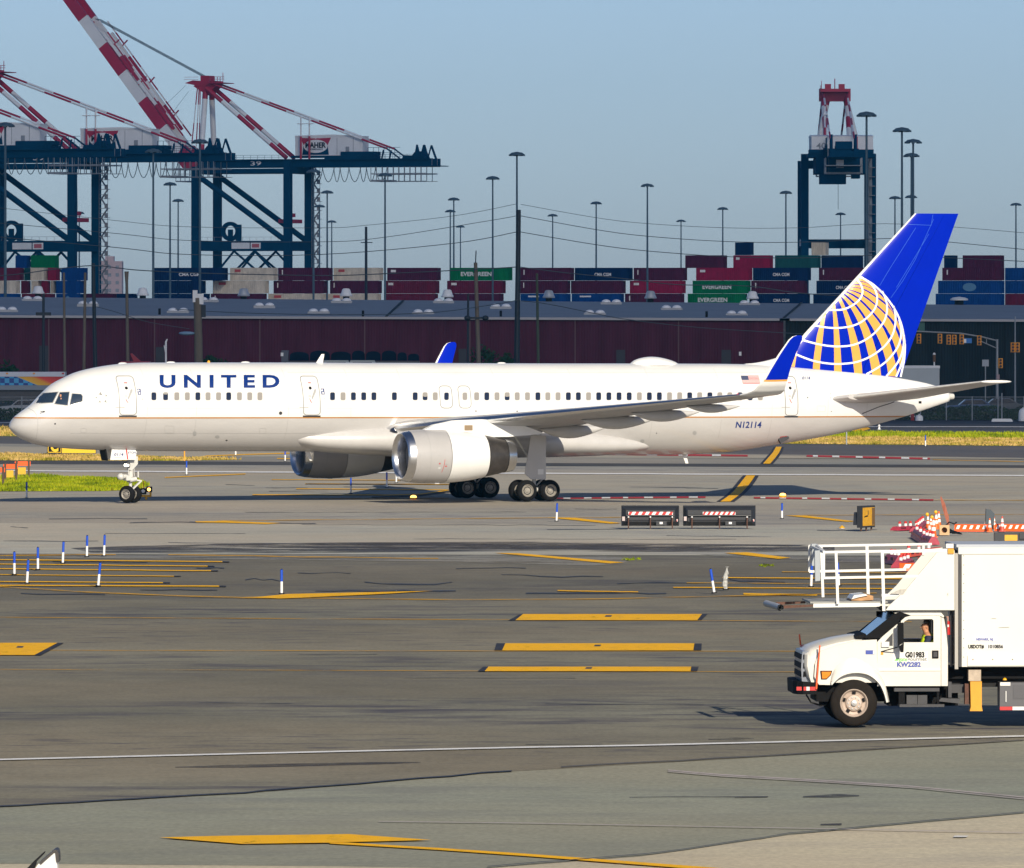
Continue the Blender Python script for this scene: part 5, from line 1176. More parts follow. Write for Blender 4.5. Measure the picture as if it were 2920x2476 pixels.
CONT = {  # row: list of (x0, x1, colour, text)
 'top': [(437, 652, 'navy blue', 'CMA CGM'), (656, 793, 'beige', 'r'), (793, 950, 'maroon', 't'), (951, 1094, 'beige', 'r'), (1104, 1258, 'maroon', 'k'), (1284, 1462, 'green', 'EVERGREEN'), (1482, 1638, 'maroon', 't'), (1639, 1805, 'navy blue', 'CMA CGM'), (1807, 1960, 'maroon', 't'), (1985, 2146, 'red', 'K'), (2147, 2313, 'navy blue', 'CMA CGM'), (2335, 2500, 'maroon', 't'), (2687, 2864, 'maroon', 't'), (2866, 3000, 'blue', ''), (0, 68, 'dark red', ''), (69, 82, 'teal', ''), (87, 136, 'beige', ''), (136, 170, 'red', ''), (175, 250, 'blue', '')],
 'middle': [(436, 588, 'navy blue', ''), (608, 768, 'beige', 'r'), (780, 934, 'maroon', 't'), (941, 1090, 'maroon', 't'), (1096, 1254, 'dark red', 'k'), (1275, 1443, 'dark red', 'k'), (1482, 1627, 'maroon', 't'), (1628, 1785, 'maroon', ''), (1796, 1956, 'red', 'K'), (1975, 2141, 'green', 'EVERGREEN'), (2142, 2303, 'maroon', 't'), (2328, 2490, 'navy blue', 'CMA CGM'), (2675, 2864, 'blue', 'o'), (2866, 3000, 'blue', ''), (-60, 58, 'beige', ''), (60, 86, 'dark red', ''), (89, 118, 'beige', ''), (118, 142, 'red', ''), (144, 158, 'beige', ''), (160, 240, 'blue', '')],
 'bottom': [(436, 600, 'navy blue', ''), (601, 762, 'maroon', 't'), (765, 931, 'beige', 'r'), (935, 1088, 'beige', 'r'), (1096, 1250, 'dark red', ''), (1275, 1437, 'maroon', ''), (1484, 1628, 'blue', 'l'), (1630, 1780, 'blue', 'l'), (1782, 1952, 'maroon', 't'), (1961, 2131, 'green', 'EVERGREEN'), (2151, 2310, 'navy blue', 'CMA CGM'), (2319, 2490, 'navy blue', ''), (2668, 2864, 'blue', ''), (2866, 3000, 'dark red', ''), (-60, 60, 'blue', ''), (62, 158, 'dark red', ''), (160, 238, 'blue', 'o'), (238, 333, 'maroon', ''), (333, 392, 'navy blue', '')],
 'upper': [(1954, 2074, 'maroon', ''), (2091, 2205, 'red', 'K'), (2210, 2341, 'teal', ''), (2342, 2462, 'navy blue', ''), (2745, 2864, 'maroon', ''), (2692, 2732, 'navy blue', ''), (44, 86, 'blue', ''), (88, 168, 'green', '')],
 'uppermost': [(2096, 2150, 'navy blue', ''), (2314, 2364, 'beige', '')]}
ROWZ = {'bottom': 0, 'middle': 1, 'top': 2, 'upper': 3, 'uppermost': 4}
M_ctx = mat('container_lettering', (0.82, 0.82, 0.80), 0.6)
for row, lst in CONT.items():
    seen = {}
    for x0, x1, c, tx in sorted(lst):
        dd = 1790 + (0 if ROWZ[row] < 3 else 14); s = F / dd
        L_ = max(0.5, ((x1 - x0) / s - CWd * math.sin(CPHI)) / math.cos(CPHI))
        o = link_mesh('shipping_container', cont_mesh(c)); o.location = (XW(x0, dd), dd, PZ + ROWZ[row] * 2.655); o.rotation_euler = (0, 0, -CPHI); o.scale = (L_ / CL, 1, 1)
        k = seen.get(c, 0); seen[c] = k + 1
        tag(o, '%s shipping container, %s of its colour from the left in the %s row' % (c, ORD[k], row), 'container', 'stacked shipping containers')
        pl = lambda x, z: Vector((x, -0.012, z))
        if len(tx) > 3:
            big_ = tx == 'EVERGREEN'; w = CL * (.52 if big_ else .30); xa = CL * (.18 if big_ else .36)
            decal('lettering', fit_text(tx, xa, xa + w, 0.95, 1.75 if big_ else 1.55, .03), pl, M_ctx, o)
        elif tx == 'r': decal('red_emblem', poly2d([(1.3, 1.75), (2.9, 1.75), (2.9, 2.3), (1.3, 2.3)]), pl, mat('container_emblem', (0.5, 0.06, 0.06), .6), o)
        elif tx == 't': decal('vertical_mark', poly2d([(.9, 1.2), (1.15, 1.2), (1.15, 2.2), (.9, 2.2)]), pl, M_ctx, o)
        elif tx in ('k', 'K'):
            decal('corner_lettering', poly2d([(.9, 1.7), (2.1, 1.7), (2.1, 2.2), (.9, 2.2)]), pl, M_ctx, o)
        elif tx == 'l': decal('side_lettering', poly2d([(2.0, 1.9), (4.8, 1.9), (4.8, 2.2), (2.0, 2.2)]), pl, M_ctx, o)
        elif tx == 'o': decal('round_emblem', poly2d([(6 + 1.3*math.cos(t), 1.3 + .85*math.sin(t)) for t in np.linspace(0, 6.28, 16, endpoint=False)]), pl, mat('container_emblem_blue', (.10, .25, .40), .6), o)
# --- light masts
MAST = [(15, 358), (226, 608), (437, 432), (485, 526), (508, 573), (570, 405), (911, 589), (933, 549), (946, 633), (894, 490), (1098, 500), (1284, 603), (1294, 569), (1313, 647), (1405, 509), (1474, 441), (1576, 615), (1700, 580), (1846, 530), (1942, 631), (2061, 596), (2241, 550), (2397, 611), (2471, 328), (2552, 565), (2572, 372), (2598, 562), (2599, 444), (2604, 405), (2897, 584)]
M_mast = mat('mast_steel', (0.075, 0.13, 0.17), 0.6, 0.2, var=0.15, scale=0.5)
mast_me = None
for k, (px, py) in enumerate(MAST):
    d = 26.5 * F / (902 - py); base = PZ if d > 1712 else 0.0; top = ZW(py, d)
    r = empty('light_mast', (XW(px, d), d, base), k * 0.7, 'tall port light mast with a shallow disc head, %s from the left' % ORD[k], 'light mast', 'port light masts')
    MB().tube((0, 0, 0), (0, 0, top - base), 0.24, 0.15, 8).build('pole', M_mast, r, 40)
    if mast_me is None:
        hd = MB(); hd.tube((0, 0, -.25), (0, 0, .45), .22, n=8); hd.lathe([(.42, .25), (.30, .9), (-.02, 1.32), (-.10, 1.32), (.05, .8)], (0, 0, 0), 'z', 12)
        for q in range(8):
            an = 2*math.pi*q/8; hd.box((1.12*math.cos(an), 1.12*math.sin(an), -.12), (.42, .42, .26), Matrix.Rotation(an, 3, 'Z'))
        mast_me = hd.mesh('lamp_head', M_mast)
    h_ = link_mesh('lamp_head', mast_me, r); h_.location = (0, 0, top - base)
# --- pale building far behind
fb = empty('tower_block', (XW(313, 3600), 3600, 0), 0, 'pale pinkish high building beside the left crane, far behind', 'building')
M_pale = mat('pale_facade', (0.62, 0.47, 0.45), .8, var=.06, scale=.05)
MB().bx(-5.2, 5.0, 0, 14, 0, ZW(745, 3600)).build('wall', M_pale, fb); MB().bx(-2, 1.5, 1, 12, ZW(745, 3600) + .01, ZW(731, 3600)).build('roof_block', M_pale, fb)
for i in range(6):
    for j in range(3): MB().bx(-4 + j * 3.2, -2.6 + j * 3.2, -.12, -.02, 12 + i * 3.2, 13.4 + i * 3.2).build('window', M_cgry, fb)
# --- warehouse
WD = 900.0; Z_e = lambda px: 8.52 - 0.35 * (px - 0) / 2400.0
def wall_mat(nm, col):
    m = bpy.data.materials.new(nm); m.use_nodes = True; nt = m.node_tree; N = nt.nodes; L = nt.links; b = N['Principled BSDF']; b.inputs['Roughness'].default_value = .8; b.inputs['Specular IOR Level'].default_value = .06
    geo = N.new('ShaderNodeNewGeometry'); mp = N.new('ShaderNodeMapping'); mp.inputs['Scale'].default_value = (.8, 1, .15); L.new(geo.outputs[0], mp.inputs[0])
    n = N.new('ShaderNodeTexNoise'); n.inputs['Scale'].default_value = 1; n.inputs['Detail'].default_value = 5; L.new(mp.outputs[0], n.inputs['Vector'])
    r = N.new('ShaderNodeMapRange'); r.inputs[1].default_value = .3; r.inputs[2].default_value = .7; r.inputs[3].default_value = .8; r.inputs[4].default_value = 1.2; L.new(n.outputs[0], r.inputs[0])
    mx = N.new('ShaderNodeMix'); mx.data_type = 'RGBA'; mx.blend_type = 'MULTIPLY'; mx.inputs[0].default_value = 1; mx.inputs[6].default_value = (*col, 1); L.new(r.outputs[0], mx.inputs[7]); L.new(mx.outputs[2], b.inputs['Base Color'])
    w = N.new('ShaderNodeTexWave'); w.wave_type = 'BANDS'; w.bands_direction = 'X'; w.inputs['Scale'].default_value = 1.1; L.new(geo.outputs[0], w.inputs['Vector'])
    bp = N.new('ShaderNodeBump'); bp.inputs['Strength'].default_value = .5; bp.inputs['Distance'].default_value = .04; L.new(w.outputs[0], bp.inputs['Height']); L.new(bp.outputs[0], b.inputs['Normal'])
    return m
M_wall = wall_mat('maroon_cladding', (0.080, 0.021, 0.040)); M_wall2 = wall_mat('dark_cladding', (0.018, 0.024, 0.028))
M_roof = mat('roof_felt', (0.22, 0.25, 0.29), .8, var=.12, scale=.15); M_seam = mat('cladding_seam', (.11, .05, .06), .6); M_sky = mat('skylight_acrylic', (.88, .88, .88), .35)
M_vent = mat('vent_white', (.82, .82, .80), .45); M_galv = mat('vent_metal', (.55, .57, .57), .4, .5)
def warehouse(xa, xb, bays, mw, label, roofm):
    wh = empty('warehouse', (XW((xa + xb) / 2, WD), WD, 0), 0, label, 'warehouse'); ox, oy = wh.location.x, wh.location.y
    L3 = lambda v: (v[0] - ox, v[1] - oy, v[2])
    ed = [xa] + bays + [xb]
    for i in range(len(ed) - 1):
        p0, p1 = XW(ed[i], WD), XW(ed[i+1], WD); m = MB(); z0_, z1_ = Z_e(ed[i]), Z_e(ed[i+1])
        vs = [(p0 + .04, WD, 0), (p1 - .04, WD, 0), (p1 - .04, WD, z1_), (p0 + .04, WD, z0_)]; vs2 = [(x, y + .3, z) for x, y, z in vs]
        m.add([L3(v) for v in vs + vs2], [(0, 1, 2, 3), (4, 7, 6, 5), (0, 4, 5, 1), (1, 5, 6, 2), (2, 6, 7, 3), (3, 7, 4, 0)]); m.build('wall_panel', mw, wh)
    for b in bays:
        x = XW(b, WD) - ox; MB().bx(x - .06, x + .06, -.05, .1, 0, Z_e(b) - .02).build('seam_strip', M_seam if mw is M_wall else M_black, wh)
    x0, x1 = XW(xa, WD) - .6, XW(xb, WD) + .6
    ra, rb = ZW(848, 962), ZW(866, 962)
    r = MB(); r.add([L3(v) for v in [(x0, WD - .35, Z_e(xa) + .03), (x1, WD - .35, Z_e(xb) + .03), (x1, 962, ra + (rb - ra) * xb / 2400), (x0, 962, ra + (rb - ra) * xa / 2400), (x0, WD - .35, Z_e(xa) - .12), (x1, WD - .35, Z_e(xb) - .12), (x1, 1022, Z_e(xb)), (x0, 1022, Z_e(xa))]], [(0, 1, 2, 3), (4, 5, 1, 0), (3, 2, 6, 7), (4, 7, 6, 5), (0, 3, 7, 4), (1, 5, 6, 2)])
    roof = r.build('roof', roofm, wh)
    MB().add([L3(v) for v in [(x0, WD - .42, Z_e(xa) - .2), (x1, WD - .42, Z_e(xb) - .2), (x1, WD - .42, Z_e(xb) + .05), (x0, WD - .42, Z_e(xa) + .05), (x0, WD - .36, Z_e(xa) - .2), (x1, WD - .36, Z_e(xb) - .2), (x1, WD - .36, Z_e(xb) + .05), (x0, WD - .36, Z_e(xa) + .05)]], [(0, 1, 2, 3), (4, 7, 6, 5), (0, 4, 5, 1), (2, 6, 7, 3)]).build('gutter', mat('gutter_grey', (.40, .39, .40), .6), wh)
    return wh, roof, ox, oy
wh, roof, ox, oy = warehouse(-1960, 2235, [-1660, -1360, -1060, -760, -460, -160, 139, 441, 741, 1040, 1340, 1640, 1935], M_wall, 'long maroon clad warehouse with grey roof, domed skylights and ventilators', M_roof)
wh2, roof2, ox2, oy2 = warehouse(2239, 3700, [2300, 2580, 2864, 3150, 3430], M_wall2, 'dark clad warehouse behind the traffic signals at right', M_roof)
def roof_pt(px, py):
    "point on the roof slope seen at a photo pixel"
    ra, rb = ZW(848, 962), ZW(866, 962); d = 930.0
    for _ in range(30):
        z = ZW(py, d); e = Z_e(px) + .03; r_ = ra + (rb - ra) * px / 2400; d = WD - .35 + 62.35 * max(0, min(1, (z - e) / (r_ - e)))
    return Vector((XW(px, d), d, ZW(py, d)))
SKY = [(20, 888), (93, 857), (251, 871), (508, 891), (594, 860), (754, 876), (909, 893), (974, 862.5), (1207, 895), (1265, 863), (1428, 879), (1696, 897), (1743, 866.5), (1915, 883), (2101, 899), (2137, 869)]
dome = None
for px, py in SKY:
    p = roof_pt(px, py) - Vector((ox, oy, 0))
    sk = MB().bx(p.x - 1.15, p.x + 1.15, p.y - .6, p.y + .6, p.z - .3, p.z + .16).build('skylight', mat('skylight_curb', (.38, .39, .40), .6), roof)
    for q in (-.56, .56): MB().sphere((p.x + q, p.y, p.z + .165), .5, .5, .32, 12, 5, lo=0).build('dome', M_sky, sk, 'all')
for k, (px, py) in enumerate(((109, 846), (407, 851), (695, 853), (987, 853), (1276, 856), (1565, 858), (1855, 860), (2146, 861))):
    p = roof_pt(px, py) - Vector((ox, oy, 0)); m_ = M_galv if k in (2, 5, 6) else M_vent
    v = MB().tube((p.x, p.y, p.z - .4), (p.x, p.y, p.z + .42), .36, n=12).build('ventilator', M_black, roof)
    MB().lathe([(.30, .64), (.40, .70), (.62, .56), (1.05, .44), (1.16, .3), (1.18, .001)], (p.x, p.y, p.z), 'z', 16).build('cowl', m_, v, 40)
for px, py in ((455, 897), (1428, 903), (2015, 905), (1035, 903)):
    p = roof_pt(px, py) - Vector((ox, oy, 0)); MB().tube((p.x, p.y, p.z - .1), (p.x, p.y, p.z + .62), .13, n=10).build('vent_pipe', M_black, roof)
for (xa_, ya_, xb_, yb_) in ((1100, 905, 1150, 858), (2236, 907, 2286, 864)):
    a_, b_ = roof_pt(xa_, ya_), roof_pt(xb_, yb_); o_ = Vector((ox, oy, -.05)); MB().bar(a_ - o_, b_ - o_, .25, .06).build('roof_joint', M_black, roof)
for px, w, yt in ((125, 26, 986), (456, 24, 990), (1319, 22, 995), (1770, 25, 998), (2071, 27, 998)):
    x0, x1 = XW(px - w/2, WD) - ox, XW(px + w/2, WD) - ox; MB().bx(x0, x1, -.06, .05, 0, ZW(yt, WD)).build('dock_door', mat('dock_door', (.022, .024, .035), .6), wh)
MB().bx(XW(2107, WD) - ox, XW(2114, WD) - ox, -.25, -.02, 4.4, 4.8).build('wall_lamp', M_vent, wh)
p = roof_pt(2735, 862) - Vector((ox2, oy2, 0)); v = MB().tube((p.x, p.y, p.z - .4), (p.x, p.y, p.z + .3), .5, n=12).build('ventilator', M_black, roof2); MB().lathe([(.2, .95), (.35, 1.0), (.5, .7), (.6, .001)], (p.x, p.y, p.z), 'z', 16).build('cowl', M_vent, v, 40)
for px in (2580, 2628): MB().bx(XW(px - 9, WD) - ox2, XW(px + 9, WD) - ox2, -.05, .05, ZW(948, WD), ZW(915, WD)).build('green_panel', mat('green_glazing', (.01, .10, .08), .4), wh2)
# --- utility poles and wires (about 800 m away)
UD = 800.0; M_wood = mat('pole_wood', (.15, .125, .095), .85, var=.25, scale=2, stretch=(1, 1, .2)); M_dk = mat('pole_dark_steel', (.012, .02, .03), .6)
POLES = [(182, 780, 186, .13, M_wood, 'thin weathered wooden pole, leftmost of the pair above the cockpit'), (243, 780, 238, .15, M_wood, 'thin weathered wooden pole, right one of the pair above the cockpit'), (266, 753, 274, .19, M_dk, 'dark leaning utility pole beside the left crane stair'), (361, 776, 366, .16, M_wood, 'lone wooden pole with swollen top above the forward door'), (124, 838, 124, .14, M_dk, 'short dark pole with small fittings at left'), (1356, 749, 1369, .21, M_wood, 'stout brown leaning wooden pole behind the green container lettering'), (1335, 840, 1334, .12, M_dk, 'slim grey pole left of the stout wooden pole'), (1531, 782, 1537, .14, mat('pole_green', (.06, .08, .05), .8), 'slim greenish pole right of the tall black pole'), (1479, 601, 1472, .26, M_dk, 'very tall black pole carrying the overhead wires')]
for x0, yt, xb_, r, m_, lb in POLES:
    base = Vector((XW(xb_, UD), UD, 0)); top = Vector((XW(x0, UD), UD, ZW(yt, UD)))
    o = empty('utility_pole', base, 0, lb, 'pole', 'utility poles along the street'); MB().tube((0, 0, 0), top - base, r * 1.1, r * .8, 10).build('shaft', m_, o, 40)
    t = top - base
    if yt == 749: MB().tube(t, t + Vector((.05, 0, 1.1)), .05).build('spike', M_dk, o); a = t * .62; MB().bx(a.x - .9, a.x + .9, -.3, -.2, a.z - .1, a.z + .1).build('cross_arm', M_dk, o); [MB().sphere((a.x + q, -.35, a.z), .3, .25, .25).build('lamp', M_dk, o, 'all') for q in (-.9, .75)]
    elif yt == 776: MB().tube(t - Vector((0, 0, 1.0)), t + Vector((0, 0, .05)), r * .8, r * 1.3, 10).build('cap', m_, o)
    elif yt == 838: MB().bx(-.7, .7, -.1, .1, t.z - 2.0, t.z - 1.7).build('cross_arm', M_dk, o)
    else: MB().tube(t, t + Vector((0, 0, .08)), r * .9, r * .6, 10).build('cap', m_, o)
lp_ = empty('street_lamp', (XW(563, 790), 790, 0), 0, 'stout pole with white box on top and blue-grey lamp arm above the engine', 'street lamp'); d_ = 790
MB().tube((.2, 0, 0), (0, 0, ZW(850, d_)), .42, .36, 12).build('shaft', M_wood, lp_, 40); MB().bx(-.42, .0, -.3, .3, ZW(862, d_), ZW(828, d_)).build('white_box', M_vent, lp_); MB().bx(.02, .55, -.3, .3, ZW(868, d_), ZW(838, d_)).build('white_box', M_vent, lp_)
MB().bx(.35, .75, -.2, .2, ZW(905, d_), ZW(870, d_)).build('transformer', M_dk, lp_)
MB().tube((0, 0, ZW(952, d_)), (-1.2, 0, ZW(952, d_)), .05).build('arm', M_cgry, lp_); MB().sphere((-.95, -.2, ZW(951, d_)), .75, .3, .18).build('lamp_head', mat('lamp_blue_grey', (.18, .30, .42), .4), lp_, 'all')
wp = empty('white_post', (XW(473, 770), 770, 0), 0, 'white bent post standing out against the maroon wall', 'post'); MB().tube((0, 0, 0), (0, 0, ZW(975, 770)), .09).build('shaft', M_vent, wp, 40); MB().tube((0, 0, ZW(975, 770) - .02), (.12, 0, ZW(967, 770)), .09, .05).build('top', M_vent, wp); MB().tube((-.16, 0, ZW(985, 770)), (-.05, 0, ZW(1006, 770)), .04).build('bracket', M_vent, wp)
WIRES = [([(-300, 560), (309, 627), (534, 647), (916, 650), (1042, 643), (1294, 616), (1472, 582)], .035, 'topmost wire sagging left of the tall black pole'), ([(-300, 610), (309, 664), (534, 686), (916, 690), (1097, 677), (1405, 628), (1472, 616)], .045, 'second wire left of the tall black pole'), ([(-300, 650), (309, 704), (534, 726), (916, 726), (1294, 694), (1472, 662)], .055, 'third wire left of the tall black pole'),
 ([(1485, 583), (1699, 621), (1846, 638), (2069, 650), (2276, 650), (2600, 640), (3200, 690)], .035, 'topmost wire running right from the tall black pole'), ([(1485, 616), (1699, 655), (1846, 674), (2069, 689), (2276, 691), (2560, 680), (2700, 690), (3200, 740)], .05, 'second wire running right from the tall black pole'), ([(1485, 662), (1699, 698), (1846, 716), (2069, 732), (2276, 736), (2560, 730), (3200, 760)], .055, 'third wire running right from the tall black pole'),
 ([(-300, 800), (0, 787), (163, 767), (272, 758), (384, 770), (540, 778), (730, 783), (950, 786), (1160, 778), (1400, 766), (1470, 762)], .075, 'lowest thick cable crossing the containers at left'), ([(1484, 762), (1610, 778), (1800, 797), (1930, 812), (2130, 816), (2300, 838), (2560, 850)], .07, 'lowest thick cable crossing the containers at right'), ([(500, 882), (700, 893), (1000, 898), (1240, 891), (1430, 865), (1478, 855)], .06, 'dark cable crossing the warehouse roof left of the tall pole'), ([(1484, 858), (1560, 867), (1690, 893), (1780, 910), (2000, 935), (2300, 953)], .06, 'dark cable sagging across the maroon wall right of the tall pole'), ([(274, 875), (330, 890), (420, 918), (540, 938)], .05, 'short dark cable dropping from the leaning pole')]
for pts, r, lb in WIRES:
    sp_ = smooth_poly(pts, 6); c0 = P(*sp_[0], UD - .5); m = MB().path([P(x, y, UD - .5) - c0 for x, y in sp_], r * .62, 5); o = m.build('overhead_wire', M_rope, None); o.location = c0; tag(o, lb, 'wire', 'overhead wires')
bt = empty('power_pole', (XW(1044, 1500), 1500, 0), 0, 'dark slim pole with cross-arm left of a light mast in mid sky', 'pole'); MB().tube((0, 0, 0), (0, 0, ZW(647, 1500)), .28, .22, 8).build('shaft', M_dk, bt); MB().bar((-.9, 0, ZW(692, 1500)), (1.1, 0, ZW(692, 1500)), .15, .15).build('cross_arm', M_dk, bt)
# --- shrubs and trees in front of the warehouse
M_leaf = grassmat('dark_leaf', ((.008, .03, .014), (.016, .05, .02), (.03, .07, .022)), 1.2)
def shrub(px, d, w, h, z0_, label, n=900, cat='shrub', seed=1):
    rnd = random.Random(seed); o = empty('shrub' if cat == 'shrub' else 'tree', (XW(px, d), d, 0), 0, label, cat)
    lobes = [(rnd.uniform(-.5, .5) * w, rnd.uniform(-.4, .4) * w, z0_ + h * rnd.uniform(.25, .8), rnd.uniform(.25, .45)) for _ in range(7)]
    v = []; f = []
    for k in range(n):
        lx, ly, lz, lr = rnd.choice(lobes); th, ph = rnd.uniform(0, 6.28), math.acos(rnd.uniform(-1, 1)); rr = rnd.uniform(.6, 1.0)
        c = Vector((lx + lr*w*rr*math.sin(ph)*math.cos(th), ly + lr*w*rr*math.sin(ph)*math.sin(th), lz + lr*h*rr*math.cos(ph)))
        if c.z < .05: continue
        a = Vector((rnd.uniform(-1, 1), rnd.uniform(-1, 1), rnd.uniform(-1, 1))).normalized() * .17; b = a.orthogonal().normalized() * .13; i = len(v)
        v += [c - a, c + b, c + a, c - b]; f.append((i, i+1, i+2, i+3))
    me = bpy.data.meshes.new('crown'); me.from_pydata(v, [], f); me.materials.append(M_leaf); link_mesh('crown', me, o)
    t = MB(); t.tube((0, 0, 0), (0, 0, z0_ + h * .4), .10, .06, 7)
    for k in range(4): lx, ly, lz, lr = lobes[k]; t.tube((0, 0, z0_ + h * .15), (lx, ly, lz), .05, .02, 5)
    t.build('trunk', M_wood, o); return o
shrub(630, 860, 2.6, 3.6, .8, 'rounded dark tree right of the stout lamp pole', 1500, 'tree', 1); shrub(560, 865, 2.6, 2.6, .3, 'dark shrub at the foot of the stout lamp pole', 1200, 'shrub', 2); shrub(440, 860, 2.2, 2.2, .2, 'dark low shrub left of the white bent post', 900, 'shrub', 3); shrub(1412, 850, 3.2, 4.6, .4, 'dark bushy tree between the wooden and the tall black pole', 1900, 'tree', 4); shrub(8, 850, 2.2, 3.6, .2, 'dark tree at the left edge before the warehouse', 1200, 'tree', 5); shrub(190, 800, 1.8, 2.2, .2, 'dark shrub behind the aircraft nose', 900, 'shrub', 6); shrub(262, 860, 1.5, 3.0, .3, 'slim dark shrub behind the leaning utility pole', 800, 'shrub', 7)
# --- perimeter fence with posts and a hedge behind it
M_mesh = bpy.data.materials.new('chain_link'); M_mesh.use_nodes = True
nt = M_mesh.node_tree; b = nt.nodes['Principled BSDF']; b.inputs['Base Color'].default_value = (.10, .12, .13, 1); b.inputs['Alpha'].default_value = .22; b.inputs['Roughness'].default_value = .6
def fence(px0, px1, d, label):
    f = empty('perimeter_fence', (XW(px0, d), d, 0), 0, label, 'fence'); n = int((XW(px1, d) - XW(px0, d)) / 2.1) + 1; pm = MB().tube((0, 0, 0), (0, 0, 1.95), .045, n=8).mesh('post', M_cgry); mm = MB().add([(0.05, 0, .05), (2.05, 0, .05), (2.05, 0, 1.85), (.05, 0, 1.85)], [(0, 1, 2, 3)]).mesh('mesh_panel', M_mesh); tm = MB().tube((0, 0, 1.9), (2.1, 0, 1.9), .025, n=6).mesh('top_rail', M_cgry)
    for k in range(n):
        for nm, me in (('post', pm), ('mesh_panel', mm), ('top_rail', tm)): o = link_mesh(nm, me, f); o.location = (k * 2.1, 0, 0)
fence(-380, 420, 709, 'chain-link fence left of the aircraft nose'); fence(2330, 3300, 709, 'chain-link fence below and right of the tail cone')
def hedge(px0, px1, d, h, label, seed):
    rnd = random.Random(seed); v = []; f = []; x0, x1 = XW(px0, d), XW(px1, d)
    for k in range(int((x1 - x0) * 190)):
        x = rnd.uniform(0, x1 - x0); hh = h * (1 + .35 * mnoise.noise(Vector((x * .6, seed, 0)))); c = Vector((x, rnd.uniform(-.6, .6), rnd.uniform(0, hh))); a = Vector((rnd.uniform(-1, 1), rnd.uniform(-1, 1), rnd.uniform(-1, 1))).normalized() * .13; b = a.orthogonal().normalized() * .11; i = len(v); v += [c - a, c + b, c + a, c - b]; f.append((i, i+1, i+2, i+3))
    me = bpy.data.meshes.new('hedge'); me.from_pydata(v, [], f); me.materials.append(M_leaf); o = link_mesh('hedge', me); o.location = (x0, d, 0); tag(o, label, 'hedge')
hedge(-380, 420, 714, .9, 'dark hedge behind the fence at left', 3); hedge(2330, 3300, 714, 1.1, 'dark hedge behind the fence at right', 9)
# ------------------------------------------------------------------ street: signals, vehicles
M_amber = mat('signal_yellow', (.85, .36, .02), .5); M_lens = mat('signal_lens', (.03, .02, .02), .3)
def signal_head(parent, x, z, y=0.0, rz=0.0, s=1.0):
    h = MB(); w = .42 * s; hh = .95 * s; h.bx(x - w/2, x + w/2, y - .12, y + .12, z - hh/2, z + hh/2); o = h.build('signal_head', M_amber, parent)
    for k in (-1, 0, 1):
        zz = z + k * .30 * s; MB().lathe([(y - .30, .14 * s), (y - .13, .15 * s)], (x, 0, zz), 'y', 12).build('visor', M_amber, o); MB().lathe([(y - .14, .001), (y - .135, .12 * s)], (x, 0, zz), 'y', 12).build('lens', M_lens, o)
    return o
SD = 850.0
t1 = empty('traffic_signal', (XW(2843.5, SD), SD, 0), 0, 'grey signal mast with long arm, yellow heads and blue street sign right of the fin', 'traffic signal'); X1 = t1.location.x; rx = lambda px: XW(px, SD) - X1
MB().tube((0, 0, 0), (0, 0, ZW(968, SD)), .16, .11, 10).build('mast', M_cgry, t1, 40)
MB().path([(0, 0, ZW(972, SD)), (rx(2800), 0, ZW(961, SD)), (rx(2740), 0, ZW(951, SD)), (rx(2610), 0, ZW(945, SD))], .07, 8).build('arm', M_cgry, t1); MB().tube((0, 0, ZW(994, SD)), (rx(2798), 0, ZW(974, SD)), .05).build('strut', M_cgry, t1); MB().tube((rx(2813), 0, ZW(964, SD)), (rx(2813), 0, ZW(981, SD)), .04).build('strut', M_cgry, t1)
for px, py in ((2620, 966), (2680, 966), (2705, 969), (2721, 969), (2742, 968), (2792, 971)): signal_head(t1, rx(px), ZW(py, SD), -.2)
sg = MB().bx(rx(2747), rx(2771), -.15, -.1, ZW(979, SD), ZW(965, SD)).build('street_sign', mat('sign_blue', (.02, .18, .55), .4), t1); MB().bx(rx(2748), rx(2755), -.17, -.155, ZW(978, SD), ZW(967, SD)).build('sign_emblem', M_vent, sg)
signal_head(t1, rx(2853), ZW(1036, SD), -.1, s=1.0); MB().bx(rx(2841), rx(2850), -.25, .25, ZW(1082, SD), ZW(1068, SD)).build('base_cabinet', mat('cabinet_pink', (.35, .25, .26), .6), t1)
t2 = empty('traffic_signal', (XW(2894.6, SD), SD, 0), 0, 'thin signal post with a double yellow head at the right edge', 'traffic signal'); MB().tube((0, 0, 0), (0, 0, ZW(903, SD)), .10, .06, 8).build('mast', M_cgry, t2, 40); signal_head(t2, -.22, ZW(991, SD), -.15); signal_head(t2, .22, ZW(991, SD), -.15)
t3 = empty('street_sign', (XW(2810, SD), SD, 0), 0, 'small white rectangular sign on a post left of the signal mast', 'sign'); MB().tube((0, 0, 0), (0, 0, ZW(1028, SD)), .06).build('post', M_cgry, t3); MB().bx(-.32, .32, -.12, -.08, ZW(1045, SD), ZW(1026, SD)).build('plate', mat('plate_grey', (.35, .38, .42), .5), t3)
t4 = empty('street_lantern', (XW(2664, SD), SD, 0), 0, 'short brown lantern post above the pale box trailer', 'street lamp'); MB().tube((0, 0, 0), (0, 0, ZW(1030, SD)), .07).build('post', M_vent, t4); MB().tube((0, 0, ZW(1032, SD)), (0, 0, ZW(1012, SD)), .14, .16).build('lantern', mat('lantern_brown', (.14, .07, .03), .6), t4); MB().sphere((0, 0, ZW(1011, SD)), .14, .14, .18).build('lamp', M_vent, t4, 'all')
def street_wheel(parent, x, y, r=.5, w=.3):
    o = MB().lathe([(-w/2, r*.6), (-w/2, r*.9), (-w/4, r), (w/4, r), (w/2, r*.9), (w/2, r*.6)], (x, y, r), 'y', 20).build('wheel', M_tire, parent, 40); MB().lathe([(-w*.45, r*.6), (-w*.3, r*.3), (-w*.4, .001)], (x, y, r), 'y', 16).build('rim', M_hub, o, 40)
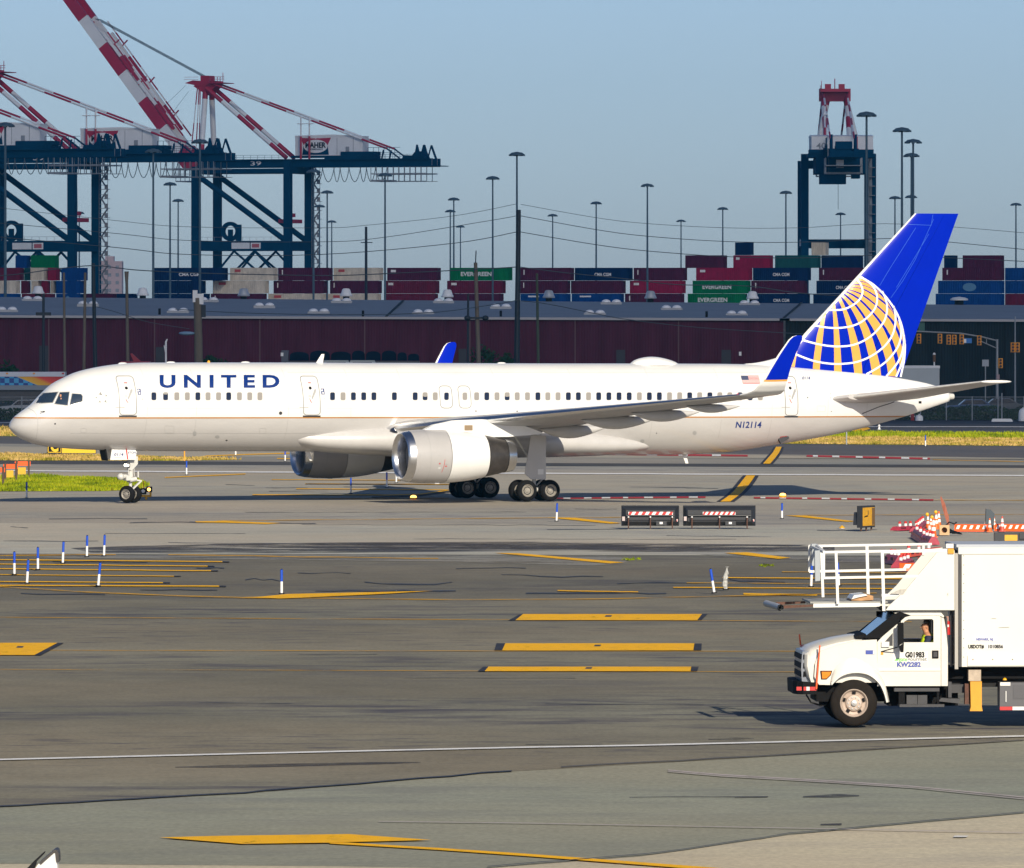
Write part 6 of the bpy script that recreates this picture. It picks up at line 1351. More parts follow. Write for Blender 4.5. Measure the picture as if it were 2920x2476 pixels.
# pale box trailer
d = 820.; bt_ = empty('box_trailer', (XW(2629, d), d, 0), 0, 'pale grey box trailer parked behind the tail cone', 'trailer'); w = XW(2679, d) - XW(2579, d)
MB().bx(-w/2 - 6, w/2, 0, 2.5, 1.15, ZW(1043, d)).build('box', mat('trailer_grey', (.42, .46, .47), .5, var=.06, scale=.5), bt_); MB().bx(-w/2 - 6, w/2 - .4, .2, 2.3, .85, 1.14).build('chassis', M_steel, bt_); MB().bx(-w/2 - 6.05, w/2 + .04, -.03, .0, ZW(1043, d) - .25, ZW(1043, d)).build('top_rail', M_vent, bt_)
for x in (-w/2 + .8, -w/2 + 2.0, -7.4): street_wheel(bt_, x, .3); street_wheel(bt_, x, 2.2)
MB().bx(w/2 - .9, w/2 - .75, .4, .6, 0, .86).build('landing_leg', M_steel, bt_)
# colourful trailer at left
def livery():
    m = bpy.data.materials.new('trailer_graphics'); m.use_nodes = True; nt = m.node_tree; N = nt.nodes; L = nt.links; b = N['Principled BSDF']; b.inputs['Roughness'].default_value = .35
    tc = N.new('ShaderNodeTexCoord'); sp = N.new('ShaderNodeSeparateXYZ'); L.new(tc.outputs['Object'], sp.inputs[0])
    ma = lambda op, a, b_=None: (lambda k: (setattr(k, 'operation', op), [L.new(v, k.inputs[i]) if hasattr(v, 'links') or hasattr(v, 'is_linked') else setattr(k.inputs[i], 'default_value', v) for i, v in enumerate([a] + ([b_] if b_ is not None else []))], k.outputs[0])[2])(N.new('ShaderNodeMath'))
    # a blend running along the side, bowed with height
    u = ma('ADD', ma('ADD', sp.outputs[0], ma('MULTIPLY', sp.outputs[2], 2.4)), -7.4); mr = N.new('ShaderNodeMapRange'); mr.inputs[1].default_value = -5.4; mr.inputs[2].default_value = -1.0; L.new(u, mr.inputs[0])
    cr = N.new('ShaderNodeValToRGB'); e = cr.color_ramp.elements; e[0].position = 0; e[0].color = (.01, .05, .25, 1); e[1].position = 1; e[1].color = (.55, .03, .03, 1)
    for p_, c_ in ((.12, (.01, .06, .30, 1)), (.22, (.10, .35, .60, 1)), (.25, (.80, .45, .02, 1)), (.50, (.80, .36, .02, 1)), (.66, (.75, .05, .03, 1))): q = e.new(p_); q.color = c_
    L.new(mr.outputs[0], cr.inputs[0])
    ck = N.new('ShaderNodeTexChecker'); ck.inputs['Scale'].default_value = 2.4; ck.inputs[1].default_value = (.05, .35, .62, 1); ck.inputs[2].default_value = (.008, .05, .25, 1); L.new(tc.outputs['Object'], ck.inputs['Vector'])
    mx = N.new('ShaderNodeMix'); mx.data_type = 'RGBA'; L.new(ma('LESS_THAN', u, -4.5), mx.inputs[0]); L.new(cr.outputs[0], mx.inputs[6]); L.new(ck.outputs[0], mx.inputs[7]); L.new(mx.outputs[2], b.inputs['Base Color'])
    return m
d = 780.; ct = empty('delivery_trailer', (XW(186, d), d, 0), 0, 'trailer with blue checks, yellow and red graphics left of the cockpit', 'trailer'); zt, zb = ZW(1061, d), ZW(1099, d)
MB().bx(-11, 0, .05, 2.4, zb, zt - .42).build('graphic_body', livery(), ct); MB().bx(-11, 0, .0, 2.45, zt - .415, zt).build('roof_rim', mat('trailer_white', (.60, .63, .68), .4), ct)
for x in (-10, -7.6, -5.2, -2.8, -.2): MB().bx(x - .1, x + .1, -.04, -.005, zt - .2, zt - .08).build('marker_lamp', M_redm if x > -1 else M_amber, ct)
MB().bx(-11, .2, -.05, 2.3, zb - .42, zb - .01).build('side_rail', mat('rail_grey', (.22, .26, .30), .5), ct); MB().bx(-11, -.3, .3, 2.1, .9, zb - .43).build('chassis', M_steel, ct)
for x in (-.9, -2.1, -9): street_wheel(ct, x, .3); street_wheel(ct, x, 2.1)
# cars behind the fence
def car(px, d, col, label, nm='car', s=1.0, flip=1):
    c = empty('car', (XW(px, d), d, 0), 0 if flip > 0 else math.pi, label, 'car', 'cars on the street'); m_ = mat('car_paint_' + nm, col, .3, coat=.6)
    prof_ = [(-2.2, .45), (-2.25, .75), (-1.9, .88), (-1.1, .95), (-.55, 1.4), (.9, 1.44), (1.55, 1.0), (2.15, .9), (2.25, .6), (2.2, .4)]
    MB().prism([(x*s, z*s) for x, z in prof_], lambda x, z: Vector((x, -.85, z)), lambda x, z: Vector((x, .85, z))).build('body', m_, c); MB().prism([(x*s, z*s) for x, z in [(-.95, .98), (-.5, 1.36), (.85, 1.39), (1.35, 1.02)]], lambda x, z: Vector((x, -.87, z)), lambda x, z: Vector((x, .87, z))).build('windows', M_glass, c)
    for x in (-1.4, 1.4):
        for y in (-.75, .75): street_wheel(c, x*s, y, .32, .22)
car(2770, 740, (.03, .08, .22), 'dark blue car behind the fence below the stabiliser tip', 'blue'); car(2850, 748, (.05, .06, .08), 'dark grey car right of the blue one behind the fence', 'grey'); car(70, 735, (.35, .37, .40), 'pale car under the colourful trailer, left', 'pale'); car(150, 742, (.25, .03, .04), 'red car under the colourful trailer, right', 'red')
car(880, 862, (.02, .03, .05), 'dark car roof just above the fuselage left of the blue winglet', 'dark', 1.0)
# flatbed with dark load seen above the fuselage
d = 800.; fb_ = empty('flatbed_truck', (XW(1000, d), d, 0), 0, 'dark flatbed truck with a lumpy covered load above the fuselage', 'truck'); q = lambda px: XW(px, d) - fb_.location.x; M_tarp = mat('dark_tarp', (.006, .014, .03), .9, var=.3, scale=1.5, spec=.05)
MB().bx(q(812), q(1196), 0, 2.4, ZW(1032, d) - .4, ZW(1030, d)).build('deck', M_steel, fb_)
for px0, px1, py in ((825, 880, 1004), (883, 940, 1000), (943, 1000, 1003), (1003, 1040, 1000), (1043, 1085, 1002), (1088, 1130, 1000), (1133, 1160, 1005), (1163, 1195, 1009)):
    a, b = q(px0), q(px1); zt, zb = ZW(py, d), ZW(1029, d); MB().loft([[Vector((a + (b - a) * (.5 + .5 * math.cos(t)) , y, zb + (zt - zb) * max(0, math.sin(t)) ** .35)) for t in np.linspace(0, math.pi, 12)] for y in (.1, 2.2)], True, True).build('load_bundle', M_tarp, fb_, 40)
MB().bx(q(802), q(822), .1, 2.3, .8, ZW(1000, d)).build('cab', mat('cab_dark', (.08, .09, .12), .5), fb_); MB().bx(q(801) - .02, q(808), .05, .09, ZW(1016, d), ZW(1006, d)).build('cab_window', M_vent, fb_)
for x in (-5.6, -1, 4.5, 5.6): street_wheel(fb_, x, .4); street_wheel(fb_, x, 2.0)
MB().bx(q(812), q(1190), .6, 1.8, .5, ZW(1032, d) - .41).build('chassis', M_steel, fb_)
d = 770.
for k, (px, lb) in enumerate(((960, 'pale vehicle roof low above the fuselage, left one'), (1035, 'pale vehicle roof low above the fuselage, right one'))):
    c = empty('van', (XW(px, d), d, 0), 0, lb, 'van'); zt = ZW(1028, d); MB().prism([(-1.3, .4), (-1.3, zt - .5), (-1.1, zt), (1.0, zt), (1.25, zt - .6), (1.3, .4)], lambda x, z: Vector((x, 0, z)), lambda x, z: Vector((x, 1.8, z))).build('body', mat('van_pale', (.40, .44, .42), .5), c); MB().bx(-.9, .8, -.03, -.005, zt - .45, zt - .15).build('windows', M_glass, c); [street_wheel(c, x, .15, .35, .22) for x in (-.85, .85)]
rt_ = empty('red_truck', (XW(395, 775), 775, 0), 0, 'red vehicle with a raised fin just above the nose section', 'truck'); d = 775.
MB().bx(-1.6, 1.0, 0, 2, .5, ZW(1031, d)).build('body', mat('vehicle_red', (.30, .01, .03), .4), rt_); MB().prism([(-.45, ZW(1031, d)), (-.75, ZW(1009, d)), (-.6, ZW(1008, d)), (.2, ZW(1031, d))], lambda x, z: Vector((x, .3, z)), lambda x, z: Vector((x, .5, z))).build('fin', mat('vehicle_red', (.3, .01, .03)), rt_); [street_wheel(rt_, x, .2, .4) for x in (-1.0, .5)]
# small roadside things right of the tail
hy = empty('hydrant', G(2621, 1200), 0, 'white domed utility cap on the verge below the tail cone', 'utility cap'); MB().lathe([(0, .32), (.25, .32), (.42, .24), (.48, .001)], (0, 0, 0), 'z', 16).build('cap', M_vent, hy, 40); MB().tube((0, 0, .48), (0, 0, .55), .06).build('knob', M_vent, hy)
hr = empty('hydrant', G(2602, 1199), 0, 'small red hydrant beside the white utility cap', 'hydrant'); MB().lathe([(0, .16), (.3, .14), (.4, .17), (.5, .10), (.55, .001)], (0, 0, 0), 'z', 12).build('barrel', M_redm, hr, 40); MB().tube((-.22, 0, .32), (.22, 0, .32), .06).build('outlets', M_vent, hr)
hw = empty('hydrant', G(2918, 1201), 0, 'white domed utility cap at the right edge', 'utility cap'); MB().lathe([(0, .4), (.5, .4), (.85, .34), (1.0, .2), (1.05, .001)], (0, 0, 0), 'z', 16).build('cap', M_vent, hw, 40); MB().tube((0, 0, 1.05), (0, 0, 1.1), .08).build('knob', M_vent, hw)
sl = G(2858, 1203); ks = empty('concrete_block', sl, 0, 'long white concrete slab at the foot of the fence', 'concrete slab'); MB().prism([(-.85, 0), (.85, 0), (.8, .16), (.7, .24), (-.75, .24), (-.83, .14)], lambda x, z: Vector((x, 0, z)), lambda x, z: Vector((x, .4, z))).build('slab', M_vent, ks); MB().tube((-.02, .2, .24), (-.02, .2, 2.3), .05).build('post', M_cgry, ks)

# ------------------------------------------------------------------ airfield furniture
M_mblue = mat('marker_blue', (.01, .07, .50), .35); M_mwht = mat('marker_white', (.78, .78, .78), .4)
MARK = [(41, 1639, .0, 'leftmost of the blue and white markers in the left cluster'), (77, 1664, 3, 'slightly tilted marker, second from left in the left cluster'), (108, 1625, 0, 'marker third from left in the left cluster'), (179, 1607, 2, 'marker fourth from left in the left cluster'), (247.6, 1588, 1, 'marker left of the rearmost in the left cluster'), (296.5, 1586, 2, 'rearmost marker of the left cluster'), (280, 1672, 5, 'nearest marker of the left cluster, leaning right'), (803, 1694, 0, 'lone blue and white marker in front of the yellow wedge'), (1587, 1487, 2, 'blue and white marker below the main wheels'), (2230, 1479, 0, 'marker right of the black sign backs'), (2037, 1691.5, -9, 'marker leaning left in front of the right stripes'), (2313, 1674, 2, 'marker left of the truck platform'), (2392, 1672, -3, 'marker seen through the truck railing'), (76, 1421, 0, 'marker left of the nose wheel'), (532, 1354.6, 0, 'marker on the white line right of the nose gear'), (813, 1316, 0, 'marker partly hidden left of the far engine'), (1000.6, 1407.5, 0, 'marker right under the far engine'), (1103, 1391, 0, 'marker between the two engines, left one'), (1130, 1377, 0, 'marker between the two engines, right one'), (2639, 1273.6, 0, 'small far marker on the verge right of the tail')]
bm_ = MB().tube((0, 0, .38), (0, 0, .74), .042, n=12).mesh('blue_sleeve', M_mblue, 40); wm_ = MB().tube((0, 0, 0), (0, 0, .379), .041, n=12).mesh('white_tube', M_mwht, 40); cm_ = MB().tube((0, 0, .741), (0, 0, .765), .034, .02, n=12).mesh('cap', M_black); fm_ = MB().tube((0, 0, 0), (0, 0, .03), .09, n=12).mesh('base', M_black)
for px, py, lean_, lb in MARK:
    o = empty('edge_marker', G(px, py), 0, lb, 'marker', 'blue and white edge markers'); o.rotation_euler = (0, R(lean_), 0); o.scale = (1, 1, .86 if px == 2230 else 1)
    for nm, me in (('blue_sleeve', bm_), ('white_tube', wm_), ('cap', cm_), ('base', fm_)): link_mesh(nm, me, o)
om = empty('orange_marker', G(526, 1314), 0, 'thin orange post behind the nose gear', 'marker'); MB().tube((0, 0, 0), (0, 0, .62), .04).build('tube', M_amber, om); MB().tube((0, 0, .621), (0, 0, .66), .03).build('cap', M_mwht, om)
gm = empty('grey_marker', G(2414, 1268), 0, 'pale grey post standing on the dry verge', 'marker'); MB().tube((0, 0, 0), (0, 0, .8), .05).build('tube', M_cgry, gm); MB().tube((0, 0, .801), (0, 0, .86), .04).build('cap', M_cgry, gm)
w2 = empty('white_marker', G(672, 1297), 0, 'small white post just below the fuselage', 'marker'); MB().tube((0, 0, 0), (0, 0, .5), .05).build('tube', M_mwht, w2); MB().tube((0, 0, .501), (0, 0, .53), .03).build('cap', M_black, w2)
w3 = empty('edge_light', G(2507, 1226), 0, 'small pale edge light on the far road under the tail', 'edge light'); MB().lathe([(0, .12), (.05, .1), (.2, .06), (.32, .10), (.42, .001)], (0, 0, 0), 'z', 10).build('lamp', M_vent, w3); MB().tube((0, 0, 0), (0, 0, .04), .18).build('base', M_cgry, w3)
# crumpled white post
cp = empty('crumpled_post', G(2070, 1682), 0, 'crumpled whitish wrapped post beside the leaning marker', 'post'); c_ = MB(); rnd = random.Random(4); rings = []
for k in range(14):
    t = k / 13; r_ = .055 + .035 * rnd.random() if k not in (11, 12) else .03; rings.append([(r_ * math.cos(q*.785) * rnd.uniform(.7, 1.2) - .03 * math.sin(t * 5), r_ * math.sin(q*.785), t * .72) for q in range(8)])
c_.loft(rings, True, True).build('wrapping', mat('wrap_grey', (.42, .42, .40), .7, var=.4, scale=14), cp); MB().tube((0, 0, 0), (0, 0, .03), .1).build('base', M_black, cp)
# sign backs
M_sb = mat('sign_black', (.018, .020, .026), .45, var=.2, scale=3); M_rust = mat('rusty_steel', (.10, .045, .03), .8, var=.4, scale=8)
def stripes(parent, x0, x1, z0_, z1_, y, n, nm='reflective_strip'):
    b = MB().bx(x0, x1, y, y + .01, z0_, z1_).build(nm, M_mwht, parent); w = (x1 - x0) / n
    for k in range(0, n, 2):
        a = x0 + w * k; sh = (z1_ - z0_) * .6; MB().add([(max(x0, a - sh/2), y - .004, z0_), (min(x1, a + w - sh/2), y - .004, z0_), (min(x1, a + w + sh/2), y - .004, z1_), (min(x1, a + sh/2), y - .004, z1_)], [(0, 1, 2, 3)]).build('red_stripe', M_redm, b)
def sign_back(px0, px1, pyb, label, s0, s1, jb):
    g = G((px0 + px1)/2, pyb); s = F / g.y; w = (px1 - px0) / s; h = 58 / s; z0_ = 7 / s
    o = empty('airfield_sign', g, 0, label, 'airfield sign', 'airfield guidance signs')
    fr = MB(); rg = lambda i, y: [Vector((-w/2 + i, y, z0_ + i)), Vector((w/2 - i, y, z0_ + i)), Vector((w/2 - i, y, z0_ + h - i)), Vector((-w/2 + i, y, z0_ + h - i))]
    fr.loft([rg(0, .22), rg(0, .10), rg(.05, .06), rg(.10, -.02), rg(.18, -.10)], True, True).build('housing', M_sb, o)
    MB().add(rg(.01, .225), [(0, 1, 2, 3)]).build('face', mat('sign_yellow_face', (.62, .38, .02), .4), o)
    MB().bx(-w/2 + .26, w/2 - .26, -.17, -.10, z0_ + h * .30, z0_ + h * .56).build('light_tray', M_sb, o); MB().tube((-w/2 + .2, -.20, z0_ + h * .52), (w/2 - .2, -.20, z0_ + h * .52), .05).build('conduit', M_sb, o)
    stripes(o, -w/2 + w*s0, -w/2 + w*s1, z0_ + h * .55, z0_ + h * .70, -.27, 13)
    for k in (.12, .5, .88):
        lg = MB().tube((-w/2 + w*k, -.30, 0), (-w/2 + w*k, -.30, z0_ + h * .42), .025).build('leg', M_rust, o); MB().sphere((-w/2 + w*k, -.30, z0_ + h*.44), .035).build('cap', M_mwht, lg, 'all')
    MB().bx(-w/2 + w*jb, -w/2 + w*jb + .42, -.30, -.18, z0_ + h*.04, z0_ + h*.24).build('junction_box', M_sb, o); MB().bx(-w/2 + w*jb + .14, -w/2 + w*jb + .26, -.306, -.301, z0_ + h*.10, z0_ + h*.2).build('sticker', M_mwht, o)
    stripes(o, w/2 - .17, w/2 - .05, z0_ + h*.22, z0_ + h*.33, -.02, 3); MB().bx(-w/2 + .03, -w/2 + .2, -.06, -.05, z0_ + h * .25, z0_ + h * .46).build('sticker', mat('sticker_pink', (.5, .42, .42), .6), o)
sign_back(1772, 1936.5, 1507, 'back of the shorter black airfield sign, left of the pair', .12, .89, .6); sign_back(1948, 2154.6, 1507, 'back of the longer black airfield sign, right of the pair', .27, .72, .58)
# sign seen at a slant
g = G(2470, 1513); o = empty('airfield_sign', g, R(68), 'black airfield sign turned to show a slanted yellow face near the cones', 'airfield sign', 'airfield guidance signs'); h0_, h1_ = .12, .98
MB().bx(-.75, .75, -.1, .12, h0_, h1_).build('housing', M_sb, o); MB().prism([(-.7, h0_ + .1), (.7, h0_ + .1), (.6, h1_ - .25), (-.6, h1_ - .25)], lambda x, z: Vector((x, .121, z)), lambda x, z: Vector((x, .30, z))).build('light_tray', M_sb, o)
M_brn_ = mat('worn_brown', (.16, .09, .03), .7)
fc = MB().bx(-.68, .68, -.112, -.101, h0_ + .07, h1_ - .07).build('face', mat('sign_face_dull', (.66, .34, .01), .5, var=.2, scale=6), o); decal('worn_mark', poly2d([(-.55, .52), (-.1, .56), (-.1, .60), (-.3, .60), (-.55, .56)]), lambda x, z: Vector((x, -.118, z)), M_black, fc); decal('worn_mark', poly2d([(-.15, .62), (-.05, .62), (-.05, .80), (-.12, .80)]), lambda x, z: Vector((x, -.118, z)), M_brn_, fc); MB().bx(.36, .66, -.117, -.1125, h0_ + .09, h1_ - .09).build('dark_strip', M_brn_, fc)
for x in (-.6, .0, .6): MB().tube((x, 0, 0), (x, 0, h0_ + .02), .035).build('leg', M_rust, o)
# yellow sign behind the nose gear
g = G(204, 1299); s = F / g.y; o = empty('airfield_sign', g, 0, 'black and yellow sign with letter C behind the nose gear', 'airfield sign', 'airfield guidance signs'); x0, x1 = -70 / s, 70 / s; xm = x0 + 42 / s
MB().bx(x0, x1, 0, .2, .10, 1.05).build('housing', M_sb, o); MB().bx(xm + .02, x1 - .03, -.012, -.002, .14, 1.01).build('yellow_panel', mat('sign_yellow', (.72, .45, .01), .4), o)
b_ = MB().bx(x0 + .03, xm, -.012, -.002, .14, 1.01).build('black_panel', M_black, o); decal('letter_border', ribbon([(x0 + .07, .19), (xm - .05, .19), (xm - .05, .97), (x0 + .07, .97), (x0 + .07, .19)], .05), lambda x, z: Vector((x, -.02, z)), mat('sign_yellow', (.72, .45, .01)), b_); decal('lettering', fit_text('C', x0 + .22, xm - .2, .26, .86, .05), lambda x, z: Vector((x, -.022, z)), mat('sign_yellow', (.72, .45, .01)), b_)
decal('lettering', poly2d([(xm + .82, .86), (xm + .86, .86), (xm + .86, .60), (xm + .82, .60)]), lambda x, z: Vector((x, -.016, z)), M_black, o)
for x in (x0 + .3, 0, x1 - .3): MB().tube((x, .1, 0), (x, .1, .11), .04).build('leg', M_rust, o)
# sign behind the truck box
g = G(2895, 1546); o = empty('airfield_sign', g, R(4), 'low black sign with yellow panel peeping over the truck roof', 'airfield sign', 'airfield guidance signs'); MB().bx(-.78, .9, 0, .25, .04, .36).build('housing', M_sb, o); MB().bx(-.4, .08, -.012, -.002, .05, .27).build('face', mat('sign_face_dull', (.3, .17, .02)), o); MB().bx(.15, .6, -.06, -.005, .12, .34).build('hood', M_sb, o); MB().tube((-.6, .1, 0), (-.6, .1, .06), .04).build('leg', M_rust, o); MB().tube((.6, .1, 0), (.6, .1, .06), .04).build('leg', M_rust, o)
# orange barricades at left edge
M_orng = mat('barrier_orange', (.85, .10, .006), .45); M_yb = mat('board_yellow', (.62, .36, .015), .5); M_brn = mat('leg_brown', (.07, .045, .03), .8)
for k, (xa_, xb_, pyb, lb) in enumerate(((-30, 13, 1385, 'barricade board cut by the left edge, nearest'), (9, 50, 1374, 'middle orange barricade board at left'), (42, 86, 1365, 'rearmost orange barricade board at left'))):
    ga = G(xa_, pyb); gb = Vector((XW(xb_, ga.y), ga.y + .25, 0)); o = empty('barricade', ga, math.atan2(gb.y - ga.y, gb.x - ga.x), lb, 'barricade', 'orange barricades at the left edge'); L_ = (gb - ga).length
    MB().bx(0, L_, -.02, .02, .66, .90).build('orange_board', M_orng, o); MB().bx(L_ * .1, L_ * .72, .05, .08, .22, .58).build('yellow_board', M_yb, o)
    for x in (.1, L_ - .1): MB().bx(x - .05, x + .05, -.07, -.021, 0, .95).build('leg', M_brn, o)
# runway guard light
g = G(417, 1425); o = empty('guard_light', g, R(-6), 'twin guard light with lit amber lamp beside the nose wheel', 'guard light'); M_aml = mat('amber_lit', (1.0, .50, .12), .3, emit=3.0); M_ylw = mat('light_yellow', (.66, .34, .01), .45)
MB().tube((0, 0, 0), (0, 0, .12), .06).build('leg', M_ylw, o); MB().bx(-.22, .24, -.06, .06, .12, .22).build('cradle', M_ylw, o); MB().bx(.16, .24, -.05, .05, .221, .34).build('cradle_arm', M_ylw, o)
for x, lit in ((-.14, 0), (.13, 1)):
    hsg = MB().bx(x - .125, x + .125, -.02, .18, .24 if not lit else .345, .52 if not lit else .60).build('housing', M_black, o); zc = .39 if not lit else .47
    MB().lathe([(-.035, .001), (-.03, .07), (-.015, .09)], (x, 0, zc), 'y', 16).build('lens', M_aml if lit else M_vent, hsg, 'all')
MB().tube((-.12, .05, .521), (-.14, .05, .85), .02).build('flag_rod', M_orng, o)
for px, py, lb in ((1179, 1425, 'small lit amber light left of the far main wheels'), (2232, 1419, 'small lit amber light in the tail shadow')):
    o = empty('edge_light', G(px, py), 0, lb, 'edge light', 'lit amber edge lights'); MB().tube((0, 0, 0), (0, 0, .05), .14).build('base', M_ylw, o); MB().sphere((0, 0, .12), .15, .12, .09).build('lens', M_aml, o, 'all'); MB().lathe([(.03, .18), (.06, .19), (.09, .16)], (0, 0, 0), 'z', 14).build('guard_ring', M_ylw, o)
o = empty('edge_light', G(2401, 1508), 0, 'tiny yellow light left of the slanted sign', 'edge light'); MB().lathe([(0, .13), (.04, .12), (.10, .05), (.14, .001)], (0, 0, 0), 'z', 10).build('lens', M_ylw, o); MB().tube((0, 0, 0), (0, 0, .02), .18).build('base', M_cgry, o)
# ------------------------------------------------------------------ construction corner
zc_ = lambda x, y: (2480 + x / 4.727, 1380 + y / 4.727)
M_cor = mat('cone_orange', (.80, .13, .008), .45); M_band = mat('cone_band', (.80, .80, .78), .35); M_bred = mat('barrier_red', (.36, .03, .06), .5, var=.2, scale=4); M_bor = mat('barrier_orange_red', (.62, .07, .02), .5, var=.15, scale=4)
def cone(x, y, top, label, light=None, col=None):
    px, py = zc_(x, y); g = G(px, py); h = (y - top) / 4.727 * g.y / F
    o = empty('traffic_cone', g, 0, label, 'traffic cone', 'traffic cones in the works area'); r0, r1 = h * .17, h * .045; rr = lambda t: r0 + (r1 - r0) * t; m_ = col or M_cor
    def seg(t0, t1, m, nm): MB().lathe([(h * t0, rr(t0)), (h * t1, rr(t1))], (0, 0, 0), 'z', 16).build(nm, m, o, 40)
    MB().bx(-r0 * 1.3, r0 * 1.3, -r0 * 1.3, r0 * 1.3, 0, h * .05).build('base', m_, o)
    seg(.05, .34, m_, 'cone_body'); seg(.34, .52, M_band, 'band'); seg(.52, .62, m_, 'cone_body'); seg(.62, .86, M_band, 'band'); seg(.86, 1.0, m_, 'cone_body'); MB().tube((0, 0, h), (0, 0, h * 1.01), r1).build('tip', m_, o)
    if light: MB().sphere((light, 0, h * 1.02), .07, .05, .07).build('flasher', mat('flasher_yellow', (.8, .42, .01), .3), o, 'all')
cone(785, 600, 415, 'orange cone with yellow flasher, leftmost of the cluster', -.03); cone(805, 745, 535, 'front cone of the cluster beside the crate'); cone(860, 722, 455, 'large cone in the middle of the cluster with flasher', -.06); cone(897, 612, 385, 'rear cone of the cluster with flasher', -.02); cone(932, 590, 372, 'rearmost cone of the cluster, right'); cone(826, 610, 435, 'half hidden cone inside the cluster'); cone(1617, 648, 465, 'cone in front of the dark panel'); cone(1787, 642, 440, 'pinkish orange cone right of the dark panel', None, mat('cone_pink', (.62, .08, .05), .45)); cone(1678, 605, 445, 'cone half behind the dark panel'); cone(1556, 565, 500, 'small cone left of the dark panel')
def barrier(x0, y0, x1, y1, h, m, label, white=0, caps=(), rail=True):
    ga, gb = G(*zc_(x0, y0)), G(*zc_(x1, y1)); L_ = (gb - ga).length; o = empty('low_barrier', ga, math.atan2(gb.y - ga.y, gb.x - ga.x), label, 'barrier', 'low plastic barriers of the works')
    MB().prism([(-.22, 0), (.22, 0), (.20, h * .35), (.10, h * .9), (.07, h), (-.07, h), (-.10, h * .9), (-.20, h * .35)], lambda y, z: Vector((0, y, z)), lambda y, z: Vector((L_, y, z))).build('body', m, o)
    if white:
        w = L_ / white
        for k in range(white):
            a = w * (k + .25); sl = lambda x, t: Vector((x, -.205 + .10 * t - .006, h * (.32 + .55 * t))); MB().add([sl(a, .05), sl(a + w * .45, .05), sl(a + w * .65, .98), sl(a + w * .2, .98)], [(0, 1, 2, 3)]).build('white_stripe', M_band, o)
    elif rail:
        n = max(2, int(L_ / .8))
        for k in range(n): a = L_ * (k + .2) / n; MB().bx(a, a + L_ * .5 / n, -.20, -.185, h * .45, h * .75).build('recess', mat('barrier_dark', (.10, .02, .03), .6), o)
    for cx_ in caps:
        x = L_ * cx_; c = MB().tube((x, 0, h), (x, 0, h + .10), .06, n=10).build('lamp_base', M_band, o); MB().lathe([(h + .10, .062), (h + .18, .055), (h + .20, .001)], (x, 0, 0), 'z', 10).build('lamp', M_redm, c)
barrier(1150, 640, 1590, 642, .28, M_bor if 0 else M_orng, 'orange and white striped barrier right of the crate', 5); barrier(1700, 636, 2200, 640, .28, M_orng, 'orange and white striped barrier at the right edge', 6)
barrier(340, 630, 600, 618, .16, M_bred, 'red low barrier running left from the cones', 0, (.25, .55, .8)); barrier(610, 650, 720, 560, .2, M_bred, 'red low barrier running away behind the cones', 0, (.15, .35, .55, .75, .95)); barrier(625, 720, 745, 795, .32, M_bred, 'dark red barrier curving toward the camera, far piece', 0, (.1, .5, .9)); barrier(748, 797, 865, 822, .3, M_bred, 'dark red barrier curving toward the camera, near piece', 0, (.2, .6, .9)); barrier(480, 985, 930, 925, .2, M_bor, 'orange red barrier behind the truck railing', 0, (.1, .4, .7)); barrier(262, 1065, 420, 1085, .3, M_bred, 'dark red barrier behind the truck railing, left piece', 0, (.2, .5, .8)); barrier(372, 1135, 530, 1085, .22, M_bred, 'dark red barrier behind the truck railing, slanting piece', 0, (.3, .6, .9)); barrier(400, 1172, 760, 1172, .26, M_orng, 'bright orange and white barrier behind the truck fairing', 2, (.75,))
# crate, tarpaulin, planks
g = G(*zc_(1008, 692)); s = F / g.y; w = 135 / 4.727 / s; o = empty('wooden_crate', g, 0, 'square wooden crate face with a round hole beside the cones', 'crate'); M_ply = mat('plywood', (.55, .36, .19), .7, var=.15, scale=6)
out = [(-w/2, 0), (w/2, 0), (w/2, w), (-w/2, w)]; n_ = 24; vs = []; fs = []
for k in range(n_):
    a = 2*math.pi*k/n_ + math.pi/4; c, s_ = math.cos(a), math.sin(a); q = .5 * w / max(abs(c), abs(s_)); vs += [(q*c, 0, w/2 + q*s_), (w*.29*c, 0, w/2 + w*.29*s_), (w*.29*c, .25, w/2 + w*.29*s_)]
for k in range(n_): a, b = 3*k, 3*((k+1) % n_); fs += [(a, b, b+1, a+1), (a+1, b+1, b+2, a+2)]
MB().add(vs, fs).build('front_panel', M_ply, o); MB().bx(-w/2, w/2, .26, w, 0, w).build('box', mat('plywood_dark', (.22, .10, .05), .8), o)
pk = empty('leaning_board', G(2700, 1500), 0, 'tall reddish brown board leaning behind the crate', 'board'); s = F / pk.location.y; MB().add([(3/s, 0, 0), (7/s, .05, 0), (5/s, .3, 30/s), (-3/s, .5, 62/s), (-14/s, .6, 84/s), (-17/s, .6, 80/s), (-12/s, .5, 55/s), (-6/s, .25, 30/s)], [(0, 1, 2, 7), (7, 2, 3, 6), (6, 3, 4, 5)]).build('board', mat('board_red_brown', (.30, .09, .05), .7), pk); MB().bar((6/s, .06, 2/s), (4/s, .32, 30/s), .05, .05).build('edge_batten', mat('board_red_brown', (.3, .09, .05)), pk)
tp = empty('tarpaulin', G(*zc_(1110, 690)), 0, 'crumpled black sheet lying right of the crate', 'sheet'); rnd = random.Random(2); vs = []; fs = []
for i in range(9):
    for j in range(5): vs.append((-.35 + .75*i/8, .1*j, max(0, (.42 - .045*i) * math.sin(math.pi*(j+.5)/5) * rnd.uniform(.5, 1.1))))
for i in range(8):
    for j in range(4): a = i*5 + j; fs.append((a, a+1, a+6, a+5))
MB().add(vs, fs).build('sheet', M_black, tp); MB().path([(-.25, .1, .35), (-.1, .1, .5), (.1, .1, .42), (.18, .1, .5)], .03).build('loose_strap', M_black, tp)
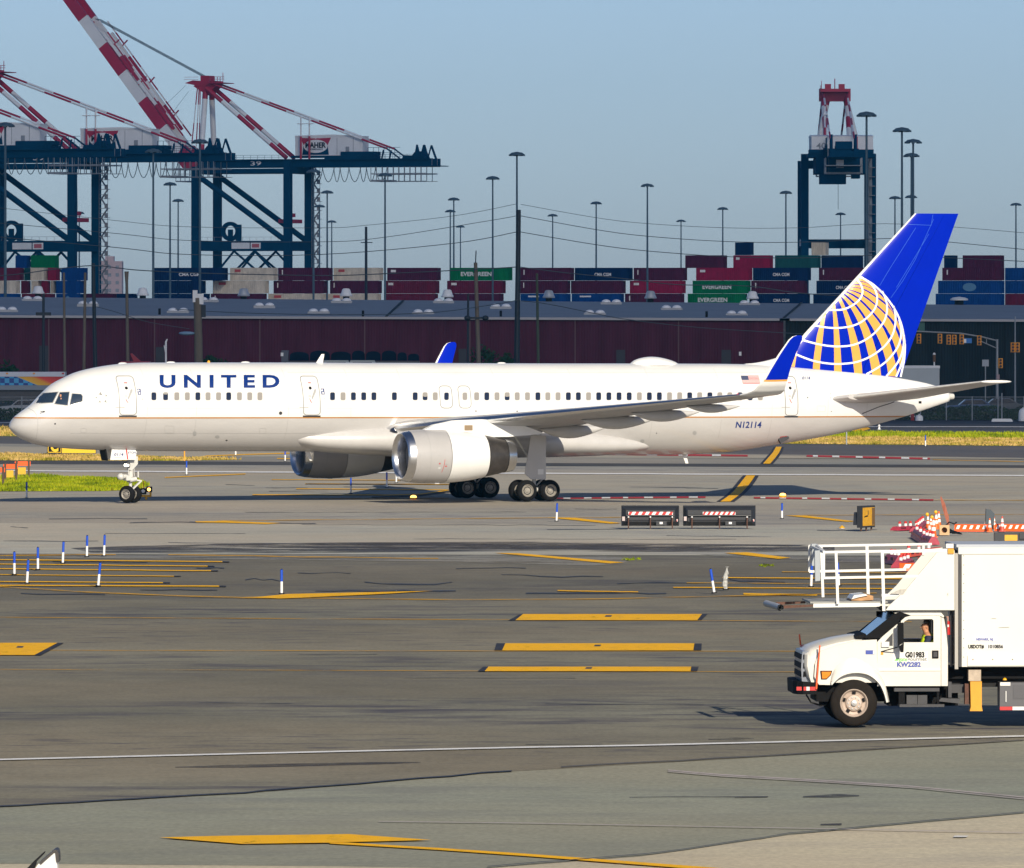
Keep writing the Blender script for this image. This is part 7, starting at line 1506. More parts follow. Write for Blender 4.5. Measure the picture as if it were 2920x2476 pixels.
dp = empty('dark_panel', G(*zc_(1625, 615)), R(25), 'dark grey tilted panel standing among the right cones', 'panel'); MB().prism([(-.22, .22), (.15, .15), (.18, .62), (.02, .78), (-.2, .82)], lambda x, z: Vector((x, -.03, z)), lambda x, z: Vector((x, .03, z))).build('panel', mat('panel_grey', (.07, .085, .10), .5), dp); MB().tube((-.1, 0, 0), (-.1, 0, .25), .03).build('leg', M_black, dp); MB().tube((.12, 0, 0), (.12, 0, .2), .03).build('leg', M_black, dp)
# white hooded thing cut by the bottom left corner
hb = lambda x, y: (0 + x / 9.4545, 2380 + y / 9.4545)
DB = 132.0; rt = empty('equipment_top', (XW(120, DB), DB, 0), 0, 'white angular panel with black edge trim at the bottom left corner', 'equipment'); fm = lambda y: (lambda px, py: Vector((XW(px, DB), DB + y, ZW(py, DB))) - Vector((rt.location.x, rt.location.y, 0)))
pts = [hb(*p) for p in ((950, 920), (1060, 760), (1490, 450), (1540, 740), (1545, 920))]; pts += [hb(1560, 1500), hb(700, 1500)]
MB().prism(pts, fm(0), fm(.5)).build('panel', M_white, rt)
MB().prism([hb(*p) for p in ((1065, 745), (1450, 420), (1500, 400), (1550, 425), (1580, 520), (1588, 745), (1545, 755), (1520, 690), (1500, 480), (1480, 470), (1110, 800))], fm(-.04), fm(.54)).build('edge_trim', mat('trim_black', (.035, .03, .03), .5), rt)
MB().prism([hb(*p) for p in ((730, 908), (940, 690), (1190, 460), (1235, 440), (1220, 490), (1000, 720), (990, 810), (940, 908), (900, 1400), (560, 1400))], fm(-.1), fm(-.05)).build('wiper_arm', M_black, rt)
MB().bx(-1.2, .6, .0, .5, 0, ZW(2530, DB)).build('body', M_white, rt)
# ------------------------------------------------------------------ catering truck (local x to its rear, y away from the camera, z up)
TG = G(2435.4, 2072); TS_ = 398.7 * (180.3 / TG.y)
trk = empty('catering_truck', TG, R(2.5), 'white high-lift catering truck with folded front platform driving left', 'truck')
T = lambda x, y: ((x - 680) / TS_, (1600 - y) / TS_)
def tx(v): return lambda x, y: Vector((T(x, y)[0], v, T(x, y)[1]))
def tp_(poly, v0, v1, nm, m, parent=trk, sm=False): return MB().prism(poly, tx(v0), tx(v1)).build(nm, m, parent, sm)
def tbox(x0, x1, y0, y1, v0, v1, nm, m, parent=trk):
    a, b = T(x0, y1), T(x1, y0); return MB().bx(a[0], b[0], v0, v1, a[1], b[1]).build(nm, m, parent)
M_tw = mat('truck_white', (.66, .64, .585), .35, var=.06, scale=1.5, coat=.3); M_bw = mat('box_white', (.68, .665, .60), .4, var=.05, scale=.8, stretch=(1, 1, .35)); M_tb = mat('truck_black', (.006, .006, .007), .7, spec=.12); M_chas = mat('chassis_grey', (.02, .02, .021), .7, var=.3, scale=4, spec=.12); M_tg = mat('tank_grey', (.055, .055, .06), .5, .1, var=.2, scale=4, spec=.3); M_rail = mat('rail_white', (.72, .715, .69), .4); M_oty = mat('outrigger_yellow', (.66, .30, .01), .45, var=.12, scale=4); M_chr = mat('grille_metal', (.25, .27, .31), .3, .8)
M_roof_t = mat('truck_roof', (.42, .45, .50), .5)
W_ = 2.30
# cab body: hood, fenders, door sides, roof, back
hood = [(285, 985), (330, 955), (400, 928), (470, 908), (550, 888), (690, 865), (872, 868), (872, 1240), (330, 1240), (285, 1200), (265, 1100), (268, 1010)]
hm = MB(); rings = []
for v, k in ((.10, .16), (.16, .06), (.30, .0), (W_/2, -.03), (W_ - .30, .0), (W_ - .16, .06), (W_ - .10, .16)):
    rings.append([Vector((T(x, y)[0] + (k * .5 if x < 300 else 0), v, T(x, y)[1] - (k if y < 1000 else 0))) for x, y in hood])
hm.loft(rings, True, True).build('hood', M_tw, trk, 35)
fender = [(392, 985), (470, 955), (560, 925), (700, 893), (868, 884), (872, 1050), (880, 1130), (910, 1190), (940, 1270), (968, 1390), (945, 1402), (930, 1340), (898, 1265), (850, 1210), (790, 1172), (715, 1158), (640, 1163), (570, 1188), (522, 1228), (495, 1258), (390, 1255), (352, 1190), (360, 1080)]
tp_(fender, .0, .30, 'fender', M_tw); tp_(fender, W_ - .30, W_, 'fender', M_tw)
# raised wheel-arch flare
arch_in = [(945, 1402), (930, 1340), (898, 1265), (850, 1210), (790, 1172), (715, 1158), (640, 1163), (570, 1188), (522, 1228), (495, 1258)]
arch_out = [(482, 1238), (498, 1165), (548, 1088), (640, 1038), (730, 1050), (800, 1090), (860, 1140), (910, 1200), (945, 1280), (972, 1398)]
fl_ = MB(); A0 = smooth_poly(arch_in, 3); A1 = smooth_poly(arch_out[::-1], 3); n_ = min(len(A0), len(A1)); A0 = [A0[round(i*(len(A0)-1)/(n_-1))] for i in range(n_)]; A1 = [A1[round(i*(len(A1)-1)/(n_-1))] for i in range(n_)]
rings = []
for p, q in zip(A0, A1): rings.append([tx(.05)(*p), tx(-.075)(*p), tx(-.07)(p[0] + (q[0]-p[0])*.45, p[1] + (q[1]-p[1])*.45), tx(-.002)(*q), tx(.05)(*q)])
fl_.loft(rings, False, False).build('arch_flare', M_tw, trk, 50)
tbox(380, 985, 1170, 1400, .32, W_ - .32, 'wheel_well', M_tb)
# grille
gr = tp_([(262, 985), (384, 972), (392, 1000), (372, 1100), (360, 1238), (256, 1232), (250, 1120), (256, 1020)], .22, W_ - .22, 'grille', M_chr)
for y0, y1 in ((1010, 1050), (1080, 1125), (1150, 1195)): tp_([(248, y0), (300, y0 - 4), (296, y1 - 4), (246, y1)], .30, W_ - .30, 'grille_slot', M_tb, gr); tp_([(268, y0), (300, y0 - 4), (296, y1 - 4), (266, y1)], .20, .219, 'grille_slot', M_tb, gr)
tp_([(318, 1035), (332, 1030), (318, 1155), (302, 1160)], .205, .2195, 'grille_trim', M_rail, gr)
bp = MB(); rings = []
for v, dx in ((-.02, .18), (.06, .06), (.35, .0), (W_ - .35, .0), (W_ - .06, .06), (W_ + .02, .18)): rings.append([Vector((T(190, 0)[0] + dx, v, T(0, 1335)[1])), Vector((T(360, 0)[0] + dx * .2, v, T(0, 1335)[1])), Vector((T(360, 0)[0] + dx * .2, v, T(0, 1238)[1])), Vector((T(185, 0)[0] + dx, v, T(0, 1228)[1]))])
bmp = bp.loft(rings, True, True).build('bumper', M_tb, trk)
for x0, x1, m_ in ((262, 285, M_redm), (286, 312, M_rail), (313, 368, M_redm)): tbox(x0, x1, 1272, 1303, -.032, -.021, 'reflective_tape', m_, bmp)
tbox(205, 262, 1272, 1303, -.0, .012, 'reflective_tape', M_redm, bmp)
tp_([(400, 1140), (500, 1140), (488, 1178), (452, 1212), (408, 1212)], -.012, .10, 'headlight', M_tb); tp_([(412, 1148), (492, 1148), (480, 1176), (450, 1204), (416, 1204)], -.022, -.013, 'indicator_lens', mat('lens_amber', (.75, .22, .01), .15, coat=.5))
for (xa_, ya_, xb_, yb_, v) in ((296, 872, 306, 962, W_ - .1), (396, 930, 366, 1290, -.05)):
    MB().tube(tx(v)(xa_, ya_), tx(v)(xb_, yb_), .016, .020).build('width_rod', mat('rod_orange', (.85, .12, .03), .45), trk)
tp_([(300, 962), (325, 955), (322, 968), (300, 975)], W_ - .3, W_ - .1, 'rod_bracket', mat('bracket_pink', (.6, .18, .15), .5))
# cab sides with window openings: outer outline and opening joined into a ring
def side_ring(outer, hole, v0, v1, nm, m):
    k = min(range(len(outer)), key=lambda i: (outer[i][0]-hole[0][0])**2 + (outer[i][1]-hole[0][1])**2)
    poly = outer[:k+1] + hole + [hole[0]] + [outer[k]] + outer[k+1:]
    mb_ = MB(); 
    from mathutils.geometry import tessellate_polygon
    tri = tessellate_polygon([[Vector((*p, 0)) for p in outer], [Vector((*p, 0)) for p in hole]]); pts = outer + hole; n = len(pts)
    vs = [tx(v0)(*p) for p in pts] + [tx(v1)(*p) for p in pts]; fs = [tuple(t) for t in tri] + [tuple(n + i for i in reversed(t)) for t in tri]
    for base, cnt in ((0, len(outer)), (len(outer), len(hole))): fs += [(base + i, base + (i+1) % cnt, n + base + (i+1) % cnt, n + base + i) for i in range(cnt)]
    return mb_.add(vs, fs).build(nm, m, trk)
outer = [(874, 1268), (880, 1140), (874, 1050), (872, 905), (915, 860), (1060, 738), (1105, 700), (1150, 688), (1385, 688), (1398, 700), (1398, 1268)]
hole = [(1078, 908), (1078, 770), (1098, 735), (1128, 718), (1325, 716), (1337, 728), (1338, 908)]
side_ring(outer, hole, 0.02, .09, 'door', M_tw); side_ring(outer, hole, W_ - .09, W_ - .02, 'door', M_tw)
for v0, v1 in ((.03, .10), (W_ - .10, W_ - .03)): tp_([(1402, 1268), (1402, 700), (1425, 712), (1440, 800), (1456, 950), (1456, 1268)], v0, v1, 'cab_corner', M_tw)
tp_([(905, 935), (1000, 830), (1000, 935)], .005, .019, 'quarter_window', M_tg)
tbox(882, 1396, 1128, 1142, -.004, .019, 'body_line', M_rail); tbox(1326, 1378, 975, 1038, -.012, .019, 'door_handle', M_tb); tbox(1335, 1368, 985, 1028, -.02, -.013, 'handle_grip', M_tg)
tp_([(1010, 665), (1060, 652), (1392, 652), (1425, 690), (1425, 705), (1385, 686), (1150, 686), (1105, 698)], .06, W_ - .06, 'cab_roof', M_tw)
tbox(1440, 1456, 705, 1268, .11, W_ - .11, 'cab_back', M_tg)
tbox(880, 1438, 1180, 1262, .11, W_ - .11, 'cab_floor', M_tb); tp_([(872, 880), (930, 885), (960, 930), (950, 1000), (872, 1180)], .11, W_ - .11, 'dashboard', M_tb)
tp_([(1340, 1180), (1420, 1180), (1432, 780), (1405, 780), (1385, 930), (1330, 1090), (1230, 1110), (1230, 1180)], .16, .72, 'driver_seat', M_tb); tp_([(1340, 1180), (1420, 1180), (1432, 960), (1405, 960), (1385, 1010), (1330, 1090), (1230, 1110), (1230, 1180)], 1.35, 2.05, 'passenger_seat', M_tb)
ws = tp_([(782, 862), (790, 868), (1018, 690), (1008, 678)], .14, W_ - .14, 'windscreen', mat('windscreen_glass', (.05, .10, .20), .08, spec=.8))
for v0, v1 in ((.05, .139), (W_ - .139, W_ - .05)): tp_([(760, 872), (880, 876), (915, 858), (1055, 742), (1105, 700), (1150, 686), (1058, 655), (1005, 680)], v0, v1, 'a_pillar', M_tb)
tp_([(690, 862), (780, 838), (800, 868), (870, 872), (870, 880), (700, 880)], .15, W_ - .15, 'wiper_cowl', M_tb)
wh_ = MB(); c = tx(.42)(1050, 885); rings = []
for i in range(20):
    a = 2*math.pi*i/20; ctr = c + Vector((.10*math.cos(a)*.35, .21*math.sin(a), .21*math.cos(a))); rings.append(ctr)
wh_.path(rings + [rings[0]], .015, 6).build('steering_wheel', M_tb, trk)
# mirrors
mr_ = tp_([(1030, 745), (1078, 740), (1080, 905), (1032, 935)], -.30, -.22, 'mirror', M_tb); tp_([(1040, 940), (1082, 905), (1078, 985), (1055, 985)], -.30, -.24, 'convex_mirror', M_tb, mr_); MB().tube(tx(-.26)(1040, 940), tx(.02)(905, 985), .012).build('mirror_arm', M_tb, mr_); MB().tube(tx(-.26)(1050, 745), tx(.02)(1075, 700), .012).build('mirror_arm', M_tb, mr_); tbox(906, 970, 902, 945, -.03, .004, 'white_reflector', M_rail)
tbox(945, 1000, 682, 725, W_ + .05, W_ + .1, 'far_mirror', M_tb); MB().tube(tx(W_)(1010, 720), tx(W_ + .08)(970, 705), .012).build('mirror_arm', M_tb, trk)
for y in (1010, 1158): pass
tbox(902, 922, 990, 1010, .010, .019, 'clearance_lamp', M_oty)
# lettering on door, fender, box
def tdec(body, x0, x1, yb, yt, m, v, bold=.02): decal('lettering', fit_text(body, x0, x1, yb, yt, bold), tx(v), m, trk)
tp_([(1000, 985), (1290, 985), (1290, 1072), (1000, 1072)], .0165, .0195, 'door_decal', M_rail)
tdec('G01983', 1103, 1262, 1031, 989, M_black, .013, .05); tdec('gate', 1050, 1120, 1062, 1030, mat('decal_green', (.16, .50, .10), .5), .013, .02); tdec('gourmet', 1122, 1282, 1060, 1030, mat('decal_grey', (.16, .16, .155), .5), .013, .015); tdec('KW2282', 1036, 1232, 1108, 1072, mat('decal_blue', (.04, .07, .34), .5), .013, .045)
decal('leaf_mark', poly2d([(1012, 1060), (1030, 1040), (1052, 1036), (1046, 1058)]), tx(.013), mat('decal_green', (.3, .52, .22)), trk)
bs = tp_([(775, 972), (850, 972), (850, 1006), (775, 1006)], -.006, -.0005, 'blue_sticker', mat('decal_blue', (.06, .09, .32))); tp_([(836, 974), (848, 974), (848, 1004), (836, 1004)], -.010, -.0065, 'sticker_edge', M_rail)
# wheels
def truck_wheel(x, v, nm='wheel', face=-1):
    r = .483; w = .27; root = empty(nm, (x, v, r)); root.parent = trk
    MB().lathe([(-w/2, r*.60), (-w/2, r*.80), (-w*.42, r*.93), (-w*.30, r), (w*.30, r), (w*.42, r*.93), (w/2, r*.80), (w/2, r*.60)], (0, 0, 0), 'y', 40).build('tyre', mat('truck_tyre', (.017, .014, .012), .85, var=.3, scale=5, spec=.12), root, 50)
    f = face; rm = mat('truck_rim', (.46, .37, .31), .55, .1, var=.18, scale=6)
    rim = MB().lathe([(f*w*.5, r*.60), (f*w*.53, r*.575), (f*w*.47, r*.54), (f*w*.28, r*.50), (f*w*.20, r*.40), (f*w*.26, r*.36), (f*w*.42, r*.33), (f*w*.44, r*.30), (f*w*.44, r*.14)], (0, 0, 0), 'y', 36).build('rim', rm, root, 35)
    MB().lathe([(f*w*.44, r*.14), (f*w*.62, r*.12), (f*w*.64, .001)], (0, 0, 0), 'y', 20).build('hub_cap', mat('hub_metal', (.5, .5, .5), .35, .7), root, 35)
    for k in range(5):
        a = 2*math.pi*k/5 + .3; MB().box((r*.435*math.cos(a), f*w*.27, r*.435*math.sin(a)), (.05, .05, .075), Matrix.Rotation(-a, 3, 'Y')).build('hand_hole', M_black, rim)
    for k in range(10):
        a = 2*math.pi*k/10; MB().tube((r*.25*math.cos(a), f*w*.42, r*.25*math.sin(a)), (r*.25*math.cos(a), f*w*.52, r*.25*math.sin(a)), .016, n=6).build('lug_nut', mat('hub_metal', (.5, .5, .5)), rim)
truck_wheel(0, .14); truck_wheel(-.0, W_ - .14, 'wheel', 1)
for x in (5.15,):
    truck_wheel(x, .10); truck_wheel(x, W_ - .10, 'wheel', 1)
MB().tube((0, .2, .45), (0, W_ - .2, .45), .07).build('front_axle', M_chas, trk)
sp_ = MB(); sp_.path([tx(.5)(300, 1345), tx(.5)(340, 1410), tx(.5)(420, 1435), tx(.5)(470, 1425)], .02); sp_.path([tx(.6)(420, 1340), tx(.6)(430, 1440)], .05); sp_.build('front_linkage', M_chas, trk)
# chassis and side gear
tbox(440, 3400, 1215, 1285, .55, .68, 'chassis_rail', M_chas); tbox(440, 3400, 1215, 1285, W_ - .68, W_ - .55, 'chassis_rail', M_chas)
tbox(1460, 3400, 1125, 1214, .35, W_ - .35, 'subframe', M_tb)
for k, (x0, x1) in enumerate(((1120, 1208), (1212, 1290))): tbox(x0, x1, 1345, 1418, .15, .55, 'battery_box', M_tg)
tbox(1012, 1385, 1284, 1312, -.02, .25, 'running_board', M_tg); tbox(1055, 1425, 1418, 1440, -.03, .2, 'lower_step', M_tg); tp_([(1380, 1395), (1400, 1368), (1560, 1375), (1545, 1412)], .05, .4, 'step_plate', M_tg); tbox(1050, 1100, 1312, 1420, .02, .08, 'step_hanger', M_tb); tbox(1365, 1385, 1312, 1420, .02, .08, 'step_hanger', M_tb)
tbox(985, 1560, 1285, 1440, .56, 1.7, 'fuel_tank', M_tb); tbox(1462, 1490, 1235, 1365, .1, .2, 'bracket', M_tg); tbox(1490, 1600, 1260, 1330, .3, .6, 'air_tank', M_tg)
lg_ = tp_([(1640, 1230), (1735, 1230), (1735, 1440), (1742, 1475), (1636, 1475), (1645, 1440)], -.02, .25, 'outrigger_leg', M_oty); tbox(1625, 1728, 1135, 1226, -.03, .25, 'outrigger_sleeve', mat('sleeve_rusty', (.42, .34, .26), .7, var=.35, scale=5)); tbox(1600, 1638, 1250, 1420, .1, .3, 'outrigger_brace', M_rust)
tl_ = tbox(1885, 2500, 1240, 1438, .0, .5, 'tool_locker', mat('locker_grey', (.085, .085, .095), .5)); tbox(1888, 1972, 1238, 1266, -.01, -.001, 'locker_hinge', M_rail, tl_); tbox(1995, 2400, 1260, 1375, -.012, -.001, 'locker_door', mat('locker_grey2', (.07, .07, .08), .5), tl_); MB().tube(tx(-.02)(1935, 1310), tx(-.02)(1935, 1400), .012).build('latch_rod', M_rail, tl_)
for k in range(6): x0 = 1885 + k * 105; tbox(x0, x0 + 104, 1439, 1468, -.006, .02, 'reflective_tape', M_redm if k % 2 == 0 else M_rail, tl_)
MB().sphere(tx(.1)(1930, 1222), .045, .045, .05).build('side_lamp', mat('lens_yellow', (.75, .38, .01), .2), trk, 'all'); tbox(1912, 1948, 1222, 1239, .05, .15, 'lamp_base', M_tb)
# box body
V0, V1 = -.10, W_ + .14
xb0, xb1 = T(1546, 0)[0], T(1546, 0)[0] + 7.2; zt_, zb_ = T(0, 112)[1], T(0, 1108)[1]
body = MB().bx(xb0, xb1, V0, V1, zb_, zt_ - .03).build('box_body', M_bw, trk)
MB().bx(xb0 - .06, xb1, V0 - .02, V1 + .02, zt_ - .029, zt_ + .03).build('box_roof', M_roof_t, body); MB().bx(xb0 - .02, xb1, V0 - .022, V0 - .001, zt_ - .17, zt_ - .03).build('top_rail', M_bw, body)
MB().bx(xb0 + .17, xb1, V0 - .03, V0 - .001, T(0, 1100)[1], T(0, 1016)[1]).build('bottom_rail', mat('rail_cream', (.78, .74, .64), .5), body); MB().bx(xb0 - .012, xb0 + .05, V0 - .025, V0 - .001, zb_, zt_ - .18).build('corner_post', M_tg, body)
MB().bx(xb0 - .09, xb0 - .02, V0 + .02, V0 + .10, zb_ - .05, zt_ - .15).build('mast_channel', mat('channel_grey', (.38, .36, .33), .5), body)
for k in range(12): MB().sphere((xb0 + .09, V0 - .002, zb_ + .2 + k * .19), .010, .006, .010, 6, 4).build('rivet', M_tg, body)
for k in range(4): MB().sphere((xb0 + .28 + k * .82 * .5, V0 - .031, T(0, 1048)[1]), .014, .006, .014, 6, 4).build('bolt', M_rust, body)
for body_, x0, x1, yb, yt, m_ in (('NEWARK, NJ', 1686, 1823, 891, 872, mat('decal_blue', (.06, .09, .32))), ('USDOT#', 1620, 1750, 955, 928, M_black), ('1010856', 1786, 1908, 955, 928, M_black)):
    a, b, c_, d_ = T(x0, 0)[0], T(x1, 0)[0], T(0, yb)[1], T(0, yt)[1]; decal('lettering', fit_text(body_, a, b, c_, d_, .045), lambda x, z: Vector((x, V0 - .012, z)), m_, body)
for x0, x1, y0, y1 in ((1655, 1855, 865, 896), (1775, 1922, 922, 962)):
    a, b = T(x0, y1), T(x1, y0); MB().bx(a[0], b[0], V0 - .008, V0 - .001, a[1], b[1]).build('label_plate', M_rail, body)
for x0, y0, x1, y1 in ((1870, 787, 1960, 783), (1810, 712, 1850, 712), (1450, 500, 1452, 520)):
    decal('scuff', ribbon([T(x0, y0), T(x1, y1)], .008), lambda x, z: Vector((x, V0 - .006, z)), M_tg, body)
# front fairing above the cab
ff = tp_([(940, 642), (1508, 642), (1508, 150), (1362, 168), (1110, 470), (962, 610)], -.06, .02, 'fairing_side', M_bw); tp_([(940, 642), (1508, 642), (1508, 150), (1362, 168), (1110, 470), (962, 610)], W_ + .02, W_ + .10, 'fairing_side', M_bw)
tbox(940, 1506, 640, 652, .021, W_ + .019, 'fairing_floor', M_tg); tbox(1495, 1540, 150, 640, .3, W_ - .3, 'body_front_link', M_tg)
tbox(1452, 1502, 134, 176, -.10, -.02, 'yellow_beacon', M_oty); tbox(1440, 1500, 95, 130, -.05, .1, 'lamp_bracket', M_rail)
tp_([(975, 505), (1060, 470), (1115, 470), (1085, 510)], -.075, -.061, 'scraped_plate', mat('scraped', (.42, .40, .36), .6, var=.4, scale=20), ff)
# platform and railings
def rail(p, q, nm='rail', r=.026, v=-.02, m=M_rail, par=trk, v2=None): return MB().bar(tx(v)(*p), tx(v if v2 is None else v2)(*q), r * 1.7, r * 1.9).build(nm, m, par)
tp_([(345, 588), (900, 583), (900, 614), (345, 620)], .05, .15, 'platform_beam', M_rail); tp_([(345, 588), (900, 583), (900, 614), (345, 620)], W_ - .15, W_ - .05, 'platform_beam', M_rail)
tp_([(320, 572), (960, 570), (960, 582), (320, 586)], .06, W_ - .06, 'platform_deck', mat('deck_grey', (.30, .30, .29), .7))
tp_([(100, 603), (345, 596), (345, 612), (100, 628)], .06, .12, 'rusty_arm', M_rust); tp_([(100, 603), (345, 596), (345, 612), (100, 628)], W_ - .12, W_ - .06, 'rusty_arm', M_rust)
rl_ = MB(); c0 = tx(-.05)(72, 620); c1 = Vector((c0.x - .12, W_ + .05, c0.z + .01)); t_ = (c1 - c0).normalized(); rr_ = .068
rl_.tube(c0, c1, rr_, n=18, caps=False); rl_.tube(c0 + t_ * .005, c1, rr_ * .62, n=18, caps=False); rl_.build('roller_pipe', mat('pipe_grey', (.36, .37, .38), .5), trk, 40)
for v in (-.02, W_ + .02):
    near = v < 0; dx = 0 if near else -48; dy = 0 if near else -26; q = lambda x, y: (x + dx, y + dy)
    rail(q(425, 163), q(1455, 148), v=v); rail(q(900, 160), q(1455, 148), v=v - .001, r=.034) if near else None
    rail(q(428, 376), q(1240, 360), v=v)
    rail(q(530, 165), q(545, 590), 'rail_post', v=v, r=.029); rail(q(912, 160), q(925, 648), 'rail_post', v=v, r=.033); rail(q(430, 160), q(430, 378), 'rail_post', v=v); rail(q(1386, 150), q(1384, 240), 'rail_post', v=v, r=.026)
rail((440, 130), (440, 168), 'rail_end', v=W_ + .02, v2=-.02); rail((395, 140), (430, 163), 'rail_end', v=W_ + .02, v2=-.02)
pd_ = tp_([(356, 152), (398, 148), (402, 398), (360, 403)], .0, .18, 'bumper_pad', mat('pad_grey', (.33, .36, .39), .6)); tp_([(396, 118), (432, 116), (432, 300), (398, 300)], W_ - .18, W_, 'bumper_pad', mat('pad_grey', (.33, .36, .39)))
tp_([(665, 565), (690, 525), (780, 515), (848, 528), (850, 562), (745, 568)], .3, 1.4, 'folded_flap', mat('flap_rust', (.40, .22, .10), .7, var=.4, scale=6)); tp_([(668, 555), (690, 522), (785, 512), (800, 524), (720, 540)], .25, 1.45, 'flap_edge', M_rail)
rail((905, 518), (1050, 515), v=.0); MB().sphere(tx(.0)(905, 625), .06, .05, .05).build('pivot', M_tb, trk, 'all'); MB().path([tx(-.02)(875, 612), tx(-.02)(890, 632), tx(-.02)(930, 655), tx(-.02)(945, 660)], .014).build('hydraulic_hose', M_tb, trk)
# fire extinguisher
fx_ = MB(); b0 = tx(.18)(1465, 848); fx_.tube(b0, b0 + Vector((-.01, 0, .28)), .042, n=14); fx_.build('fire_extinguisher', mat('extinguisher_red', (.50, .02, .02), .35), trk, 40); MB().tube(b0 + Vector((-.01, 0, .16)), b0 + Vector((-.012, 0, .21)), .044, n=14).build('extinguisher_label', M_rail, trk); MB().tube(b0 + Vector((-.012, 0, .28)), b0 + Vector((-.02, 0, .38)), .022, .03, n=10).build('extinguisher_valve', mat('valve_pink', (.45, .25, .2), .5), trk); MB().tube(tx(.2)(1490, 650), tx(.2)(1492, 1110), .03).build('exhaust_stack', M_tg, trk)
# ------------------------------------------------------------------ people
def skin_body(name, joints, edges, mtl, root_i, parent=None, sub=2):
    me = bpy.data.meshes.new(name); bm = bmesh.new(); lay = bm.verts.layers.skin.verify(); vs = []
    for i, (co, r) in enumerate(joints):
        v = bm.verts.new(co); v[lay].radius = (r, r) if not isinstance(r, tuple) else r; v[lay].use_root = (i == root_i); vs.append(v)
    for a, b in edges: bm.edges.new((vs[a], vs[b]))
    bm.to_mesh(me); bm.free(); me.materials.append(mtl)
    o = link_mesh(name, me, parent); s = o.modifiers.new('skin', 'SKIN'); s.use_smooth_shade = True; u = o.modifiers.new('sub', 'SUBSURF'); u.levels = sub; u.render_levels = sub
    return o
M_skin = mat('skin', (.52, .25, .14), .55); M_hair = mat('short_hair', (.05, .03, .02), .8); M_navy = mat('navy_shirt', (.012, .018, .045), .8); M_vest = mat('hi_vis_vest', (.62, .80, .02), .5, emit=0.0); M_glove = mat('blue_glove', (.10, .40, .75), .5)
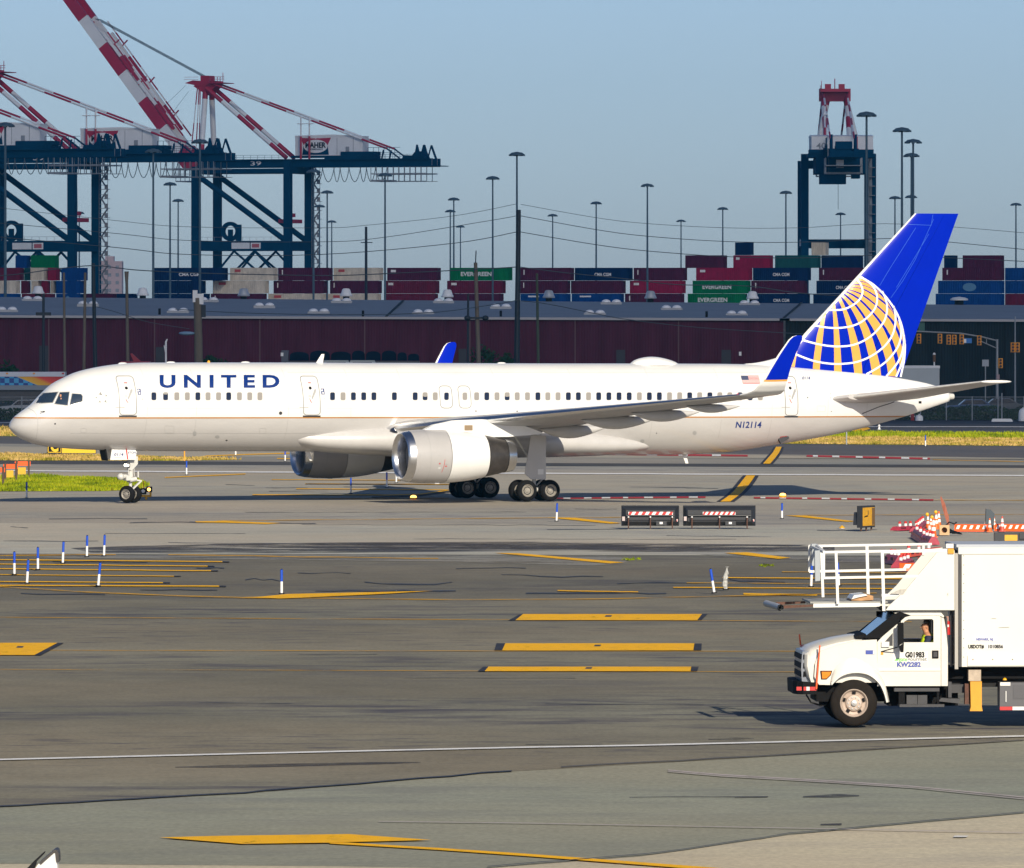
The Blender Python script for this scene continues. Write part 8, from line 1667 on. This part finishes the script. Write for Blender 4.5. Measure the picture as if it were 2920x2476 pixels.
def sitting_driver():
    # torso base on the seat; faces local -x
    base = Vector((T(1296, 0)[0], .40, T(0, 1038)[1])); RM = Matrix.Rotation(R(2.5), 4, 'Z'); wl_ = TG + (RM @ base)
    FZ = -.055
    p = empty('person', wl_, R(2.5), 'driver in navy shirt, yellow vest and blue gloves at the truck window', 'person')
    J = [((0, 0, 0), .15), ((.03, 0, .18), .155), ((.04, 0, .36), .165), ((.03, 0, .47), .11), ((-.01, 0, .535), .055), ((-.03, 0, .575), .072), ((-.035, 0, .645), .090), ((-.025, 0, .71), .080),
         ((.03, -.17, .43), .065), ((-.04, -.22, .24), .05), ((-.25, -.16, .17), .040), ((-.36, -.12, .20), .034), ((.03, .17, .43), .065), ((-.04, .22, .24), .05), ((-.25, .16, .17), .04), ((-.36, .12, .20), .034), ((-.40, -.10, .0), .09), ((-.40, .10, .0), .09), ((-.48, -.10, -.36), .06), ((-.48, .10, -.36), .06)]
    E = [(0, 1), (1, 2), (2, 3), (3, 4), (4, 5), (5, 6), (6, 7), (3, 8), (8, 9), (9, 10), (10, 11), (3, 12), (12, 13), (13, 14), (14, 15), (0, 16), (0, 17), (16, 18), (17, 19)]
    skin_body('body', J, E, M_skin, 0, p)
    # face: nose, brow, ears, mouth
    f = MB(); f.prism([(-.118, .70 + FZ), (-.145, .672 + FZ), (-.114, .668 + FZ)], lambda x, z: Vector((x, -.012, z)), lambda x, z: Vector((x, .012, z))); f.sphere((-.01, -.088, .69 + FZ), .02, .012, .03, 8, 6); f.sphere((-.01, .088, .69 + FZ), .02, .012, .03, 8, 6); f.sphere((-.11, -.0, .635 + FZ), .012, .022, .008, 8, 5); f.build('face_features', M_skin, p, 'all')
    e_ = MB(); e_.sphere((-.112, -.034, .708 + FZ), .010, .010, .007, 8, 6); e_.sphere((-.112, .034, .708 + FZ), .010, .010, .007, 8, 6); e_.build('eyes', M_black, p, 'all')
    h = MB(); rings = []
    for j in range(7):
        la = R(28 + 62 * j / 6); rings.append([Vector((-.015 + .102 * max(math.cos(la), .02) * math.cos(2*math.pi*i/18) + .012, .088 * max(math.cos(la), .02) * math.sin(2*math.pi*i/18), .755 + FZ + .085 * math.sin(la) - .02 * math.cos(2*math.pi*i/18) * -1)) for i in range(18)])
    h.loft(rings, True, True).build('hair', M_hair, p, 'all')
    # shirt and vest follow the torso
    J2 = [((0, 0, .01), .17), ((.03, 0, .18), .175), ((.04, 0, .36), .185), ((.03, 0, .45), .13), ((.03, -.18, .43), .080), ((-.035, -.225, .25), .066), ((-.10, -.21, .22), .058), ((.03, .18, .43), .080), ((-.035, .225, .25), .066), ((-.10, .21, .22), .058)]
    skin_body('shirt', J2, [(0, 1), (1, 2), (2, 3), (3, 4), (4, 5), (5, 6), (3, 7), (7, 8), (8, 9)], M_navy, 0, p)
    J3 = [((.01, 0, .12), .185), ((.04, 0, .34), .198), ((.03, 0, .455), .150), ((.025, -.15, .45), .075), ((.025, .15, .45), .075)]
    v = skin_body('vest', J3, [(0, 1), (1, 2), (2, 3), (2, 4)], M_vest, 0, p)
    # gloved hands gripping the wheel rim, five fingers each
    for s in (-1, 1):
        hj = [((-.36, s*.12, .20), .034), ((-.405, s*.115, .215), .036), ((-.44, s*.11, .225), .030)]; he = [(0, 1), (1, 2)]
        for k in range(4):
            y = s*.11 + (k - 1.5) * .019; i = len(hj); ln = (.9, 1.05, 1.0, .8)[k]
            hj += [((-.465, y, .235), .0095), ((-.485 - .01*ln, y, .215 - .012*ln), .009), ((-.47, y, .185 - .01*ln), .008)]; he += [(2, i), (i, i+1), (i+1, i+2)]
        i = len(hj); hj += [((-.42, s*.11 - s*.035, .225), .011), ((-.45, s*.11 - s*.045, .245), .010), ((-.475, s*.11 - s*.035, .250), .009)]; he += [(1, i), (i, i+1), (i+1, i+2)]
        skin_body('glove', hj, he, M_glove, 0, p, 1)
    return p
sitting_driver()
def pilot():
    a = A(178, 1.3); z = ZP(1136, a, 1.3); l = side(a, z)[0] + .03
    RM = Matrix.Rotation(TH, 4, 'Z'); loc = Vector((OX, OY, 0)) + RM @ Vector((a, -l + .0, z - .36))
    p = empty('person', loc, TH, 'pilot in pale shirt seen through the cockpit side window', 'person')
    k = .42  # only the bust shows
    J = [((0, .10, .22), .07), ((0, .10, .33), .075), ((0, .10, .40), .035), ((-.01, .10, .45), .05), ((-.012, .10, .50), .056), ((-.01, .10, .54), .045), ((.0, .03, .34), .04), ((.0, .17, .34), .04), ((-.03, .02, .25), .03), ((-.03, .18, .25), .03)]
    skin_body('body', J, [(0, 1), (1, 2), (2, 3), (3, 4), (4, 5), (1, 6), (1, 7), (6, 8), (7, 9)], M_skin, 0, p, 1)
    return p

pilot()
# ------------------------------------------------------------------ a cloud whose shadow lies over the port, and the haze
def cloud():
    rnd = random.Random(11); Hc = 1500.0; off = SUNV * (Hc / SUNV.z); nx, ny = 26, 60
    x0, x1, y0, y1 = -320.0, 320.0, 668.0, 3900.0; top = []; bot = []
    for j in range(ny + 1):
        for i in range(nx + 1):
            u, v = i / nx, j / ny; e = min(1, 4 * min(u, 1 - u)) * min(1, 14 * min(v, 1 - v)); e = max(0, e) ** .5
            wx = 40 * mnoise.noise(Vector((u * 4, v * 14, 0))); wy = 9 * mnoise.noise(Vector((u * 9, v * 5, 4)))
            x = x0 + (x1 - x0) * u + wx; y = y0 + (y1 - y0) * v + wy
            n1 = mnoise.fractal(Vector((x * .008, y * .008, 1)), 1, 2, 4); n2 = mnoise.noise(Vector((x * .006, y * .006, 7)))
            top.append((x + off.x, y + off.y, Hc + (60 + 90 * abs(n1)) * e)); bot.append((x + off.x, y + off.y, Hc - (10 + 12 * abs(n2)) * e))
    n = len(top); fs = []; W = nx + 1
    for j in range(ny):
        for i in range(nx):
            a = j * W + i; fs.append((a, a + 1, a + W + 1, a + W)); fs.append((n + a, n + a + W, n + a + W + 1, n + a + 1))
    for i in range(nx): fs.append((i, n + i, n + i + 1, i + 1)); a = ny * W + i; fs.append((a, a + 1, n + a + 1, n + a))
    for j in range(ny): a = j * W; fs.append((a, a + W, n + a + W, n + a)); a += nx; fs.append((a, n + a, n + a + W, a + W))
    m = mat('cloud_white', (.85, .86, .88), 1.0); nt_ = m.node_tree; tr_ = nt_.nodes.new('ShaderNodeBsdfTransparent'); mx_ = nt_.nodes.new('ShaderNodeMixShader'); mx_.inputs[0].default_value = .70
    nt_.links.new(tr_.outputs[0], mx_.inputs[1]); nt_.links.new(nt_.nodes['Principled BSDF'].outputs[0], mx_.inputs[2]); nt_.links.new(mx_.outputs[0], nt_.nodes['Material Output'].inputs['Surface'])
    me = bpy.data.meshes.new('cloud'); me.from_pydata(top + bot, [], fs); me.materials.append(m); me.polygons.foreach_set('use_smooth', [True] * len(me.polygons))
    tag(link_mesh('cloud', me), kind='structure')
cloud()
hz = bpy.data.materials.new('haze_air'); hz.use_nodes = True; nt = hz.node_tree; nt.nodes.clear()
pv = nt.nodes.new('ShaderNodeVolumePrincipled'); pv.inputs['Color'].default_value = (.10, .58, 1.0, 1); pv.inputs['Density'].default_value = 0.00005; pv.inputs['Anisotropy'].default_value = 0.2
out = nt.nodes.new('ShaderNodeOutputMaterial'); nt.links.new(pv.outputs[0], out.inputs['Volume'])
hb_ = MB().bx(-3000, 3000, -60, 4300, -1.1, 125).build('haze', hz); tag(hb_, 'thin bluish air over the airfield and port', 'haze', kind='stuff')
